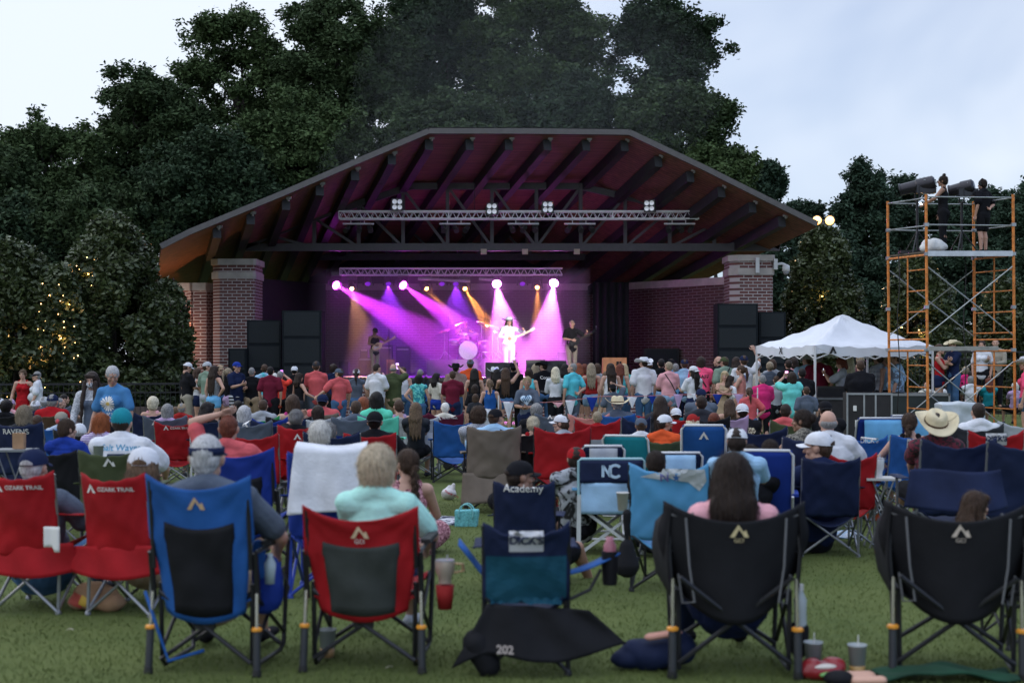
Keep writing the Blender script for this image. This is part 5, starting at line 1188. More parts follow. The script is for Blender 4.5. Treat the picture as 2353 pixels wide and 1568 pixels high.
# --- in front of the left speakers
st('z3',85,165,36,'man in patterned pale aqua shirt in front of the black speakers',top='tee',topc='noise:aqua:ltblue:8',bot='shorts',botc='khaki',arms='front')
st('z3',190,205,34,'dark-haired boy in maroon tee and black shorts with a white side stripe',top='loose',topc='maroon',bot='shorts',botc='black',hair='black',arms='down')
st('z3',268,330,36,'white-haired woman almost hidden between the maroon tee and the coral tee',top='tee',topc='offwhite',hair='white',hk='bob',**F_)
e,J,_,_=st('z3',370,285,34.6,'grey-haired woman in bright coral tee and black trousers filming with a raised phone',top='tee',topc='redor',bot='tight',botc='black',hair='grey',hk='short',arms=('phone','up'),**F_)
phone(e,J,'R','phone with purple screen raised by the woman in bright coral tee',(.55,.15,.8))
st('z3',625,188,37,'man in backwards white cap and black shirt against the black speakers',top='tee',topc='black',bot='trousers',botc='black',cap='back',capc='white',hair='black',b=1.05)
st('z3',715,325,34.2,'woman with dark curly hair and black tank reaching her arm out to the right',rz=-45,top='tank',topc='black',bot='trousers',botc='charcoal',hk='shoulder',hair='dark',arms=('loose','out'),**F_)
st('z3',1020,98,34.4,'broad man in grey cap, coral polo and grey shorts, elbows out',top='polo',topc='coral',bot='shorts',botc='slate',cap='cap',capc='charcoal',arms='front',b=1.15)
st('z3',1330,168,37,'dark-haired man in navy tee between the two coral shirts',top='tee',topc='navy',bot='shorts',botc='black',hair='dark',hk='curly')
st('z3',1425,228,33.2,'man in slate cap, long coral-red tee and jeans turned to the left',rz=25,yaw=35,top='loose',topc='coral',bot='trousers',botc='denim',cap='cap',capc='slate',arms=('out','loose'))
st('z3',1745,238,35,'woman in white cap, slate sleeveless top and jeans against the brick stage wall',top='sleeveless',topc='slate',bot='tight',botc='denim',cap='cap',capc='white',hk='pony',hair='dark',arms='loose',b=1.08,**F_)
st('z3',2120,152,33.8,'man with short dark hair in white tee looking down to the right',rz=-35,pitch=15,top='loose',topc='white',bot='shorts',botc='khaki',hair='dark',hk='crop',arms=('loose','front'),b=1.1)
st('z3',2200,300,35.4,'woman in pink cap and white top just right of the man in white tee',top='tee',topc='white',bot='tight',botc='denim',cap='cap',capc='pink',hk='short',hair='brown',**F_)
e,J,_,_=st('z4',65,158,34,'bald man in olive grey tee photographing with both arms raised to the right',rz=-15,top='loose',topc='olive',bot='shorts',botc='tan',hair='grey',hk='bald',arms=('down','up'),b=1.12)
phone(e,J,'R','small lit phone held up by the bald man in olive grey tee',(.7,.4,.95))
st('z4',240,215,36,'woman in white tank and jeans beyond the bald man in olive tee',top='tank',topc='white',bot='tight',botc='denim',hk='pony',hair='brown',**F_)
st('z4',550,252,37,'grey-haired man close to the stage edge behind the teal top woman',top='tee',topc='charcoal',bot='trousers',botc='black',hair='grey',hk='crop')
st('z4',522,345,32.6,'black-haired woman in teal patterned sleeveless top with a hand on her hip',top='sleeveless',topc='noise:teal:turq:11',bot='tight',botc='denim',hair='black',hk='bobw',arms=('hips','loose'),**F_)
st('z4',655,392,37,'child in blue tee near the stage wall beside the teal top woman',top='tee',topc='blue',bot='shorts',botc='navy',hair='black')
st('z4',845,328,35,'black-haired woman in pale tee left of the maroon tee man',rz=-40,top='tee',topc='offwhite',bot='short',botc='royal',hair='black',hk='shoulder',**F_)
st('z4',1195,140,36,'man in black cowboy hat and plaid shirt behind the maroon tee man',rz=-10,top='loose',topc='plaid:maroon:khaki:14',bot='trousers',botc='denim',cap='cowboy',capc='black',hair='dark',hk='crop',b=1.15)
st('z4',1135,278,32,'man with short brown hair in maroon tee and navy shorts, arms bent',top='tee',topc='maroon',bot='shorts',botc='navy',hair='brown',hk='crop',arms='front',b=1.08)
st('z4',1455,68,37.4,'man in slate cap and orange-red tee closest to the drum riser',top='tee',topc='orange',bot='shorts',botc='charcoal',cap='cap',capc='slate',b=1.15)
st('z4',1530,242,34,'woman with long black hair and black tank in front of the orange tee man',top='tank',topc='black',bot='tight',botc='black',hair='black',hk='vlong',arms='loose',**F_)
st('z4',1540,532,30.4,'dark-haired girl in black tee left of the bright blue tank top',top='tee',topc='black',bot='shorts',botc='black',hair='dark',hk='bob',**F_)
st('z4',1548,705,29.4,'small brown-haired child below the dark-haired girl in black tee',top='tee',topc='charcoal',bot='shorts',botc='black',hair='brown',hk='bob',**F_)
st('z4',1812,448,30,'woman with a ponytail and bright blue tank top',top='tank',topc='blue',bot='shorts',botc='white',hair='ltbrown',hk='pony',arms='loose',**F_)
st('z4',1900,215,36,'woman in white cowboy hat and dark top before the black monitor',top='tank',topc='black',bot='short',botc='denim',cap='cowboy',capc='white',hair='black',hk='long',**F_)
e,J,_,_=st('z4',1935,255,34.5,'black-haired woman in dark speckled top holding a phone by the white cowboy hat',top='tank',topc='noise:black:charcoal:40',bot='short',botc='denim',hair='black',hk='long',arms=('loose','up'),**F_)
phone(e,J,'R','phone with blue screen held by the woman in dark speckled top',(.3,.25,1))
e,J,_,_=st('z4',2095,232,34,'woman with long brown hair, black tee and denim shorts raising a phone',top='tank',topc='black',bot='short',botc='denim',hair='brown',hk='vlong',arms=('phone','high'),**F_)
phone(e,J,'R','glowing purple phone held high by the woman with long brown hair',(.6,.3,1))
st('z4',2235,135,37,'man in black cowboy hat and black shirt below the singer',top='tee',topc='black',bot='trousers',botc='black',cap='cowboy',capc='black',hair='black')
# --- centre
e,J,tp,HM=st('z5',130,388,26.5,'smiling blonde woman in grey heart tee and jeans facing the camera',rz=172,group=GG,top='tee',topc='slate',bot='trousers',botc='navy',hair='blonde',hk='short',arms='front',face=True,hi=True,skin='mid',**F_)
hp=[]
for i in range(40):t=2*math.pi*i/40;hp.append((.0075*16*math.sin(t)**3,.0075*(13*math.cos(t) -5*math.cos(2*t) -2*math.cos(3*t) -math.cos(4*t))))
print_on(tp,poly2(hp),'heart_print',mat('heart print',(.45,.58,.70),.8),0,1.28,side=1,off=.006,step=.04,rot=.1)
hs=[]
for k_ in range(5):x_=-.075+.036*k_;hs.append([(x_,-.06+abs(x_)*.6),(x_+.018,-.06+abs(x_)*.6),(x_+.018,.07),(x_,.07)])
print_on(tp,polys(hs),'heart_stripes',mat('heart stripe',(.03,.12,.25),.8),0,1.28,side=1,off=.009,step=.04,rot=.5)
st('z5',165,245,34,'dark-haired girl in aqua top behind the smiling woman',top='tank',topc='aqua',bot='short',botc='denim',hair='dark',hk='bobw',**F_)
st('z5',280,168,36,'woman with long ash-blonde hair and black tank left of the black cowboy hat',top='tank',topc='black',bot='short',botc='denim',hair='ash',hk='long',arms=('loose','hips'),**F_)
e,J,tp,HM=st('z5',425,98,35.6,'man in black cowboy hat and black tee printed with white script',rz=15,yaw=30,top='tee',topc='black',bot='trousers',botc='denim',cap='cowboy',capc='black',hair='dark',hk='crop',b=1.08)
print_on(tp,textmesh('Coors',.105),'lettering',INK,.02,1.36,step=.05);print_on(tp,textmesh('RODEO',.06),'lettering',mat('grey print',(.25,.25,.27),.8),.0,1.03,step=.05)
st('z5',645,218,34,'platinum-blonde woman in white long-sleeved top and black shorts',top='long',topc='white',bot='shorts',botc='black',hair='plat',hk='shoulder',arms='front',**F_)
st('z5',815,162,36,'dark-haired woman in brown tank between the white top and the aqua polo',top='tank',topc='brown',bot='tight',botc='black',hair='black',hk='shoulder',**F_)
st('z5',945,142,34,'grey-haired man in aqua polo and grey shorts standing side-on facing left',rz=40,yaw=30,pitch=-8,top='polo',topc='aqua',bot='shorts',botc='slate',hair='grey',hk='crop',arms=('down','behind'),b=1.08)
st('z5',1062,152,36,'auburn-haired woman close behind the aqua polo man',top='tee',topc='brick',bot='short',botc='black',hair='red',hk='long',**F_)
st('z5',1172,162,37,'brown-haired woman left of the red crop top',top='tee',topc='charcoal',bot='short',botc='denim',hair='auburn',hk='bob',**F_)
st('z5',1290,152,34.6,'woman with long blonde hair, open-backed red crop top and frayed denim shorts',top='crop',topc='brick',bot='short',botc='ltdenim',hair='ash',hk='long',arms='loose',**F_)
st('z5',1400,153,36,'brown-haired woman in grey tee right of the red crop top',top='tee',topc='ltgrey',bot='short',botc='ltdenim',hair='brown',hk='bob',**F_)
st('z5',1560,300,35,'woman in pale yellow dress mostly hidden by very long dark hair',top='dress',topc='cream',hair='ltbrown',hk='shoulder',**F_)
st('z5',1640,150,34,'woman with very long black hair and white tank, head tilted',rz=10,top='tank',topc='white',bot='short',botc='ltdenim',hair='dark',hk='vlong',arms=('loose','loose'),b=1.05,**F_)
st('z5',1820,162,35,'woman with dark wine hair and aqua tee right of the very long black hair',rz=-20,top='crop',topc='aqua',bot='tight',botc='denim',hair='auburn',hk='long',**F_)
st('z5',1885,158,36.4,'blonde woman behind the wine-haired woman in aqua',top='tee',topc='turq',bot='tight',botc='denim',hair='blonde',hk='long',**F_)
st('z5',2235,30,34.4,'man in white cowboy hat, white tee and dark jeans',rz=10,yaw=25,top='loose',topc='white',bot='trousers',botc='denim',cap='cowboy',capc='white',hair='dark',hk='crop',b=1.06)
st('z5',2330,90,36,'boy in white cap and white tee at the elbow of the white cowboy hat man',top='tee',topc='white',bot='shorts',botc='sky',cap='cap',capc='white')
st('z5',1680,508,29.5,'man in grey tee with one hand resting on his black cap',group=GG,rz=8,top='loose',topc='slate',bot='shorts',botc='black',cap='back',capc='black',hair='black',arms=('loose','head'))
# --- right of centre
st('z6',205,62,36,'black-haired man in black tee and denim shorts left of the pink tee',top='tee',topc='black',bot='shorts',botc='ltdenim',hair='black',hk='crop',arms='front')
e,J,tp,HM=st('z6',335,120,33.8,'short-haired grey-blonde woman in pink tee with a black crossbody strap',rz=12,yaw=20,top='loose',topc='pink',bot='short',botc='ltdenim',hair='ash',hk='short',arms='front',**F_)
print_on(tp,polys([[(-.15,.22),(-.12,.22),(.17,-.24),(.14,-.24)]]),'crossbody_strap',RUB,.02,1.26,step=.04)
st('z6',385,58,37,'man in black cap and pale blue shirt behind the pink tee woman',top='tee',topc='ltblue',bot='shorts',botc='black',cap='back',capc='black')
st('z6',465,150,36,'grey-brown haired person in light blue tee right of the pink tee',top='tee',topc='sky',bot='shorts',botc='black',hair='grey',hk='short')
st('z6',625,62,36,'man in navy cap and powder blue shirt facing the stage',top='polo',topc='ltblue',bot='trousers',botc='navy',cap='cap',capc='navy',b=1.15)
st('z6',780,192,33,'woman in white cap with long black hair and white tee turned to the left',rz=25,yaw=25,top='tee',topc='white',bot='tight',botc='navy',cap='back',capc='white',hair='black',hk='long',arms='cup',b=1.1,skin='tan',**F_)
e,J,tp,HM=st('z6',925,30,35.6,'crew member in neon pink staff shirt with a black cross strap',rz=-8,top='loose',topc='neon',bot='shorts',botc='black',hair='dark',hk='bob',skin='tan',b=1.12,arms='front')
print_on(tp,textmesh('STAFF',.115,bold=.003),'lettering',INKB,.03,1.30,step=.05);print_on(tp,polys([[(-.17,.24),(-.14,.24),(.14,-.20),(.10,-.20)]]),'cross_strap',RUB,0,1.27,step=.04)
st('z6',1235,22,37,'bald man in black shirt facing left beside the sage tee',rz=50,yaw=20,top='tee',topc='black',bot='trousers',botc='black',hair='dark',hk='bald',b=1.1)
e,J,tp,HM=st('z6',1345,18,35.6,'man in olive cap and sage tee with a black sling strap',rz=20,yaw=15,top='loose',topc='sage',bot='shorts',botc='black',cap='cap',capc='olive',b=1.1)
print_on(tp,polys([[(.10,.26),(.14,.26),(-.12,-.06),(-.17,-.06)]]),'sling_strap',RUB,0,1.27,step=.04)
st('z6',1355,292,32,'small blonde girl in tan dress facing the camera',rz=165,top='dress',topc='tan',hair='blonde',hk='long',arms='cross',face=True,**F_)
st('z6',1560,35,36.4,'dark-haired woman in black top behind the children',top='tank',topc='black',bot='tight',botc='black',hair='dark',hk='shoulder',**F_)
st('z6',1640,182,33,'brown-haired girl in salmon pink dress turned to the left',rz=65,top='dress',topc='salmon',hair='brown',hk='pony',arms='cup',**F_)
st('z6',1460,372,32,'dark-haired girl in white top and blue shorts between the two dresses',rz=-60,top='tee',topc='white',bot='shorts',botc='ltdenim',hair='dark',hk='long',**F_)
e,J,tp,HM=st('z6',1700,-8,34.8,'man in navy cap and white tee with a longhorn print, pointing right',top='tee',topc='white',bot='shorts',botc='slate',cap='cap',capc='navy',arms=('loose','high'),b=1.12)
print_on(tp,polys([[(-.09,.07),(-.04,.02),(.04,.02),(.09,.07),(.05,-.02),(.02,-.12),(-.02,-.12),(-.05,-.02)]]),'longhorn_print',mat('blue grey print',(.12,.15,.3),.8),.03,1.31,step=.05)
st('z6',1950,130,36,'woman with a low bun and white top right of the tent leg',top='tank',topc='offwhite',bot='short',botc='navy',hair='ltbrown',hk='lowbun',**F_)
st('z6',2170,122,35.2,'blonde woman with a high bun and slate top under the tent edge',top='tee',topc='slate',bot='shorts',botc='black',hair='ash',hk='updo',**F_)
st('z6',2215,75,37,'brown-haired woman in pale top behind the blonde with a bun',top='tee',topc='ltgrey',bot='tight',botc='denim',hair='brown',hk='bob',**F_)
st('z6',2035,352,29.6,'short-haired woman in long magenta sleeveless top and black trousers',group=GG,top='loose',topc='hotpink',bot='tight',botc='black',hair='grey',hk='crop',arms='front',b=1.2,**F_)
st('z6',2290,375,32.4,'brown-haired boy in pale tee between magenta and turquoise',top='tee',topc='ltgrey',bot='shorts',botc='black',hair='brown',hk='short')
st('z6',1800,585,27,'girl with a low ponytail in coral tee, hand on hip',group=GG,top='loose',topc='coral',bot='shorts',botc='denim',hair='brown',hk='pony',arms=('loose','hips'),**F_)
e,J,tp,HM=st('z7',215,590,28.8,'dark-haired woman in turquoise tee filming with a phone',group=GG,rz=12,top='loose',topc='turq',bot='tight',botc='denim',hair='dark',hk='bob',arms=('up','up'),b=1.2,**F_)
phone(e,J,'L','phone with pink screen held up by the woman in turquoise tee',(1,.35,.7))
st('z7',155,362,35,'dark-haired man in black tee beyond the turquoise tee woman',top='tee',topc='black',bot='trousers',botc='black',hair='dark',hk='crop')
st('z7',255,330,36,'dark-haired woman in pale pink top under the tent edge',top='tee',topc='pink',bot='shorts',botc='denim',hair='dark',hk='bob',**F_)
st('z7',400,520,30.6,'large man in black shirt beside the sound desk',top='loose',topc='black',bot='trousers',botc='black',hair='black',hk='short',arms='front',b=1.35)
st('z7',490,258,33.6,'man in grey cap and pale blue tee under the tent, head turned left',yaw=40,top='loose',topc='ltblue',bot='shorts',botc='black',cap='cap',capc='silver',hair='brown',hk='crop',b=1.1)
st('z7',700,235,33,'tall man in long maroon shirt behind the near tent leg',top='loose',topc='maroon',bot='shorts',botc='maroon',hair='grey',hk='crop',b=1.15)
e,J,tp,HM=st('z7',1110,322,32.6,'brown-haired woman in grey tee reading her phone under the tent',rz=70,pitch=15,top='loose',topc='ltgrey',bot='tight',botc='black',hair='auburn',hk='bob',arms='phone',**F_)
phone(e,J,'L','white-lit phone in the hand of the grey tee woman under the tent',(.7,.75,.9))
st('z7',1245,278,34.6,'platinum-blonde woman in mottled pink top under the tent',top='tee',topc='noise:pink:magenta:14',bot='shorts',botc='denim',hair='plat',hk='long',**F_)
st('z7',1455,282,35.4,'ash-blonde woman behind the big man in black',top='tee',topc='charcoal',bot='shorts',botc='denim',hair='ash',hk='updo',**F_)
st('z7',1455,372,29.8,'very broad man in black tee and light grey shorts under the tent',group=GG,top='loose',topc='black',bot='shorts',botc='ltgrey',hair='brown',hk='crop',arms='front',b=1.45)
st('z7',1775,242,33,'brown-haired woman in navy and white striped top by the far tent leg',rz=40,top='loose',topc='stripe:navy:white:12',bot='shorts',botc='black',hair='brown',hk='short',b=1.15,**F_)
st('z7',1920,262,33,'blonde woman in pale lilac strap top and black skirt by the scaffold',rz=45,top='tank',topc='ltblue',bot='shorts',botc='black',hair='blonde',hk='updo',b=1.05,**F_)
st('z7',2110,240,32.5,'brown-haired woman in loose pale grey-blue top behind the left scaffold posts',rz=60,top='loose',topc='noise:ltblue:slate:7',bot='tight',botc='charcoal',hair='brown',hk='short',b=1.15,**F_)
st('z7',480,848,27.6,'small boy in grey tee next to the turquoise tee woman',group=GG,top='loose',topc='slate',bot='shorts',botc='denim',hair='brown',hk='crop')
st('z8',830,85,38,'woman in red top seen between the tent and the scaffold braces',rz=-120,top='tank',topc='red',bot='short',botc='navy',hair='brown',hk='pony',arms='cross',**F_)
st('z8',1060,5,38,'man in pale cowboy hat, dark tee and jeans behind the scaffold plank',rz=110,top='tee',topc='navy',bot='trousers',botc='denim',cap='cowboy',capc='cream',arms='cross',b=1.1)
st('z8',1590,20,41,'dark-haired woman far behind the scaffold carrying a white shirt',rz=150,top='tee',topc='white',bot='tight',botc='black',hair='dark',hk='pony',**F_)
st('z8',1835,-15,41,'man in tan shirt and dark vest far behind the scaffold',rz=160,top='long',topc='khaki',bot='trousers',botc='black',hair='brown',hk='crop',arms=('front','cup'))
st('z8',2375,315,30,'woman in white cowboy hat and pink tee at the right edge',group=GG,rz=60,top='tee',topc='neon',bot='short',botc='denim',cap='cowboy',capc='white',hair='blonde',hk='vlong',**F_)
# --- people sitting far right behind the scaffold
for (x,y,hair_,hk_,capk,capc_,tc,sx_,lab) in ((1290,500,'ash','curly',None,'white','hotpink','F','blonde seated person above the hot pink chair'),(1360,582,'dark','curly',None,'white','black','M','dark-haired seated person right of the hot pink chair'),
    (1385,662,'grey','short',None,'white','white','M','grey-haired seated person in white behind the middle scaffold post'),(980,745,'black','short','cap','navy','white','M','seated person in navy cap and white tee behind the road case'),
    (1060,690,'black','bob',None,'white','black','F','black-haired seated woman behind the navy cap'),(1715,700,'auburn','shoulder',None,'white','teal','F','auburn-haired seated woman in teal seen through the scaffold'),
    (2190,790,'white','fluffy',None,'white','lilac','F','white-haired seated woman by the right scaffold post'),(590,772,'grey','bald',None,'white','offwhite','M','bald seated man left of the near scaffold post')):
    si('z8',x,y,40 if y> 650 else 43,lab,hair=hair_,hk=hk_,cap=capk,capc=capc_,top='tee',topc=tc,sex=sx_)
# --- women walking on the left
e,J,tp,HM=st('z1',410,262,33,'woman in red strap dress standing at the left, facing the camera',rz=180,group=GG,top='dress',topc='red',hair='ltbrown',hk='lowbun',arms=('hips','loose'),face=True,hi=True,**F_)
e,J,tp,HM=st('z1',660,282,33,'grey-haired woman in white tee turned left towards the red dress',rz=100,group=GG,top='loose',topc='white',bot='capri',botc='denim',cap='visor',capc='charcoal',hair='grey',hk='short',arms='loose',face=True,b=1.15,**F_)
e,J,tp,HM=st('z1',1655,302,19.6,'long-haired woman in face mask, grey tee and white lace shirt walking towards the camera',rz=178,group=GG,top='long',topc='noise:white:ltgrey:60',bot='trousers',botc='slate',hair='dark',hk='vlong',arms=('loose','loose'),pitch=10,face=True,leg='walk',**F_)
m=MB();m.ell((0,.052,-.050),(.068,.062,.052),18,12);o=mk('face_mask',m.mesh('face_mask',smooth=True),fab('noise:white:black:42'),e);o.matrix_local=HM
print_on(tp,polys([[(-.10,-.30),(.10,-.30),(.075,.12),(-.075,.12)]]),'grey_tee',cloth('slate'),0,1.22,side=1,off=.008,step=.04)
for s_ in (-1,1):
    m=MB();m.cap((s_*.075,.07,1.60),(s_*.10,.135,1.30),.035,.035,n=10);m.cap((s_*.10,.135,1.32),(s_*.105,.15,1.02),.035,.018,n=10);mk('hair_lock',blob(m,.010,1,.003,5,(30,90),'hair_lock'),hairm('dark'),e)
m=MB();m.cap((-.05,.075,1.655),(.05,.075,1.655),.024,.024);mk('fringe',blob(m,.008,1,.003,6,(40,100),'fringe'),hairm('dark'),e)
e,J,tp,HM=st('z1',2035,195,18,'grey-haired woman with ponytail in blue daisy tee walking towards the camera',rz=165,group=GG,yaw=35,pitch=22,top='tee',topc='daisy',bot='capri',botc='black',hair='silver',hk='pony',arms='loose',face=True,leg='walk',b=1.02,skin='mid',**F_)
pet=[]
for i in range(16):a=R(22.5*i);pet.append([(.025*math.cos(a -.2),.025*math.sin(a -.2)),(.09*math.cos(a -.13),.09*math.sin(a -.13)),(.105*math.cos(a),.105*math.sin(a)),(.09*math.cos(a+.13),.09*math.sin(a+.13)),(.025*math.cos(a+.2),.025*math.sin(a+.2))])
print_on(tp,polys(pet),'daisy_print',INK,-.0,1.265,side=1,off=.006,step=.04);print_on(tp,poly2(arcpts(0,0,.026,0,350,14)),'daisy_centre',mat('daisy yellow',(.6,.42,.12),.8),.0,1.265,side=1,off=.009)
print_on(tp,textmesh('be Kind',.10,bold=.0015),'lettering',INK,.0,1.11,side=1,off=.006,step=.03)
# ===== seated people
def C(*a,**k):return chair(*a,**k)

si('z1',5,762,25,'person in white cap cut off by the left edge',cap='cap',capc='white',top='tee',topc='ltgrey');si('z1',190,772,26.5,'seated woman in lilac cap at the far left',cap='cap',capc='lilac',top='tee',topc='pink',hair='ash',hk='pony',sex='F')
si('z1',120,812,24,'dark-haired seated person at the far left in front of the lilac cap',hair='black',hk='curly',top='tee',topc='black');C('z1',140,960,23.4,'black folding chair at the far left with a pale side strap',fabric='black',w=.5)
si('z1',440,908,16.8,'ash-blonde seated woman behind the navy football chair',hair='ash',hk='bobw',sex='F',top='tee',topc='charcoal');C('D',62,966,16.6,'navy chair with white football team lettering and grey trim',fabric='navy',w=.50,text='RAVENS',tsize=.075,tz=.80,rz=-5,frame=GREYM,occ=1)
si('z1',645,800,25,'seated man in white cap left of the grey cap',cap='cap',capc='white',top='tee',topc='navy',hair='grey');si('z1',800,732,26,'seated man in grey cap with a raised hand',cap='cap',capc='silver',top='tee',topc='slate',hair='grey',arms=('up','lap'))
si('z1',955,685,24,'large seated man in navy cap and red tee',cap='cap',capc='navy',top='loose',topc='red',hair='grey',b=1.35,s=1.05);C('z1',870,1050,22.6,'brown folding chair under the man in red tee',fabric='brown',w=.62,occ=1)
si('z1',1100,772,27.5,'grey-haired seated man in profile facing right',hair='grey',hk='crop',rz=-70,top='tee',topc='charcoal',b=1.1);C('z1',1235,815,27,'dark folding chair behind the masked woman',fabric='slate',w=.5,rz=-20)
si('z1',1170,705,30,'dark-haired seated person far back beside the man in profile',hair='black',hk='short',top='tee',topc='black',rz=-60)
si('z1',680,1078,18.6,'brown-haired child right of the navy football chair',hair='brown',hk='short',top='tee',topc='blue',s=.8);C('z1',1000,1240,18.6,'blue folding chair half hidden behind the tan cap',fabric='blue',w=.5)
si('z1',1110,995,18.8,'seated man in tan cap and pale plaid shirt',cap='cap',capc='khaki',hair='grey',hk='crop',top='tee',topc='plaid:white:ltblue:20',rz=-15)
e,J,tp,_=si('z1',1225,1145,13.8,'brown-haired woman with a red hair clip and royal blue tee',hair='brown',hk='short',top='tee',topc='royal',rz=-15,yaw=-25,arms=('lap','rest'),b=1.15,botc='denim',bot='trousers')
m=MB();m.ell((-.035,-.11,.10),(.028,.02,.03));o=mk('hair_clip',m.mesh('hair_clip',smooth=True),cloth('coral'),e);o.matrix_local=_
print_on(tp,textmesh('YANKEES',.066,bold=.003),'lettering',mat('cream print',(.6,.5,.42),.8),0,.86,step=.03)
C('D',152,1030,12.9,'black folding chair holding the woman in royal blue tee',fabric='black',w=.46,occ=1,frame=GREYM,rz=-12)
si('z1',1440,1212,16.4,'seated person in white patterned bandana behind the blue tee',cap='beanie',capc='white',hair='grey',top='tee',topc='white',s=.9);C('z1',1640,1330,15.4,'black folding chair beside the red-haired child',fabric='black',w=.5,occ=0,rz=-20)
si('z1',1830,1045,14.6,'ginger-haired child in purple and white striped tee',hair='ginger',hk='bobw',top='tee',topc='stripe:white:purple:16',s=.86,**F_)
e,J,tp,_=si('z1',2210,925,13.2,'large man in teal beanie and white tee with a palm tree print',cap='beanie',capc='teal',hair='dark',hk='crop',top='loose',topc='white',b=1.4,s=1.08,arms=('lap','rest'),skin='fair')
print_on(tp,textmesh('Salt Waves',.075,bold=.001),'lettering',mat('blue print',(.08,.28,.45),.8),.03,.97,step=.03);print_on(tp,polys([[(-.10,-.05),(.08,-.05),(.07,.05),(-.08,.05)],[(-.2,-.16),(-.05,-.08),(.1,-.15),(.22,-.08),(.1,-.10),(-.05,-.13)]]),'palm_print',mat('ink blue',(.02,.035,.08),.8),0,.87,step=.03)
C('D',268,1028,11.6,'dark camouflage rocking chair with a small mountain emblem',fabric='olive',w=.52,occ=1,frame=DARKM,logo='gci',lz=.80,ls=1.1)

si('z2',420,762,25,'platinum-haired seated woman in front of the dark hedge',hair='plat',hk='fluffy',sex='F',top='tank',topc='pink');C('z2',355,880,24,'navy folding chair below the platinum-haired woman',fabric='navy',w=.50,rz=8)
si('z2',680,882,21.6,'grey-haired seated woman with a lilac top left of the tan cap',hair='grey',hk='bobw',sex='F',top='tee',topc='lilac');C('z2',690,1050,21,'navy and grey folding chair behind the red chair',fabric='slate',w=.55,logo='gci',lx=-.12)
si('z2',940,852,26,'seated man in tan cap and reddish tee beside the pale trousers',cap='cap',capc='tan',hair='grey',top='tee',topc='brick');si('z2',830,930,28,'brown-haired seated child left of the tan cap',hair='ltbrown',top='tee',topc='brick',s=.8)
C('z2',895,1185,20.6,'bright red folding chair with mountain logo and white lettering, unoccupied',fabric='red',w=.58,text='OZARK TRAIL',tsize=.042,tz=.80,tx=.07,logo='peak',lx=-.12,lz=.80,ls=1.0,rz=-3)
si('z2',1410,845,20,'woman with long black hair bending sideways in black',hair='black',hk='vlong',sex='F',top='tee',topc='black',rz=-30,lean=.15);C('z2',1500,1010,19.6,'navy chair with white edge left of the balding man',fabric='navy',w=.48,frame=WHITEM)
si('z2',1960,832,26,'black-haired seated person in front of the khaki shorts',hair='black',hk='curly',top='tee',topc='black');si('z2',2070,912,18.4,'silver-haired woman above the navy and grey chair',hair='silver',hk='bobw',sex='F',top='tee',topc='slate')
C('z2',2140,1110,17.6,'navy and grey folding chair with a small peak logo',fabric='slate',fabric2='ltgrey',w=.56,logo='peak',lz=.85);C('z2',2270,1390,15.4,'red folding chair behind the balding man',fabric='red',w=.52)
si('z2',1790,1055,11,'balding man in coral tee touching his head',hair='auburn',hk='crop',top='tee',topc='coral',arms=('head','rest'),b=1.15,skin='fair')
C('D',565,1021,10.7,'royal blue rocking chair with a black mesh back panel under the balding man',kind='rocker',fabric='royal',fabric2='black',w=.54,occ=1,rz=-6,frame=DARKM)
si('z3',60,800,22,'brown-haired seated boy in grey tee at the green chair',hair='brown',hk='short',top='tee',topc='ltgrey',s=.85);C('z3',60,1010,20.6,'green folding chair with white trim',fabric='green',w=.46,frame=WHITEM)
si('z3',595,712,20.6,'brown-haired woman in purple strap top',hair='brown',hk='bobw',sex='F',top='tank',topc='magenta');C('z3',560,965,20,'black folding chair under the purple strap top',fabric='black',w=.55,occ=1)
C('z3',200,975,19.6,'royal blue folding chair with a white print beside the green chair',fabric='royal',w=.45);C('z3',370,1095,18,'wide navy folding chair left of the woman in black',fabric='navy',w=.60)
si('z3',1135,682,23.6,'seated man in navy cap and coral tee by the brown chair',cap='back',capc='navy',hair='black',hk='crop',top='loose',topc='coral',b=1.3,s=1.05);C('z3',960,925,23,'brown grey folding chair with a pale top edge',fabric='taupe',w=.75,occ=1)
si('z3',1050,908,20.6,'dark-haired seated woman behind the pale grey chair',hair='dark',hk='bob',sex='F',top='tee',topc='charcoal')
C('z3',1050,1085,20,'pale grey folding chair with a white peak logo',fabric='silver',w=.60,logo='peak',lz=.82,lx=-.04,occ=1)
e,J,_,_=si('z3',665,982,17,'woman with a grey-brown updo in black top clapping',hair='grey',hk='updo',sex='F',top='loose',topc='black',arms=('up','lap'),rz=-10);C('z3',745,1240,15.8,'narrow red folding chair behind the woman in black',fabric='red',w=.40,logo='peak',lz=.78,occ=1)
si('z3',1270,1215,17.4,'grey hooded person right of the white-haired woman',hair='grey',hk='short',top='long',topc='slate',s=.95)
si('z3',1085,1208,12.2,'white-haired woman behind the white towel chair',hair='white',hk='fluffy',sex='F',top='tee',topc='navy');C('z3',1480,1365,15,'navy folding chair right of the white-haired woman',fabric='navy',w=.58,rz=-14)
si('z3',1740,808,20.2,'man with short brown hair in slate tee on the blue and grey chair',hair='brown',hk='crop',top='tee',topc='slate',b=1.1);C('z3',1740,1062,19.8,'slate and royal blue folding chair',fabric='slate',fabric2='royal',w=.55,occ=1)
si('z3',1870,752,23,'red-haired seated woman in slate top behind the slate tee man',hair='red',hk='bob',sex='F',top='long',topc='slate');si('z3',2110,662,21,'black-haired woman wrapped in a mint towel',hair='black',hk='bobw',sex='F',top='long',topc='seafoam')
C('z3',2160,860,20.4,'folding chair draped with a mint green towel',fabric='seafoam',w=.50,occ=1)
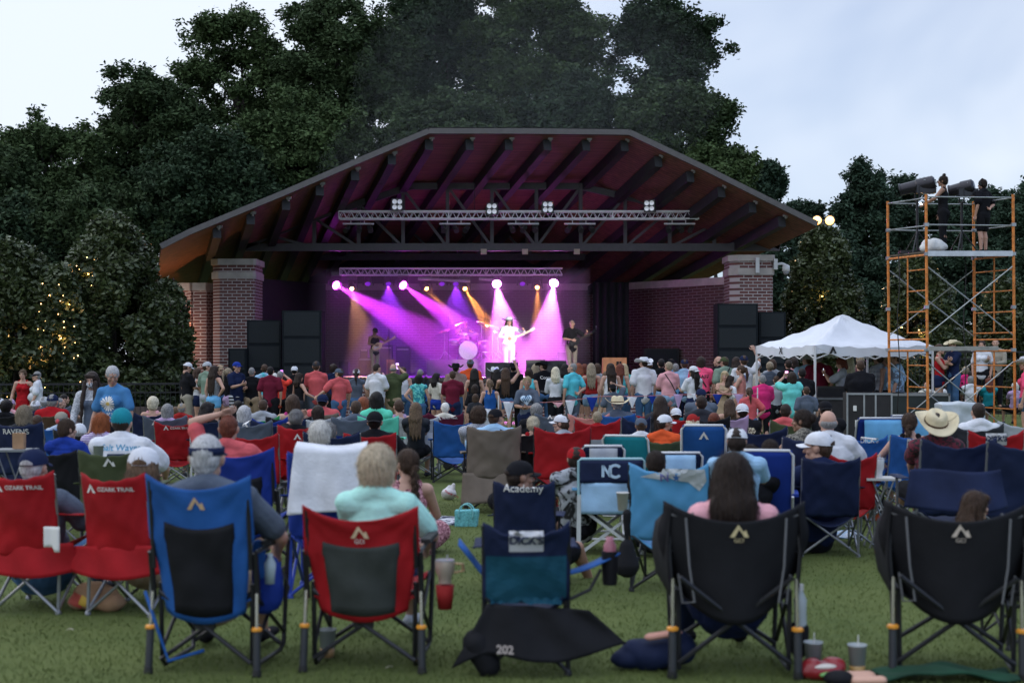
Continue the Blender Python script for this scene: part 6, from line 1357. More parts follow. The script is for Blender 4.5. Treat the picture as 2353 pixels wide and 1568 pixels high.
si('z3',2080,978,16.6,'man in black cap and black tee on a red chair',cap='back',capc='black',hair='black',hk='crop',top='loose',topc='black',b=1.3,s=1.05,arms=('lap','rest'));C('z3',2012,1392,15.9,'red folding chair with a sagging top under the man in black tee',fabric='red',w=.56,occ=1)

si('z4',155,802,22.6,'short brown-haired woman in lilac tank',hair='brown',hk='short',sex='F',top='tank',topc='lilac',rz=20);si('z4',470,858,21.8,'light brown long-haired girl in front of the maroon chair',hair='ltbrown',hk='long',sex='F',top='tee',topc='charcoal')
C('z4',370,1000,23.4,'maroon folding chair with white logo lettering behind the silver chair',fabric='wine',w=.55,text='OZARK TRAIL',tsize=.04,tz=.82,tx=.05,logo='peak',lx=-.13,lz=.82);C('z4',1020,1000,23.4,'maroon folding chair with white logo right of the silver chair',fabric='wine',w=.50,text='OZARK TRAIL',tsize=.035,tz=.82,tx=.06,logo='peak',lx=-.1,lz=.82)
C('z4',530,1105,22.4,'silver and white folding chair, unoccupied, crossed grey legs',fabric='silver',fabric2='white',w=.56);si('z4',1000,848,24.4,'person with round white hair beside the maroon tee man',hair='white',hk='crop',top='tee',topc='offwhite')
C('z4',1150,1172,21.5,'bright blue folding chair with a dark centre strap',fabric='blue',w=.62,rz=6,frame=DARKM);si('z4',1600,932,17,'person with curly brown hair and striped white shirt',hair='brown',hk='curly',top='tee',topc='stripe:white:navy:30')
e,J,_,_=si('z4',1912,935,16.4,'man in black cap and pale shirt on the taupe chair',cap='cap',capc='black',hair='brown',hk='crop',top='loose',topc='ltblue',b=1.2,yaw=-30,arms=('rest','rest'));C('D',1130,975,16.2,'large taupe folding chair with a wide hanging cover',fabric='taupe',w=.54,occ=1,frame=DARKM,rz=4)
m=MB();m.sheet(lambda u,v:(-.33+.66*u+.05*(1 -v)*(u -.5),-.30 -.10*math.sin(math.pi*u)*(1 -v) -.012*math.sin(9*u),.10+.40*v+.09*u*(1 -v)),16,10,.008)
e=empty('chair_cover',(wx(1125,16.2),16.35,g(16.2)),s=.92,label='taupe storage cover hanging below the taupe chair',cat='chair cover');m.build('cover',nylon('taupe'),e,smooth=True)
si('z5',300,882,23.6,'man with curly grey hair and black shirt left of the slate chair',hair='grey',hk='curly',top='loose',topc='black',b=1.4,s=1.02);si('z5',240,1108,17.6,'blonde woman with a twisted updo on the black and red chair',hair='plat',hk='updo',sex='F',top='tank',topc='red')
C('z5',190,1330,16.4,'black chair with red trim behind the blonde updo',fabric='black',w=.50,frame=mat('red tube',(.35,.02,.02),.4),rz=-14);C('z5',640,922,23,'slate green folding chair with a pale peak logo and lettering',fabric='slate',w=.58,text='OZARK TRAIL',tsize=.035,tz=.84,tx=.06,logo='peak',lx=-.08,lz=.84)
si('z5',740,1042,16.6,'person in white cap with the brim pointing left above the big red chair',cap='cap',capc='white',hair='brown',hk='short',top='tee',topc='ltgrey',rz=50,yaw=20);C('D',1290,976,16,'large plain bright red folding chair',fabric='red',w=.56,frame=DARKM,occ=0)
C('z5',1230,932,22.4,'grey folding chair with a pale pink top edge',fabric='salmon',fabric2='taupe',w=.56);si('z5',1400,1012,21.2,'ash-haired child above the red and grey chair',hair='ash',hk='short',top='tee',topc='red',s=.85)
C('D',1370,958,18.3,'red folding chair with a grey mesh back beside the large red chair',fabric='red',fabric2='ltgrey',w=.50)
si('z5',1765,722,22.8,'man in straw cowboy hat and slate tee on a blue chair',cap='cowboy',capc='cream',hair='grey',hk='crop',top='loose',topc='slate',arms=('lap','rest'),b=1.2,s=1.05);C('z5',1720,955,22.4,'blue folding chair with a dark strap under the straw cowboy hat man',fabric='blue',w=.52,occ=1,frame=DARKM)
C('z5',2230,850,24,'red folding chair with a white line near the white pennant',fabric='red',w=.48);C('z5',2080,915,20,'narrow dark navy chair left of the camouflage cap',fabric='navy',w=.34)
si('z5',2190,1102,17.2,'man in camouflage cap and white tee',cap='cap',capc='slate',hair='brown',hk='crop',top='tee',topc='white',b=1.12,skin='tan');C('D',1452,998,15.6,'teal folding chair under the camouflage cap man',kind='beach',fabric='teal',fabric2='teal',w=.46,frame=WHITEM,rz=-14,ht=.84)

si('z6',190,742,21,'woman with dark brown curly hair left of the white cap',hair='dark',hk='long',sex='F',top='tee',topc='charcoal');si('z6',470,928,20.8,'man in backwards white cap on the red and grey chair',cap='back',capc='white',hair='brown',hk='crop',top='tee',topc='red');C('z6',520,1110,20.0,'red folding chair with grey lower back right of the orange tee',fabric='red',fabric2='charcoal',w=.46,occ=1)
e,J,_,_=si('z6',275,1040,16.2,'bearded man in white trucker cap and orange tee looking right',cap='cap',capc='white',hair='dark',hk='crop',top='tee',topc='orange',rz=-30,yaw=-35,b=1.18,skin='mid',arms=('lap','rest'));C('D',1520,1006,15.8,'olive green folding chair under the orange tee man',fabric='olive',w=.46,occ=1)
m=MB();m.ell((0,.055,-.085),(.055,.05,.04),14,10);o=mk('beard',m.mesh('beard',smooth=True),hairm('dark'),e);o.matrix_local=_
si('z6',770,1062,18.6,'woman with a rust beanie and streaked blonde hair',cap='beanie',capc='brick',hair='plat',hk='long',sex='F',top='tee',topc='black');si('z6',930,722,21.6,'person with short dark hair in front of the navy cap',hair='dark',hk='short',top='tee',topc='charcoal')
si('z6',925,585,25.6,'large seated man in navy cap with a white emblem and slate tee',cap='cap',capc='navy',hair='black',hk='crop',top='loose',topc='slate',b=1.35,s=1.05);C('z6',1000,958,20.4,'black folding chair with a grey back panel',fabric='black',fabric2='ltgrey',w=.56)
e,J,tp,_=si('z6',1670,848,21.6,'man in white trucker cap and black tee with a pale graphic',cap='back',capc='white',hair='dark',hk='crop',top='loose',topc='black',b=1.35,s=1.05)
print_on(tp,polys([[(-.18,-.03),(-.12,.05),(0,.06),(.15,.05),(.18,0),(.12,-.07),(0,-.05),(-.10,-.07)]]),'tee_graphic',fab('noise:cream:brown:22'),0,.90,step=.03)
si('z6',1160,1042,20.2,'person with dark auburn hair behind the blue beach chair',hair='auburn',hk='bob',sex='F',top='tee',topc='wine');si('z6',1440,795,24.5,'brown-haired woman in strap top with a bare arm',hair='brown',hk='long',sex='F',top='tank',topc='tan')
C('z6',690,912,22.4,'teal blue folding chair behind the streaked blonde hair',fabric='teal',w=.52);C('z6',1400,1040,21,'white-striped folding chair with dark frame',fabric='lilac',w=.48)
C('D',1620,974,15,'sky blue reclining chair with a sun-and-fish emblem, white edges',kind='beach',fabric='blue',fabric2='blue',w=.40,frame=WHITEM,rz=-6,logo='peak',lz=.8,ls=1.2)
C('D',1735,976,14.6,'wide navy folding chair behind the white trucker cap',fabric='navy',w=.50)
e,J,_,_=si('z6',1575,1258,10.6,'man in white mesh-back cap and light blue tee looking down',cap='cap',capc='white',hair='dark',hk='short',top='tee',topc='ltblue',rz=-12,pitch=12,b=1.15,arms=('lap','phone'),skin='mid')
C('D',1770,1031,11.6,'royal blue low chair with white tubular frame',kind='beach',fabric='royal',fabric2='royal',w=.42,frame=WHITEM,rz=-10)
si('zd',435,628,11.4,'dark-haired person leaning down beside the royal blue chair',hair='dark',hk='short',top='tee',topc='black',yaw=-50,pitch=20,s=.9);si('zd',567,588,12.4,'dark-haired child behind the royal blue chair',hair='dark',hk='short',top='tee',topc='lilac',s=.85)
e,J,_,_=si('zd',790,380,14,'woman with dark hair in a bun and black floral top, face turned left',hair='dark',hk='bun',sex='F',top='sleeveless',topc='noise:black:khaki:70',rz=30,yaw=30,skin='tan',face=True,b=1.15,arms='rest');C('zd',800,560,13.2,'dark navy folding chair below the woman with a bun',fabric='navy',w=.40,occ=1)
si('zd',975,382,14.4,'balding man in white tee on the red chair',hair='grey',hk='bald',top='loose',topc='white',b=1.3,s=1.06,arms='rest');C('zd',1120,682,12.6,'red folding chair under the balding man in white tee',fabric='red',w=.46)
e,J,_,_=si('zd',905,515,11.9,'man in white mesh-back cap and navy tee with the brim pointing left',cap='cap',capc='white',hair='brown',hk='crop',top='loose',topc='navy',rz=25,yaw=35,b=1.25,arms=('phone','rest'),s=1.12,skin='fair')
m=MB();m.tube([J['wriR']+Vector((.0,-.01,.0))+Vector((math.cos(a)*.031,math.sin(a)*.012,math.sin(a)*.029)) for a in np.linspace(0,6.283,14)],.007,6,False);mk('wristband',m.mesh('wristband',smooth=True),mat('orange band',(.9,.22,.08),.5),e)
C('D',1908,1046,11.9,'dark navy folding chair under the man in navy tee, bright grey legs',fabric='navy',w=.50,occ=1,rz=-4)
C('zd',1185,560,15.6,'blue folding chair with a cut-off white label right of the white tee',fabric='blue',w=.46,text="DICK'S",tsize=.07,tz=.84,rz=12)
e,J,_,_=si('zd',1550,402,14.6,'woman with a loose brown braid and black tank',hair='brown',hk='braid',sex='F',top='tank',topc='black',arms='rest',b=1.1,rz=-8,yaw=-15)
def dicks(c,z,w_,h_,tsz,bend=None,off=.0062,x=0):
    bk=c[1]['backrest'][0];print_on(bk,polys([[(-w_/2,-h_/2),(w_/2,-h_/2),(w_/2,h_/2),(-w_/2,h_/2)]]),'label_patch',mat('pale label',(.42,.42,.44),.8,var=.06),x,z,off=off,step=.04,parent=bk)
    print_on(bk,textmesh("DICK'S",tsz,bold=.0025),'lettering',mat('navy ink',(.012,.02,.06),.8,var=0),x,z+.004,off=off+.003,step=.03,parent=bk)
c=C('D',2083,993,14.6,'blue folding chair with a white sports shop label under the braided woman',fabric='blue',w=.46,occ=1,rz=5);dicks(c,.80,.20,.11,.062)
si('zd',1730,372,12.9,'person in a wide cream cowboy hat tilted back',cap='cowboy',capc='cream',hair='dark',hk='crop',top='tee',topc='noise:black:maroon:30',pitch=-28,s=1.0)
C('D',2185,1000,11.2,'wide navy folding chair in front of the cream cowboy hat',fabric='navy',w=.50,frame=GREYM)
si('zd',2030,328,16.6,'man with short dark hair and white tee behind the slate chair',hair='dark',hk='crop',top='tee',topc='white',b=1.15);C('D',2230,953,15.6,'tall dark slate folding chair under the short-haired man',fabric='charcoal',w=.50,occ=0)
c=C('D',2292,984,13.8,'red folding chair with a white sports shop label at the right',fabric='red',w=.44,rz=-12);dicks(c,.82,.17,.10,.058)
C('D',2337,1003,10.9,'navy folding chair cut off by the right edge',fabric='navy',w=.50,frame=GREYM);C('D',2340,956,17.2,'pale grey folding chair with a white peak logo at the right edge',fabric='silver',w=.55,logo='peak',lz=.8,lx=.05)
C('D',2017,941,18.6,'low light blue beach chair with hanging pillow flap, left of the pair',kind='beach',fabric='stripe:teal:royal:6'.split(':')[2],fabric2='sky',w=.56,frame=mat('pale tube',(.5,.5,.52),.4,.3));C('D',2088,923,20.5,'low light blue beach chair with hanging pillow flap, right of the pair',kind='beach',fabric='royal',fabric2='sky',w=.56,frame=mat('pale tube',(.5,.5,.52),.4,.3))
si('z7',110,1158,20,'brown-haired seated person in hot pink tee',hair='dark',hk='short',top='tee',topc='coral',rz=-20);C('z7',145,1358,18,'olive brown folding chair left of the woman with a bun',fabric='olive',w=.44)
si('z7',815,1078,18.4,'man in black cap with earphones and black tee',cap='back',capc='black',hair='dark',hk='crop',top='loose',topc='black',b=1.3)

e,J,_,_=person('D',934,1030,12,'','woman with a long braid and floral strap dress sitting on a blanket',pose='ground',rz=8,yaw=28,sex='F',hair='brown',hk='braid',top='dress',topc='noise:maroon:pink:55',arms=('loose','lap'),group=GS,skin='fair',b=1.08,s=1.0)
e,J,_,_=person('D',2243,1128,9.4,'','brown-haired young woman in profile facing right behind the right black chair',pose='ground',rz=-70,sex='F',hair='brown',hk='long',top='tee',topc='black',bot='tight',botc='black',group=GS,face=True)
e,J,_,_=si('zC',440,935,9.9,'boy in black cap with the brim pointing right on the navy lettered chair',cap='cap',capc='black',hair='dark',hk='crop',top='tee',topc='black',rz=-35,yaw=-30,s=.93,skin='mid')
si('zC',950,818,11.9,'boy in backwards red cap and black eagle tee',cap='cap',capc='red',hair='dark',hk='short',top='tee',topc='noise:black:ltgrey:7',s=.85);si('zC',1680,872,11.6,'dark-haired child in black between the two light blue chairs',hair='dark',hk='short',top='tee',topc='black',s=.9)
# ===== nearest chairs and their people
RING=mat('orange plastic ring',(.75,.30,.03),.4,var=0);BARREL=mat('dark grey piston',(.045,.047,.055),.35,.3,var=.1);ROD=mat('polished rod',(.60,.55,.50),.2,.9,var=0)
def RK(x,ty,Y,label,fabric,mesh,ht,w,rz,**k):
    gz=g(Y);e=empty('rocking_chair',(wx(x,Y),Y+.28,gz),rz=R(rz),label=label,cat='folding chair',group=CHAIR_GROUP)
    o=build_parts(e,rocker_parts(w,ht),dict(fabric=nylon(fabric),frame=DARKM,black=RUB,mesh=nylon(mesh),ring=RING,barrel=BARREL,rod=ROD));return e,o
si('D',476,981,6.85,'grey-haired man in navy visor and dark button shirt on the blue rocking chair',cap='visor',capc='navy',hair='silver',hk='crop',top='tee',topc='slate',b=1.1,arms=('lap','rest'),botc='tan',s=1.0,skin='fair',shoes='black')
e,o=RK(486,1092,6.95,'blue rocking chair with a black mesh back, nearest on the left','blue','black',.985,.53,-8)
a=emblem('gci');print_on(o['backrest'][0],a,'emblem',mat('pale orange print',(.55,.36,.2),.7),0,.845,off=.0065,parent=o['backrest'][0])
si('D',866,1023,7.25,'blonde woman with fluffy hair and mint top on the red rocking chair',hair='cream',hk='fluffy',sex='F',top='tee',topc='mint',b=1.02,arms=('lap','rest'),bot='shorts',botc='navy',shoes='ltgrey',skin='fair',s=.90)
e,o=RK(843,1160,7.0,'red rocking chair with a dark grey mesh back, beside the blue one','red','dustgrey',.83,.57,-4)
print_on(o['backrest'][0],emblem('gci'),'emblem',mat('cream orange print',(.62,.45,.3),.7),0,.70,off=.0065,parent=o['backrest'][0])
print_on(o['backrest'][0],textmesh('GCI',.03),'lettering',INK,0,.655,off=.0065,parent=o['backrest'][0])
si('D',78,1020,8.95,'man in navy cap and slate tee on the leftmost red chair',cap='cap',capc='navy',hair='silver',hk='crop',top='tee',topc='slate',b=1.2,arms=('lap','rest'),s=.98,rz=-6,bot='trousers',botc='denim')
C('D',76,1076,8.9,'leftmost red folding chair with white mountain logo and lettering, paper hanging behind',fabric='red',w=.42,occ=1,text='OZARK TRAIL',tsize=.036,tz=.80,tx=.045,logo='peak',lx=-.12,lz=.80,ls=.95,rz=-5)
si('D',331,1020,8.9,'woman in white mesh-back cap on the second red chair',cap='cap',capc='white',hair='ltbrown',hk='shoulder',sex='F',top='tee',topc='ltgrey',s=.95,bot='capri',botc='tan')
C('D',300,1080,8.8,'second red folding chair with white mountain logo, half behind the blue rocking chair',fabric='red',w=.42,occ=1,text='OZARK TRAIL',tsize=.036,tz=.80,tx=.045,logo='peak',lx=-.12,lz=.80,ls=.95,rz=-12)
def flap(cx,Y,s,label,rz=-6,col='red'):
    e=empty('chair_cover',(wx(cx,Y),Y+.2,g(Y)),rz=R(rz),s=s,label=label,cat='chair cover')
    m=MB();m.sheet(lambda u,v:((u -.5)*2*(.30+.05*(1 -v)),-.30 -.07*math.sin(math.pi*u)*(1 -.5*v) -.01*math.sin(12*u+3*v),.30+.17*v -.05*math.sin(math.pi*u)*(1 -v)+.025*(u -.5)*v),16,8,.007);m.build('cover',nylon(col),e,smooth=True);return e
flap(90,8.9,.93,'loose red cover hanging at the seat of the leftmost red chair');flap(298,8.8,.93,'loose red cover hanging at the seat of the second red chair',-14)
m=MB();m.sheet(lambda u,v:(u*.10,.008*math.sin(5*u),v*.125 -.03*(u> .6)*(v< .6)),6,6,.002);tag(m.build('paper_bag',INK,loc=(wx(105,8.7),8.66,wz(1254,8.7)),smooth=True),'white sheet of paper hanging on the leftmost red chair cover','paper')

c=C('D',1208,1195,7.0,'navy and teal folding chair with a pale sports shop label, nearest in the centre',fabric='navy',w=.41,ht=.76,s=1.0,frame=DARKM);dicks(c,.665,.165,.10,.054)
print_on(c[1]['backrest'][0],polys([[(-.195,-.12),(.195,-.12),(.195,.115),(-.195,.115)]]),'lower_panel',nylon('deepteal'),0,.475,off=.0045,step=.04,parent=c[1]['backrest'][0])
e=empty('chair_cover',(wx(1235,7),7.02,0),label='black storage bag flap spread out below the nearest navy chair',cat='chair cover')
def fl(u,v):
    x=-.40+.80*u;top_=.355 -.03*u;bot=.10+.02*math.sin(8*u)+(.0 if u> .2 else -.06*(1 -u/.2));xx=x*(.62+.38*(1 -v))+(.03 if u> .5 else -.02)*(1 -v)
    return (xx,-.12 -.06*math.sin(math.pi*u)*(1 -v) -.01*math.sin(17*u+4*v),bot+(top_ -bot)*v+.05*max(0,u -.6)*(1 -v)*2)
m=MB();m.sheet(fl,24,14,.006);m.build('flap',nylon('black'),e,smooth=True)
m=MB();m.cap((-.30,-.10,.16),(-.24,-.10,.05),.07,.06,1,.8);m.build('pouch',nylon('black'),e,smooth=True)
print_on(e.children[0],textmesh('202',.055,bold=.002),'lettering',mat('faded print',(.35,.3,.28),.8),-.16,.14,off=.006,parent=e.children[0])
for s_ in (1,):
    e=empty('chair_arm_tray',(wx(1350,7.0),7.15,.46),rz=R(20),label='blue armrest with cup holder and a dark bottle, right of the nearest navy chair',cat='armrest')
    m=MB();m.sheet(lambda u,v:(-.19+.36*u,(-.04+.09*v),.0+.10*u -.02*math.sin(math.pi*u)),10,3,.006);m.build('arm',nylon('blue'),e,smooth=True)
    m=MB();m.tube([(-.14,0,-.14),(.02,0,-.08),(.08,0,.02)],.009);m.build('strut',DARKM,e)
    m=MB();m.lathe([(.036,-.12),(.042,-.02),(.042,.05)],(.13,0,.06),14);m.build('cup_holder',nylon('black'),e)
    m=MB();m.lathe([(.03,-.1),(.032,.08),(.02,.1),(.02,.12),(0,.12)],(.13,0,.06),14);m.build('bottle',mat('pinkish plastic',(.35,.12,.16),.3),e,smooth=True)
m=MB();m.sheet(lambda u,v:(-.10+.20*u,.1*v,.28*(1 -u)*.9+.02*v),8,4,.006);tag(m.build('armrest_flap',nylon('blue'),loc=(wx(1098,7),7.1,wz(1375,7)),smooth=True),'blue armrest flap left of the nearest navy chair','armrest')

C('D',1212,1100,9.6,'navy folding chair with white shop lettering behind the navy and teal chair',fabric='navy',w=.46,occ=1,text='Academy',tsize=.082,tz=.845,frame=DARKM,rz=-5)

def moon(x,Y,label,rz,emb=(.55,.45,.25)):
    e=empty('rocking_chair',(wx(x,Y),Y+.25,g(Y)),rz=R(rz),label=label,cat='folding chair',group=CHAIR_GROUP);B=nylon('black');ht=.85
    def bk(u,v):
        x_=(u -.5)*2;c=1 -x_*x_;w=.34*(.72+.28*min(1,v*1.5))+.035*math.sin(math.pi*min(1,v*1.1));z=.27+(ht -.27)*v -.09*c*max(0,(v -.7)/.3)**1.3+.07*(1 -c)*(1 -v)*1.6
        return (x_*w,-.20 -.10*v -.14*c*(1.05 -.6*v)+.05*abs(x_)**3,z+.003*math.sin(20*v))
    m=MB();m.sheet(bk,26,20,.007);o=m.build('backrest',B,e,smooth=True)
    for s in (-1,1):
        def wing(u,v):return (s*(.30+.055*u+.02*math.sin(3*v)),-.28+.36*u,.84 -.12*u -(.46 -.20*u)*(1 -v)+.02*math.sin(6*v)*u)
        m=MB();m.sheet(wing,12,12,.006);m.build('side_wing',B,e,smooth=True)
        m=MB();m.tube([(s*.30,-.24,.80),(s*.315,-.27,.62),(s*.30,-.27,.42)],.009,8);m.build('back_post',DARKM,e)
        m=MB();m.tube([(s*.302,-.30,.02),(s*.300,-.285,.23)],.0205,12);pb=m.build('piston_barrel',BARREL,e)
        m=MB();m.tube([(s*.300,-.285,.23),(s*.297,-.27,.48)],.0105,10);m.build('piston_rod',ROD,e)
        m=MB();m.lathe([(.020,-.004),(.029,0),(.029,.012),(.020,.018)],(s*.300,-.285,.232),16);m.build('ring',RING,e)
        m=MB();m.lathe([(.022,0),(.026,.01),(.022,.04)],(s*.302,-.30,0),12);m.build('foot',RUB,e)
        m=MB();m.tube([(s*.27,-.24,.42),(s*.265,-.235,.04),(s*.265,.24,.03),(s*.29,.27,.60)],.0125,8);m.build('side_leg',DARKM,e)
        m=MB();T3(m,(s*.27,-.235,.42),(s*.28,.25,.08),.011);T3(m,(s*.27,-.235,.08),(s*.28,.25,.44),.011);m.build('side_brace',DARKM,e)
        m=MB();m.sheet(lambda u,v:(s*(.30+.05*(v -.5)),-.26+.52*u,.61 -.015*math.sin(math.pi*u)),10,3,.01);m.build('armrest',B,e,smooth=True)
        m=MB();m.tube([(s*.30 -s*.10,-.315,.80),(s*.25,-.30,.775),(s*.31,-.27,.79)],.005,6);m.build('loop',mat('grey piping',(.12,.12,.13),.6),e)
        m=MB();m.tube([(s*.24,-.335,.78),(s*.225,-.36,.55),(s*.20,-.355,.38),(s*.25,-.27,.36),(s*.27,-.26,.5)],.0055,6);m.build('piping',mat('grey piping',(.12,.12,.13),.6),e)
    for yy in (-.37,.24):
        m=MB();T3(m,(-.27,yy+.10*(yy< 0),.07),(.27,yy+.0+.02,.50 if yy< 0 else .42),.0125);m.build('cross_brace',DARKM,e);m=MB();T3(m,(.27,yy+.12*(yy< 0) -.02,.07),(-.27,yy -.0,.50 if yy< 0 else .42),.0125);m.build('cross_brace',DARKM,e)
    m=MB();m.sheet(lambda u,v:((u -.5)*.56,-.24+.5*v,.40 -.08*(1 -((u -.5)*2)**2)),10,8,.008);m.build('seat',B,e,smooth=True)
    print_on(o,emblem('gci'),'emblem',mat('gold print',emb,.6),.01,.72,off=.0065,parent=o);print_on(o,textmesh('GCI',.028),'lettering',mat('gold print',emb,.6),.01,.675,off=.0065,parent=o)
    return e
si('D',1682,1036,6.85,'woman with long straight dark hair and pink top on the middle black chair',hair='dark',hk='long',sex='F',top='tee',topc='pink',b=1.1,arms='lap',s=.96,bot='tight',botc='navy',shoes='black',yaw=-6)
moon(1690,6.9,'big black rocking chair with an emblem, holding the long-haired woman',-2);moon(2222,6.9,'big black rocking chair with an emblem at the right, seen slightly from the side',-12,(.50,.42,.36))
C('D',2400,1180,7.6,'black chair just cut off by the right edge beside a big black rocking chair',fabric='black',w=.5,frame=DARKM)

def director(px,ty,Y,label,rz=0):
    gz=g(Y);e=empty('folding_chair',(wx(px,Y),Y+.2,gz),rz=R(rz),label=label,cat='folding chair',group=CHAIR_GROUP);h=.275;ht=wz(ty,Y) -gz;wm=mat('white powder coat',(.55,.57,.58),.4);pal=mat('pale blue tube',(.30,.50,.56),.4)
    for s in (-1,1):
        m=MB();m.beam((s*h,-.24,.01),(s*(h -.005),-.26,ht -.30),.034,.024,(0,1,0));m.build('leg',wm,e)
        m=MB();m.beam((s*h,.24,.01),(s*h,.24,.55),.030,.024,(0,1,0));m.build('leg',wm,e)
        m=MB();m.box((s*(h+.02),.0,.56),(.07,.52,.02));m.build('armrest',mat('blue tray',COLS['sky'],.5),e)
    for yy in (-.235,.235):
        m=MB();m.beam((-h+.02,yy,.02),(h -.02,yy+.01,.40),.024,.02,(0,1,0));m.build('cross_brace',wm,e);m=MB();m.beam((h -.02,yy -.022,.02),(-h+.02,yy -.012,.40),.024,.02,(0,1,0));m.build('cross_brace',wm,e)
    m=MB();m.tube([(-h,-.26,ht -.32),(-h,-.275,ht -.02),(-h+.02,-.28,ht),(h -.02,-.28,ht),(h,-.275,ht -.02),(h,-.26,ht -.32)],.012);m.build('back_frame',pal,e)
    m=MB();m.sheet(lambda u,v:((u -.5)*2*(h -.01),-.285 -.02*math.sin(math.pi*u),ht -.20+.19*v),12,6,.005);nv=m.build('back_band',nylon('navy'),e,smooth=True)
    m=MB();m.sheet(lambda u,v:((u -.5)*2*(h -.02),-.275 -.03*math.sin(math.pi*u) -.006*math.sin(9*u+5*v),ht -.46+.262*v),14,8,.005);m.build('backrest',nylon('ltblue'),e,smooth=True)
    m=MB();m.sheet(lambda u,v:((u -.5)*2*(h -.02),-.24+.48*v,.37 -.03*math.sin(math.pi*u)),10,8,.006);m.build('seat',nylon('navy'),e,smooth=True)
    cm=mat('pale blue emblem',(.42,.56,.70),.7)
    N1=[(-.085,-.055),(-.055,-.055),(-.055,.012),(.005,-.055),(.03,-.055),(.03,.055),(.0,.055),(.0,-.008),(-.06,.055),(-.085,.055)]
    o_=[[(-.085,-.05),(-.062,-.05),(-.062,.05),(-.085,.05)],[(-.062,.05),(-.085,.05),(-.022,-.05),(.0,-.05)],[(-.022,-.05),(.0,-.05),(.0,.05),(-.022,.05)]]
    ou=arcpts(.03,0,.062,42,318,18);inn=arcpts(.03,0,.038,42,318,18);o_+=[[ou[i],ou[i+1],inn[i+1],inn[i]] for i in range(18)]
    print_on(nv,polys(o_),'emblem',cm,0,ht -.10,off=.006,step=.03,parent=nv);return e
director(1403,1052,12.0,'light blue and navy chair with an interlocked letter emblem and white frame')
e=empty('folding_chair',(wx(1562,9.8),10.0,g(9.8)),rz=R(-16),label='light blue folding chair with a state outline and star, black pouch hanging beside it',cat='folding chair',group=CHAIR_GROUP)
o=build_parts(e,camp_parts(.54,.90,0),dict(fabric=mat('nylon sky two',(.07,.27,.50),.6,var=.2,vs=3),frame=DARKM,black=RUB));bk=o['backrest'][0]
print_on(bk,polys([[(-.20,.0),(-.10,.03),(-.05,.035),(-.04,.06),(.24,.06),(.25,-.02),(.20,-.09),(.13,-.03),(.05,-.02),(.0,.0),(-.06,-.015)]]),'state_print',mat('state print',(.42,.45,.47),.8),.01,.80,off=.006,step=.04,parent=bk)
print_on(bk,textmesh('N',.085,bold=.002),'lettering',mat('violet ink',(.12,.12,.3),.8),-.02,.80,off=.009,parent=bk)
stp=[]
for i in range(10):rr=.030 if i % 2==0 else .012;a=R(90+36*i);stp.append((rr*math.cos(a),rr*math.sin(a)))
print_on(bk,polys([[(0,0),stp[i],stp[(i+1) % 10]] for i in range(10)]),'star',mat('blue ink',(.03,.12,.35),.8),.06,.80,off=.009,parent=bk)
mb=MB();mb.cap((0,0,.02),(0,0,.22),.012,.03);mb.cap((0,0,-.12),(0,0,0),.085,.05,1,.6)
o=mk('pouch',blob(mb,.01,2,.002,3,name='pouch'),nylon('black'),loc=(wx(1440,9.3),9.3,wz(1255,9.3)));tag(o,'black teardrop carry pouch hanging from the light blue chair arm','pouch')

C('D',758,1030,9.6,'royal blue folding chair hidden under a white towel',fabric='royal',w=.46,frame=mat('blue tube',(.02,.05,.35),.4))
m=MB();tw_=empty('towel',(wx(757,9.3),9.35,wz(1018,9.3)),label='white towel draped over the chair left of the fluffy blonde woman',cat='towel')
m.sheet(lambda u,v:((u -.5)*.47*(1+.10*(1 -v)) -.02*(1 -v),.10*max(0,(v -.93)/.07) -.06*(1 -v) -.014*math.sin(11*u+2*v)*(1 -v) -.02*math.sin(math.pi*u),-.42*(1 -v)*(1+.12*(1 -u)) -.02*math.sin(math.pi*u)*v+.004*math.sin(13*v+7*u)),30,24,.006);m.build('cloth',cloth('white'),tw_,smooth=True)
C('zC',1190,828,13.2,'navy and white low chair with a white tubular arm behind the light blue university chair',kind='beach',fabric='navy',fabric2='ltgrey',w=.40,frame=WHITEM);C('zC',1890,890,12.6,'navy and white low chair behind the light blue state chair',kind='beach',fabric='navy',fabric2='ltblue',w=.42,frame=WHITEM)
e=empty('chair_cover',(wx(2185,10.2),10.2,wz(1165,10.2)),label='dark blue fabric cover slung below the wide navy chair at the right',cat='chair cover')
m=MB();m.sheet(lambda u,v:((u -.5)*.74*(1 -.12*v),-.10 -.10*math.sin(math.pi*u)*(1 -v) -.018*math.sin(9*u+3*v),.27*v -.02*math.sin(math.pi*u)*(1 -v)+.05*(u -.5)**2+.012*math.sin(6*u)),24,12,.008);m.build('cover',nylon('navy'),e,smooth=True)
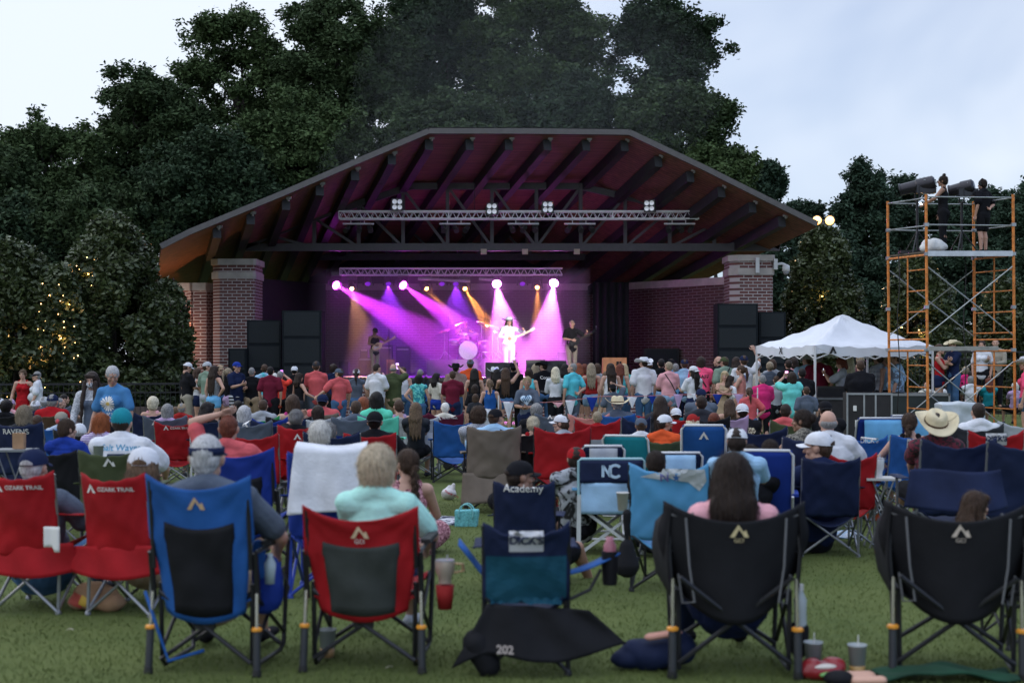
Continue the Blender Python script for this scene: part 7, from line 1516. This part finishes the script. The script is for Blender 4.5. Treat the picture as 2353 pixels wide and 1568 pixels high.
# ===== things on the grass
def at(px,py,Y=None):
    if Y is None:
        k=(py -HY)/F;Y=min(1.385/(k -.025),99) if k> .19*0+.0841 else (1.98/k)
        if Y< 7:Y=1.56/k
    return Vector((wx(px,Y),Y,g(Y)))
def put(name,me,mt,px,py,label,cat,group=None,rz=0,dz=0,s=1,Y=None):
    p=at(px,py,Y);o=mk(name,me,mt,loc=(p.x,p.y,p.z+dz),rot=(0,0,R(rz)));o.scale=(s,s,s);return tag(o,label,cat,group)
def cup(px,py,label,h=.145,r=.045,mt=None,straw=True,liquid=None):
    p=at(px,py);e=empty('cup',p,label=label,cat='cup');m=MB();m.lathe([(r*.76,0),(r,h),(r*1.06,h),(r*1.06,h+.006),(r*.96,h+.006),(r*.72,.004),(0,.004)],(0,0,0),22);m.build('cup_body',mt or mat('frosted plastic',(.40,.44,.46),.4,var=.05),e,smooth=True)
    if liquid:m=MB();m.lathe([(r*.765+.0006,.002),(r*.765+r*.24*.35+.0006,h*.35)],(0,0,0),22);m.build('drink',mat('drink',liquid,.3),e,smooth=True)
    if straw:m=MB();m.tube([(0,0,.02),(.006,.004,h+.05)],.003,6);m.build('straw',INK,e)
    return e
cup(1868,1543,'pale mint plastic cup on the grass left of the clear cup');cup(1969,1550,'clear plastic cup with an amber drink on the grass between the black chairs',liquid=(.42,.25,.08));cup(752,1508,'tall white cup with an amber bottom behind the red rocking chair leg',h=.14,liquid=(.5,.3,.14),straw=False)
mb=MB();mb.ell((0,0,.035),(.115,.06,.04));mb.ell((.06,.01,.05),(.06,.05,.05));mb.ell((-.05,0,.045),(.05,.05,.04))
me=blob(mb,.008,1,.010,4,(18,60),'packet');o=put('snack_packet',me,mat('red foil',(.25,.015,.02),.3,var=.3),1888,1556,'red and green crumpled snack packet in front of the pale mint cup','packet',rz=12)
m=MB();m.ell((0,0,0),(.07,.05,.02));mk('label_stripe',m.mesh('label_stripe',smooth=True),mat('green foil',(.18,.42,.12),.35),o,loc=(.02,-.04,.03));m=MB();m.ell((0,0,0),(.07,.03,.014));mk('label_band',m.mesh('label_band',smooth=True),mat('white foil',(.6,.55,.5),.35),o,loc=(-.0,-.035,.063))
mb=MB();mb.cap((-.07,0,.03),(.08,.01,.03),.032,.036,1,.8);mb.cap((.02,-.05,.025),(.14,-.04,.03),.03,.028,1,.8)
put('sandals',blob(mb,.008,2,.004,9,name='sandals'),mat('peach rubber',(.60,.34,.25),.5),1955,1568,'peach coloured sandals on the grass beside the snack packet','sandals',rz=-14)
mb=MB();mb.ell((0,0,.03),(.07,.05,.04));put('pouch',blob(mb,.008,2,.006,8,name='pouch'),nylon('black'),1925,1572,'small black crumpled pouch between the snack packet and the sandals','pouch')
m=MB();m.sheet(lambda u,v:(-.33+.66*u,-.10+.20*v,.012+.022*math.sin(7*u+4*v)**2+.035*math.exp(-((u -.45)*4)**2)),26,12,.01);put('blanket',m.mesh('blanket',smooth=True),mat('dark green blanket',(.006,.045,.022),.9,var=.3),2170,1560,'dark green blanket on the grass under the right black chair','blanket')
mb=MB();mb.ell((0,0,.075),(.17,.10,.085));mb.ell((.12,0,.10),(.09,.08,.08));mb.ell((-.14,-.01,.05),(.09,.08,.05));o=put('backpack',blob(mb,.012,2,.012,5,(14,40),'backpack'),nylon('navy'),1500,1535,'dark navy backpack slumped on the grass left of the middle black chair','backpack')
m=MB();m.cap((-.05,0,0),(.08,0,.02),.03,.028,1,.6);tag(m.build('towel_roll',mat('peach cloth',(.6,.30,.24),.8),loc=(wx(1512,7.1),7.0,.175),smooth=True),'peach and white rolled cloth on top of the navy backpack','cloth')
mb=MB();mb.ell((0,0,.09),(.15,.09,.095));mb.ell((.10,.0,.05),(.12,.08,.05));mb.ell((-.12,0,.05),(.08,.07,.05))
o=put('paper_bag',blob(mb,.010,1,.016,6,(12,40),'paper_bag'),mat('kraft paper',(.34,.20,.11),.85,var=.25,bump=.5,bs=12),222,1400,'crumpled brown takeaway paper bag printed red and yellow under the red chairs','bag',rz=-5)
print_on(o,polys([[(-.15,-.02),(-.05,-.05),(-.03,.03),(-.12,.05)]]),'red_print',mat('red print',(.42,.06,.04),.7),-.02,.07,off=.004);print_on(o,polys([[(-.09,-.03),(-.03,-.05),(.0,.0),(-.06,.03)]]),'yellow_print',mat('yellow print',(.6,.38,.05),.7),-.0,.08,off=.007)
def tumbler(px,py,Y,label,handle=False,col=(.52,.44,.36)):
    p=W(px,py,Y);e=empty('tumbler',p,label=label,cat='tumbler');m=MB();m.lathe([(.030,0),(.032,.05),(.045,.09),(.048,.17),(.046,.18),(0,.185)],(0,0,0),22);m.build('body',mat('tumbler enamel',col,.35,.1,var=.03),e,auto=50)
    if handle:m=MB();m.tube([(.045,0,.16),(.085,0,.155),(.09,0,.10),(.045,0,.085)],.009,8);m.build('handle',mat('wood handle',(.5,.32,.17),.5),e)
    m=MB();m.lathe([(.047,.18),(.047,.19),(0,.19)],(0,0,0),20);m.tube([(.01,0,.19),(.012,0,.23)],.004);m.build('lid',mat('clear lid',(.45,.45,.48),.2),e);return e
tumbler(1022,1338,7.2,'cream tumbler with a tan handle in the red rocking chair cup holder',True).scale=(1.05,1.05,.62);m=MB();m.lathe([(.036,-.10),(.047,.02)],(0,0,0),16);tag(m.build('cup_holder',nylon('brick'),loc=W(1022,1352,7.2),smooth=True),'dark red fabric cup holder hanging at the right of the red rocking chair','cup holder')

e=empty('cooler_bag',(wx(612,7.15),7.15,wz(1400,7.15)),rz=R(-8),label='blue drawstring bag hanging on the right arm of the blue rocking chair',cat='bag')
mb=MB();mb.cap((0,0,.06),(0,0,.20),.085,.08,1,.7);mb.ell((0,0,.06),(.085,.06,.07));mk('bag_body',blob(mb,.009,2,.006,2,(16,44),'bag_body'),nylon('royal'),e);mb=MB();mb.cap((-.02,-.03,.20),(-.04,-.02,.33),.055,.03,1,.6);mk('towel',blob(mb,.009,1,.007,2,name='towel'),nylon('blue'),e)
m=MB();m.lathe([(.03,0),(.03,.1),(.014,.13),(.014,.15),(0,.15)],(.03,-.035,.14),14);m.build('bottle',mat('bottle plastic',(.45,.55,.6),.2),e,smooth=True);m=MB();m.tube([(.085,0,.2),(.12,-.01,.12),(.10,0,.05)],.006);m.build('cord',RUB,e)
m=MB();m.tube([(wx(345,7.1),7.0,.40),(wx(375,7.1),6.98,.22),(wx(400,7.1),6.98,.06),(wx(480,7.1),6.99,.11)],.009,6);tag(m.build('strap',nylon('blue'),smooth=True),'blue strap dangling between the legs of the blue rocking chair','strap')

mb=MB();mb.ell((0,0,.07),(.115,.09,.075));mb.cap((.03,0,.10),(.05,0,.19),.05,.025);mb.cap((-.03,0,.08),(.0,0,.17),.05,.02);o=put('plastic_bag',blob(mb,.010,1,.014,11,(16,50),'plastic_bag'),mat('white polythene',(.62,.60,.62),.3,bump=.6,bs=22),1032,1147,'white plastic carrier bag with red lettering on the grass','bag')
print_on(o,textmesh('THANK YOU',.034,bold=.001),'lettering',mat('red ink',(.5,.05,.08),.7),.03,.075,off=.004,rot=-.5)
e=empty('tote_bag',at(1072,1208),rz=R(-6),label='turquoise dotted tote bag with round handles on the grass',cat='bag');mb=MB();mb.box((0,0,.085),(.22,.11,.17),None,1.12);tb=mk('bag_body',blob(mb,.009,3,.004,2,name='bag_body'),mat('turquoise canvas',(.13,.42,.45),.8,var=.35,vs=60),e)
for yy in (-.065,.06):m=MB();m.tube([Vector((.075*math.cos(a),yy -.01,.13+.10*math.sin(a))) for a in np.linspace(-.5,3.6,14)],.007,6);m.build('handle',mat('turquoise strap',(.2,.5,.52),.6),e,smooth=True)
m=MB();m.sheet(lambda u,v:(-.65+1.5*u,-.3+.7*v,.012+.010*math.sin(9*u+3*v)**2),20,12,.012);put('blanket',m.mesh('blanket',smooth=True),fab('noise:white:navy:9'),860,1200,'white and navy picnic blanket under the braided woman','blanket')
m=MB();m.sheet(lambda u,v:(-.25+.62*u,-.2+.5*v,.012+.012*math.sin(9*u+3*v)**2),16,10,.012);put('beach_towel',m.mesh('beach_towel',smooth=True),fab('noise:ltblue:white:30'),1888,1232,'pale blue patterned towel on the grass under the dark navy chair','towel')
m=MB();m.lathe([(.15,0),(.19,.14),(.185,.14),(.15,.01),(0,.01)],(0,0,0),20);put('tub',m.mesh('tub',smooth=True),mat('pale blue plastic',(.36,.48,.56),.5),1893,1214,'pale blue plastic tub behind the dark navy chair legs','tub')
e=empty('drink_can',at(2016,1272),label='yellow and silver drink can standing on the grass',cat='can');m=MB();m.lathe([(.024,0),(.031,.008),(.031,.105),(.026,.118),(.024,.118),(0,.114)],(0,0,0),18);m.build('can_body',mat('gold can',(.42,.30,.05),.3,.6),e,auto=50);m=MB();m.lathe([(.0315,.085),(.0265,.1185),(.0235,.119)],(0,0,0),18);m.build('can_top',STEEL,e)

e=empty('side_table',at(2022,1150,12.6),label='small white camp table carrying a white tumbler',cat='table');zt=wz(1098,12.6) -e.location.z;m=MB();m.box((0,0,zt),(.30,.26,.02));m.build('table_top',mat('pale table',(.5,.48,.46),.5),e)
for sx_ in (-.12,.12):
    for sy_ in (-.1,.1):m=MB();m.tube([(sx_,sy_,0),(-sx_*.8,sy_,zt)],.008,6);m.build('leg',STEEL,e)
tumbler(2018,1096,12.6,'tall white tumbler with a straw on the small camp table',False,(.58,.59,.62)).scale=(1.05,1.05,.92)
e=empty('bag',at(2008,1195),label='black and orange bag standing on the grass right of the dark navy chair',cat='bag');mb=MB();mb.box((0,.02,.14),(.22,.12,.28),(0,.1,0),.85);mk('bag_body',blob(mb,.010,2,.006,7,name='bag_body'),nylon('black'),e);mb=MB();mb.box((-.03,-.06,.09),(.17,.05,.17),(0,-.15,0),.6);mk('front_panel',blob(mb,.008,2,.006,8,name='front_panel'),mat('orange nylon',(.62,.11,.02),.6),e)

def bottle(px,py,Y,label,col=(.42,.48,.52),s=1):
    p=W(px,py,Y);m=MB();m.lathe([(.030,0),(.033,.02),(.031,.08),(.033,.14),(.015,.18),(.015,.20),(0,.20)],(0,0,0),16);o=m.build('water_bottle',mat('clear plastic',col,.15),loc=p,smooth=True);o.scale=(s,s,s);tag(o,label,'bottle');m=MB();m.lathe([(.017,.185),(.017,.215),(0,.216)],(0,0,0),12);m.build('bottle_cap',WHITEM,o)
    return o
bottle(1838,1440,7.1,'clear water bottle in the side pocket of the middle black chair');bottle(2185,1035+20,13.2,'small clear bottle lying on the blue chair arm at the right',s=.8)
mb=MB();mb.cap((0,0,.0),(0,0,.10),.045,.05,1,.7);o=mk('cup_pocket',blob(mb,.008,2,name='cup_pocket'),nylon('black'),loc=W(1836,1490,7.1));tag(o,'black mesh cup pocket at the right side of the middle black chair','cup holder')
e=empty('trolley_bag',at(1035,1078),label='purple bag with a black wheel left of the taupe chair',cat='bag');mb=MB();mb.cap((.05,0,.09),(.06,0,.24),.07,.05,1,.6);mk('bag_body',blob(mb,.011,2,.006,2,name='bag_body'),nylon('purple'),e);m=MB();m.lathe([(0,-.02),(.075,-.02),(.085,0),(.075,.02),(0,.02)],(-.05,-.04,.085),18,(0,1,0));m.build('wheel',RUB,e)
e=empty('paper_bag',(wx(44,13.6),13.6,wz(1030,13.6)),label='upright brown paper bag on the grey side table at the far left',cat='bag');m=MB();m.box((0,0,.075),(.105,.07,.15),None,1.02);m.build('bag_body',mat('kraft paper',(.34,.20,.11),.85,var=.25,bump=.5,bs=12),e)
e=empty('side_table',(wx(35,13.6),13.6,g(13.6)),label='grey folding side table at the far left carrying the paper bag',cat='table');zt=wz(1030,13.6) -g(13.6);m=MB();m.box((0,0,zt -.012),(.36,.30,.02));m.build('table_top',mat('grey enamel',(.16,.17,.18),.5),e)
for sx_ in (-.15,.15):
    for sy_ in (-.12,.12):m=MB();m.tube([(sx_,sy_,0),(-sx_*.9,sy_,zt -.02)],.009,6);m.build('leg',GREYM,e)
cup_=cup(228,1085,'clear plastic cup on the chair arm beside the woman in royal blue tee',straw=False);cup_.location=W(226,1062,12.4)
c2=cup(1429,1165,'white foam cup in the light blue chair arm holder',h=.115,r=.040,mt=mat('white foam',(.6,.58,.56),.7),straw=False);c2.location=W(1430,1172,9.4)

for i,(px,py,lab) in enumerate(((151,1452,'leaf scrap on the grass in front of the leftmost chairs'),(886,1540,'white paper straw wrapper between the blonde woman\'s shoes'),(1976,1490,'tiny white scrap near the clear cup'),(2033,1315,'small pale scrap in front of the yellow can'))):
    m=MB();m.sheet(lambda u,v:(u*.035,v*(.012 if i !=1 else .004),.012+.006*math.sin(3*u)),4,2,.0015);put('litter',m.mesh('litter',smooth=True),mat('litter paper',(.5,.45,.36),.8),px,py,lab,'litter',rz=30*i,s=1.2)
# ===== pennant strings in front of the crowd
def pennants(pts,spec,label,Y,hh=66,wd=34):
    e=empty('pennant_string',W(pts[0][0],pts[0][1],Y),label=label,cat='bunting');o0=e.location;P=[W(a,b,Y) -o0 for a,b in pts]
    m=MB();m.tube(P,.006,5);m.build('cord',mat('pink cord',(.55,.2,.2),.7),e,smooth=True)
    for (px,py,c,w_,h_) in spec:
        q=W(px,py,Y) -o0;k=Y/F;w2=w_*k/2;hz=h_*k
        m=MB();m.sheet(lambda u,v:(q.x+(u -.5)*2*w2*(1 -v*.97),q.y -.012*math.sin(5*u) -.02*v,q.z -hz*v),8,8,.004);m.build('pennant',cloth(c),e,smooth=True)
    for px,py in (pts[0],pts[-1]):
        q=W(px,py,Y) -o0;m=MB();m.tube([(q.x,q.y,q.z+.12),(q.x,q.y,g(Y) -o0.z)],.012,6);m.build('pole',WHITEM,e)
pennants([(1145,922),(1250,924),(1320,918),(1375,910),(1460,910),(1560,906),(1650,905),(1740,904)],[(1168,922,'white',26,42),(1282,924,'pink',26,12),(1310,919,'white',24,40),(1360,912,'royal',26,34),(1452,911,'white',24,26),(1498,909,'royal',18,20),(1558,905,'lilac',23,34),(1595,904,'white',14,16),(1648,905,'royal',23,24),(1697,905,'lilac',22,26)],
         'string of white, blue and pink pennants in front of the standing crowd',27.5)
pennants([(1225,888),(1300,888),(1420,884),(1500,880),(1560,874),(1640,876),(1760,872)],[(1248,890,'royal',20,34),(1297,888,'lilac',14,34),(1465,882,'lilac',18,28),(1503,880,'royal',19,34),(1574,874,'lilac',12,30),(1618,876,'royal',20,26),(1650,878,'white',10,30),(1722,872,'royal',18,18)],
         'second string of pennants hanging between the standing people',36.5)
# ===== on the stage
def zp(x,y):return (800+x/3.3614)/1.1054,(640+y/3.3614)/1.1054
def stg(x,y,Y):a,b=zp(x,y);return W(a,b,Y)
def performer(x,y,Y,label,**k):
    a,b=zp(x,y);k.setdefault('group','band members on the stage');zt=wz(b,Y);s=(zt -DZ -(.018 if k.get('cap') else 0))/1.765;return person('D',a,b,Y,'',label,zabs=zt,s=min(1.15,max(.85,s)),hi=True,**k)
def guitar(e,J,label,col,dark=False,flip=1):
    loc=J['wai']+Vector((.02*flip,.20,-.02));M=Matrix.LocRotScale(e.location,e.rotation_euler,e.scale);t=empty('guitar',M @ loc,rz=e.rotation_euler.z,s=e.scale.x,label=label,cat='guitar');t.rotation_euler=(0,R(24*flip),e.rotation_euler.z)
    bm=mat('guitar '+label[:10],col,.25,var=.06);m=MB()
    v=[];f=[];n=30
    for yy in (-.022,.022):
        for j in range(n):
            a=2*math.pi*j/n;r=.155*(1+.22*math.cos(2*a)+.07*math.cos(3*a));v.append((r*1.12*math.cos(a)*flip,yy,r*.95*math.sin(a)))
    f=[tuple(range(n)),tuple(range(2*n -1,n -1,-1))]+[(j,j+n,(j+1) % n+n,(j+1) % n) for j in range(n)];m.add(v,f);m.build('guitar_body',bm,t,auto=40)
    m=MB();m.beam((-.15*flip,.0,.0),(-.68*flip,0,.0),.03,.055,(0,0,1));m.build('neck',mat('guitar neck',(.03,.02,.015) if dark else (.45,.30,.16),.35),t);m=MB();m.beam((-.68*flip,.0,.0),(-.84*flip,0,.02),.022,.08,(0,0,1));m.build('headstock',bm,t)
    m=MB();m.box((.05*flip,.027,0),(.2,.006,.07));m.build('pickguard',mat('pickguard',(.5,.5,.48) if not dark else (.02,.02,.02),.3),t)
    return t
e,J,tp,HM=performer(1655,548,47.6,'singer in white cowboy hat and white suit at the centre of the stage',rz=195,yaw=-8,top='long',topc='white',bot='trousers',botc='white',cap='cowboy',capc='white',hair='brown',hk='shoulder',arms=('gneck','gbody'),shoes='white',leg='stand')
guitar(e,J,'white acoustic guitar hanging in front of the singer',(.55,.5,.42))
e,J,tp,HM=performer(512,640,48.2,'guitarist in black cap, black vest and pale trousers on the left of the stage',rz=215,pitch=20,top='tank',topc='black',bot='trousers',botc='khaki',cap='cap',capc='black',hair='dark',hk='crop',arms=('gneck','gbody'),skin='tan',shoes='white')
guitar(e,J,'cream electric guitar played by the guitarist on the left',(.6,.42,.28))
e,J,tp,HM=performer(2192,575,47.4,'bass player in black tee and pale trousers on the right of the stage',rz=205,yaw=-35,top='tee',topc='black',bot='trousers',botc='khaki',hair='grey',hk='crop',arms=('gneck','gbody'),skin='fair',shoes='black')
guitar(e,J,'black bass guitar held by the bass player on the right',(.015,.013,.015),True)
e,J,tp,HM=performer(1285,552,51.2,'drummer dimly seen behind the drum kit',rz=180,top='tee',topc='charcoal',bot='shorts',botc='black',hair='dark',hk='short',arms=('drum','drum'),cap=None);e.scale=(.95,)*3;e.location.z=DZ+.30
def lowbox(name,x0,x1,y0,y1,Y,dpt,mt,label,cat,zb=None,**k):
    a,b=zp(x0,y0);c,d=zp(x1,y1);X0,X1=wx(a,Y),wx(c,Y);zt=wz(b,Y);zb=DZ if zb is None else zb
    e=empty(name,((X0+X1)/2,Y+dpt/2,zb),label=label,cat=cat);m=MB();m.box((0,0,(zt -zb)/2),(X1 -X0,dpt,zt -zb));m.build('cabinet',mt,e)
    if k.get('gr'):m=MB();m.box((0,-dpt/2 -.01,(zt -zb)/2 -.03),((X1 -X0)*.86,.02,(zt -zb)*.72));m.build('grille',mat('amp grille',k['gr'],.8,var=.3,vs=30),e)
    if k.get('knobs'):m=MB();m.box((0,-dpt/2 -.008,(zt -zb)*.9),((X1 -X0)*.86,.012,.05));m.build('control_strip',mat('control strip',(.35,.33,.3),.4),e)
    return e,X1 -X0,zt -zb
lowbox('drum_riser',955,1560,915,1000,49.3,3.2,mat('grey riser skirt',(.14,.12,.16),.85,var=.15),'low drum riser with a pleated grey skirt','riser')
AMPC=mat('black tolex',(.02,.018,.02),.8,var=.2)
lowbox('amplifier',370,480,900,1010,49.6,.4,mat('brown tolex',(.13,.07,.035),.8),'brown guitar amplifier left of the guitarist','amplifier',gr=(.16,.10,.05),knobs=1);lowbox('amplifier',385,450,830,895,49.7,.35,AMPC,'small black amplifier with a glowing lamp on top of the brown one','amplifier',zb=stg(0,898,49.7).z,gr=(.1,.08,.05),knobs=1)
lowbox('amplifier',555,655,790,1010,50.2,.5,AMPC,'tall black amplifier behind the guitarist','amplifier',gr=(.03,.028,.03),knobs=1);lowbox('amplifier',690,805,805,1000,50.4,.5,AMPC,'wide black amplifier stack left of the drums','amplifier',gr=(.03,.028,.03),knobs=1);lowbox('amplifier',610,672,915,1010,49.0,.35,mat('tan tolex',(.40,.20,.10),.7),'small tan amplifier in front of the black ones','amplifier',gr=(.2,.1,.05))
lowbox('equipment_case',200,285,935,1010,49.5,.5,AMPC,'low black case at the far left of the stage','case');lowbox('equipment_case',2075,2145,855,1000,49.5,.5,AMPC,'dark amplifier left of the bass player','case',gr=(.03,.03,.03))
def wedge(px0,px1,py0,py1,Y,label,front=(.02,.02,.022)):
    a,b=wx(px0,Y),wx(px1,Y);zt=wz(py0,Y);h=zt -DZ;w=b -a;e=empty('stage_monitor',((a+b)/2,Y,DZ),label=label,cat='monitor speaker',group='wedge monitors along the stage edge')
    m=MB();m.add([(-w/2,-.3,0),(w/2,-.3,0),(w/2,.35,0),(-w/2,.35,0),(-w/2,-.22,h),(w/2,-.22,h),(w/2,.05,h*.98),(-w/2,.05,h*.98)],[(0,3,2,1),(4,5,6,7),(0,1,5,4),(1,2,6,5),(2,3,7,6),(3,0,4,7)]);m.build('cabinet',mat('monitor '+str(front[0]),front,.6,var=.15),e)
    m=MB();m.box((w*.12,-.268,h*.7),(w*.10,.02,h*.22));m.box((w*.24,-.268,h*.7),(w*.08,.02,h*.22));m.build('handle',RUB,e)
wedge(1115,1190,832,866,46.2,'left black wedge monitor in front of the singer');wedge(1208,1252,826,862,46.4,'middle black wedge monitor right of the singer');wedge(1252,1300,828,862,46.0,'black wedge monitor near the bass player');wedge(1383,1438,821,866,46.2,'orange wood wedge monitor right of the bass player',(.62,.24,.10))  # last wedge has an orange cabinet colour

kit=empty('drum_kit',stg(1310,910,50.3)*1.0,label='drum kit with a white-headed bass drum on the riser',cat='drum kit');kit.location.z=stg(0,915,49.5).z;CHR=mat('chrome',(.7,.7,.72),.15,.9,var=0);HEADM=mat('drum head',(.62,.58,.56),.5,var=.05);SHELLM=mat('drum shell',(.25,.10,.3),.3,.2)
def drum(c,r,h,ax,nm='drum'):
    m=MB();m.lathe([(r,-h/2),(r,h/2)],c,24,ax);d=m.build(nm,SHELLM,kit,smooth=True);m=MB();m.lathe([(0,-h/2 -.01),(r*.98,-h/2 -.01),(r*.98,-h/2)],c,24,ax);m.lathe([(r*.98,h/2),(r*.98,h/2+.01),(0,h/2+.01)],c,24,ax);m.build('drum_head',HEADM,d)
    for zz in (-h/2,h/2):m=MB();m.lathe([(r,zz -.015),(r+.018,zz -.015),(r+.018,zz+.015),(r,zz+.015)],c,24,ax);m.build('hoop',CHR,d)
drum((0,-.3,.32),.31,.45,(0,-1,0),'bass_drum');drum((-.18,-.25,.78),.15,.2,(0,-.3,1),'tom');drum((.18,-.25,.78),.16,.22,(0,-.3,1),'tom');drum((.55,.0,.45),.21,.4,(0,0,1),'floor_tom');drum((-.5,.05,.62),.18,.15,(0,-.2,1),'snare_drum')
for (x,y,z,r_) in ((-.85,-.2,1.0,.22),(.85,-.1,1.15,.24),(-.3,.1,1.25,.2),(.45,.1,1.3,.2),(1.05,.1,.95,.18)):
    m=MB();m.tube([(x,y,.0),(x,y,z)],.014,6)
    for a in (0,2.1,4.2):m.tube([(x,y,.32),(x+math.cos(a)*.30,y+math.sin(a)*.30,.01)],.013,6)
    m.build('cymbal_stand',CHR,kit);m=MB();m.lathe([(.02,.02),(r_,0),(r_,-.004)],(x,y,z),22,(.25*(1 if x> 0 else -1),-.25,1));m.build('cymbal',mat('cymbal bronze',(.6,.42,.2),.25,.8),kit,smooth=True)
def micstand(x,y,Y,label,boom=0):
    p=stg(x,y,Y);e=empty('microphone_stand',(p.x,Y,DZ),label=label,cat='microphone');h=p.z -DZ;m=MB();m.tube([(0,0,0),(0,0,h -.1*boom)],.013,6);m.lathe([(.13,0),(.13,.02),(0,.03)],(0,0,0),14)
    m.build('stand',DARKM,e);m=MB();m.cap((0,-.0,h -.06),(0,.05,h+.03),.014,.024);m.build('microphone',GREYM,e,smooth=True)
micstand(1672,605,47.9,'microphone stand in front of the singer');micstand(630,665,48.6,'microphone stand right of the guitarist');micstand(1138,520,50,'tall thin stand left of the drum kit');micstand(1445,480,50.5,'tall thin stand right of the drum kit');micstand(2352*1.02,640,48,'microphone stand right of the bass player');micstand(1600,790,49,'low stand beside the singer')

box_on('equipment_rack',1480,1560,800,51,.8,AMPC,'dark equipment rack in the shadow right of the stage','equipment rack',zb=DZ);box_on('equipment_rack',1568,1600,772,51.2,.6,mat('pale case',(.16,.16,.17),.5),'small grey case on the dark equipment','equipment rack',zb=DZ);box_on('equipment_rack',1605,1646,790,50.5,.7,AMPC,'black trunk beside the right speaker stack','equipment rack',zb=DZ)

for px,py,Y,lab in ((893,386,45.6,'left'),(1497,392,46.0,'right')):
    e=empty('ceiling_bracket',W(px,py,Y),label='small orange v-shaped bracket under the %s slope of the ceiling' % lab,cat='bracket');m=MB();m.beam((-.12,0,.08),(0,0,-.08),.04,.05);m.beam((0,0,-.08),(.14,0,.10),.04,.05);m.tube([(0,0,-.05),(0,.05,.6)],.012,5);m.build('bracket',mat('orange bracket',(.5,.22,.08),.5),e)
for px,lab in ((1111,'left'),(1206,'middle'),(1325,'right')):
    m=MB();m.box((0,0,0),(.20,.12,.18));tag(m.build('truss_box',mat('beige box',(.34,.27,.22),.6),loc=W(px,578,48.3)),'small square box hanging under the roof truss, %s of three' % lab,'box','square boxes under the roof truss')
m=MB();m.tube([W(960,640,51.8),W(1080,646,51.8)],.05);tag(m.build('projector_bar',mat('white tube',(.5,.5,.52),.4)),'white horizontal tube hanging behind the back truss, left piece','tube','white tubes behind the back truss');m=MB();m.tube([W(1100,640,51.8),W(1135,643,51.8)],.05);tag(m.build('projector_bar',mat('white tube',(.5,.5,.52),.4)),'white horizontal tube hanging behind the back truss, right piece','tube','white tubes behind the back truss')
# ===== sound desk, cases
e=empty('sound_desk',(wx(1935,31.6),31.8,g(31)),label='sound mixing desk with raised meter hood under the tent',cat='mixing desk');zt=wz(912,31.6) -g(31)
m=MB();m.box((0,0,zt/2),(1.15,.7,zt));m.build('desk_case',AMPC,e);m=MB();m.box((.0,.1,zt+.10),(1.0,.12,.26),(.35,0,0));m.build('meter_hood',mat('dark hood',(.03,.03,.035),.4),e);m=MB();m.box((0,-.36,zt -.03),(1.15,.03,.04));m.build('trim',STEEL,e)
e=empty('road_case',(wx(1997,29.2),29.4,g(29)),rz=R(-4),label='black road case with silver edges and white tape labels left of the scaffold',cat='road case');zt=wz(902,29.2) -g(29);w_=100*29.2/F
m=MB();m.box((0,0,zt/2),(w_,.55,zt));m.build('case_body',AMPC,e);m=MB()
for sx_ in (-.5,-.12,.14,.5):m.box((sx_*w_,-.28,zt/2),(.035,.02,zt))
for zz in (.02,zt -.02):m.box((0,-.28,zz),(w_+.03,.022,.035))
m.build('edge_trim',mat('case trim',(.32,.33,.34),.4,.5),e);m=MB();m.box((-.33*w_,-.292,zt*.74),(.07,.004,.11));m.box((-.30*w_,-.292,zt*.48),(.05,.004,.14));m.build('tape_label',INK,e)
e=empty('road_case',(wx(2105,31.5),31.9,g(31)),label='large dark green road case with a silver rim behind the left scaffold ladder',cat='road case');zt=wz(903,31.5) -g(31);w_=150*31.5/F;m=MB();m.box((0,0,zt/2),(w_,.8,zt));m.build('case_body',mat('dark green laminate',(.018,.028,.028),.5),e);m=MB();m.box((0,-.41,zt -.03),(w_+.02,.03,.05));m.box((w_/2,-.41,zt/2),(.04,.03,zt));m.build('edge_trim',mat('case trim',(.32,.33,.34),.4,.5),e)
e=empty('covered_table',(wx(2215,25),25.3,g(25)),label='table covered with a pale silvery sheet under the scaffold',cat='table');zt=wz(925,25) -g(25);mb=MB();mb.box((0,0,zt/2),(.78,.5,zt));mk('sheet',blob(mb,.03,3,.02,3,(8,20),'sheet'),mat('silver sheet',(.42,.46,.50),.4,bump=.5,bs=8),e)

person('D',2165,396,30.5,'','woman with a top bun and black tank operating the left followspot',rz=62,zabs=wz(403,30.5),s=(wz(403,30.5) -PLZ)/1.765,sex='F',top='tank',topc='black',bot='tight',botc='black',hair='dark',hk='topbun',arms=('rest','loose'),skin='tan',hi=True,group='operators on the scaffold',shoes='black')
e,J,_,HM=person('D',2256,408,30.7,'','operator in headphones, black tee and black shorts with hands behind the back',rz=40,zabs=wz(411,30.7),s=(wz(411,30.7) -PLZ)/1.765,top='loose',topc='black',bot='shorts',botc='black',hair='dark',hk='short',arms=('down','behind'),hi=True,group='operators on the scaffold',shoes='black',b=1.12)
m=MB();m.tube([Vector((.096*math.cos(a),-.01,.02+.125*math.sin(a))) for a in np.linspace(.1,3.04,14)],.010,6)
for s_ in (-1,1):m.lathe([(0,0),(.034,0),(.034,.022),(0,.024)],(s_*.088,-.01,.0),14,(s_,0,0))
o=m.build('headphones',RUB,e);o.matrix_local=HM
for i_,mm_ in enumerate(list(bpy.data.meshes)):
    if mm_.users==0:bpy.data.meshes.remove(mm_)
bpy.data.scenes.remove(scratch)
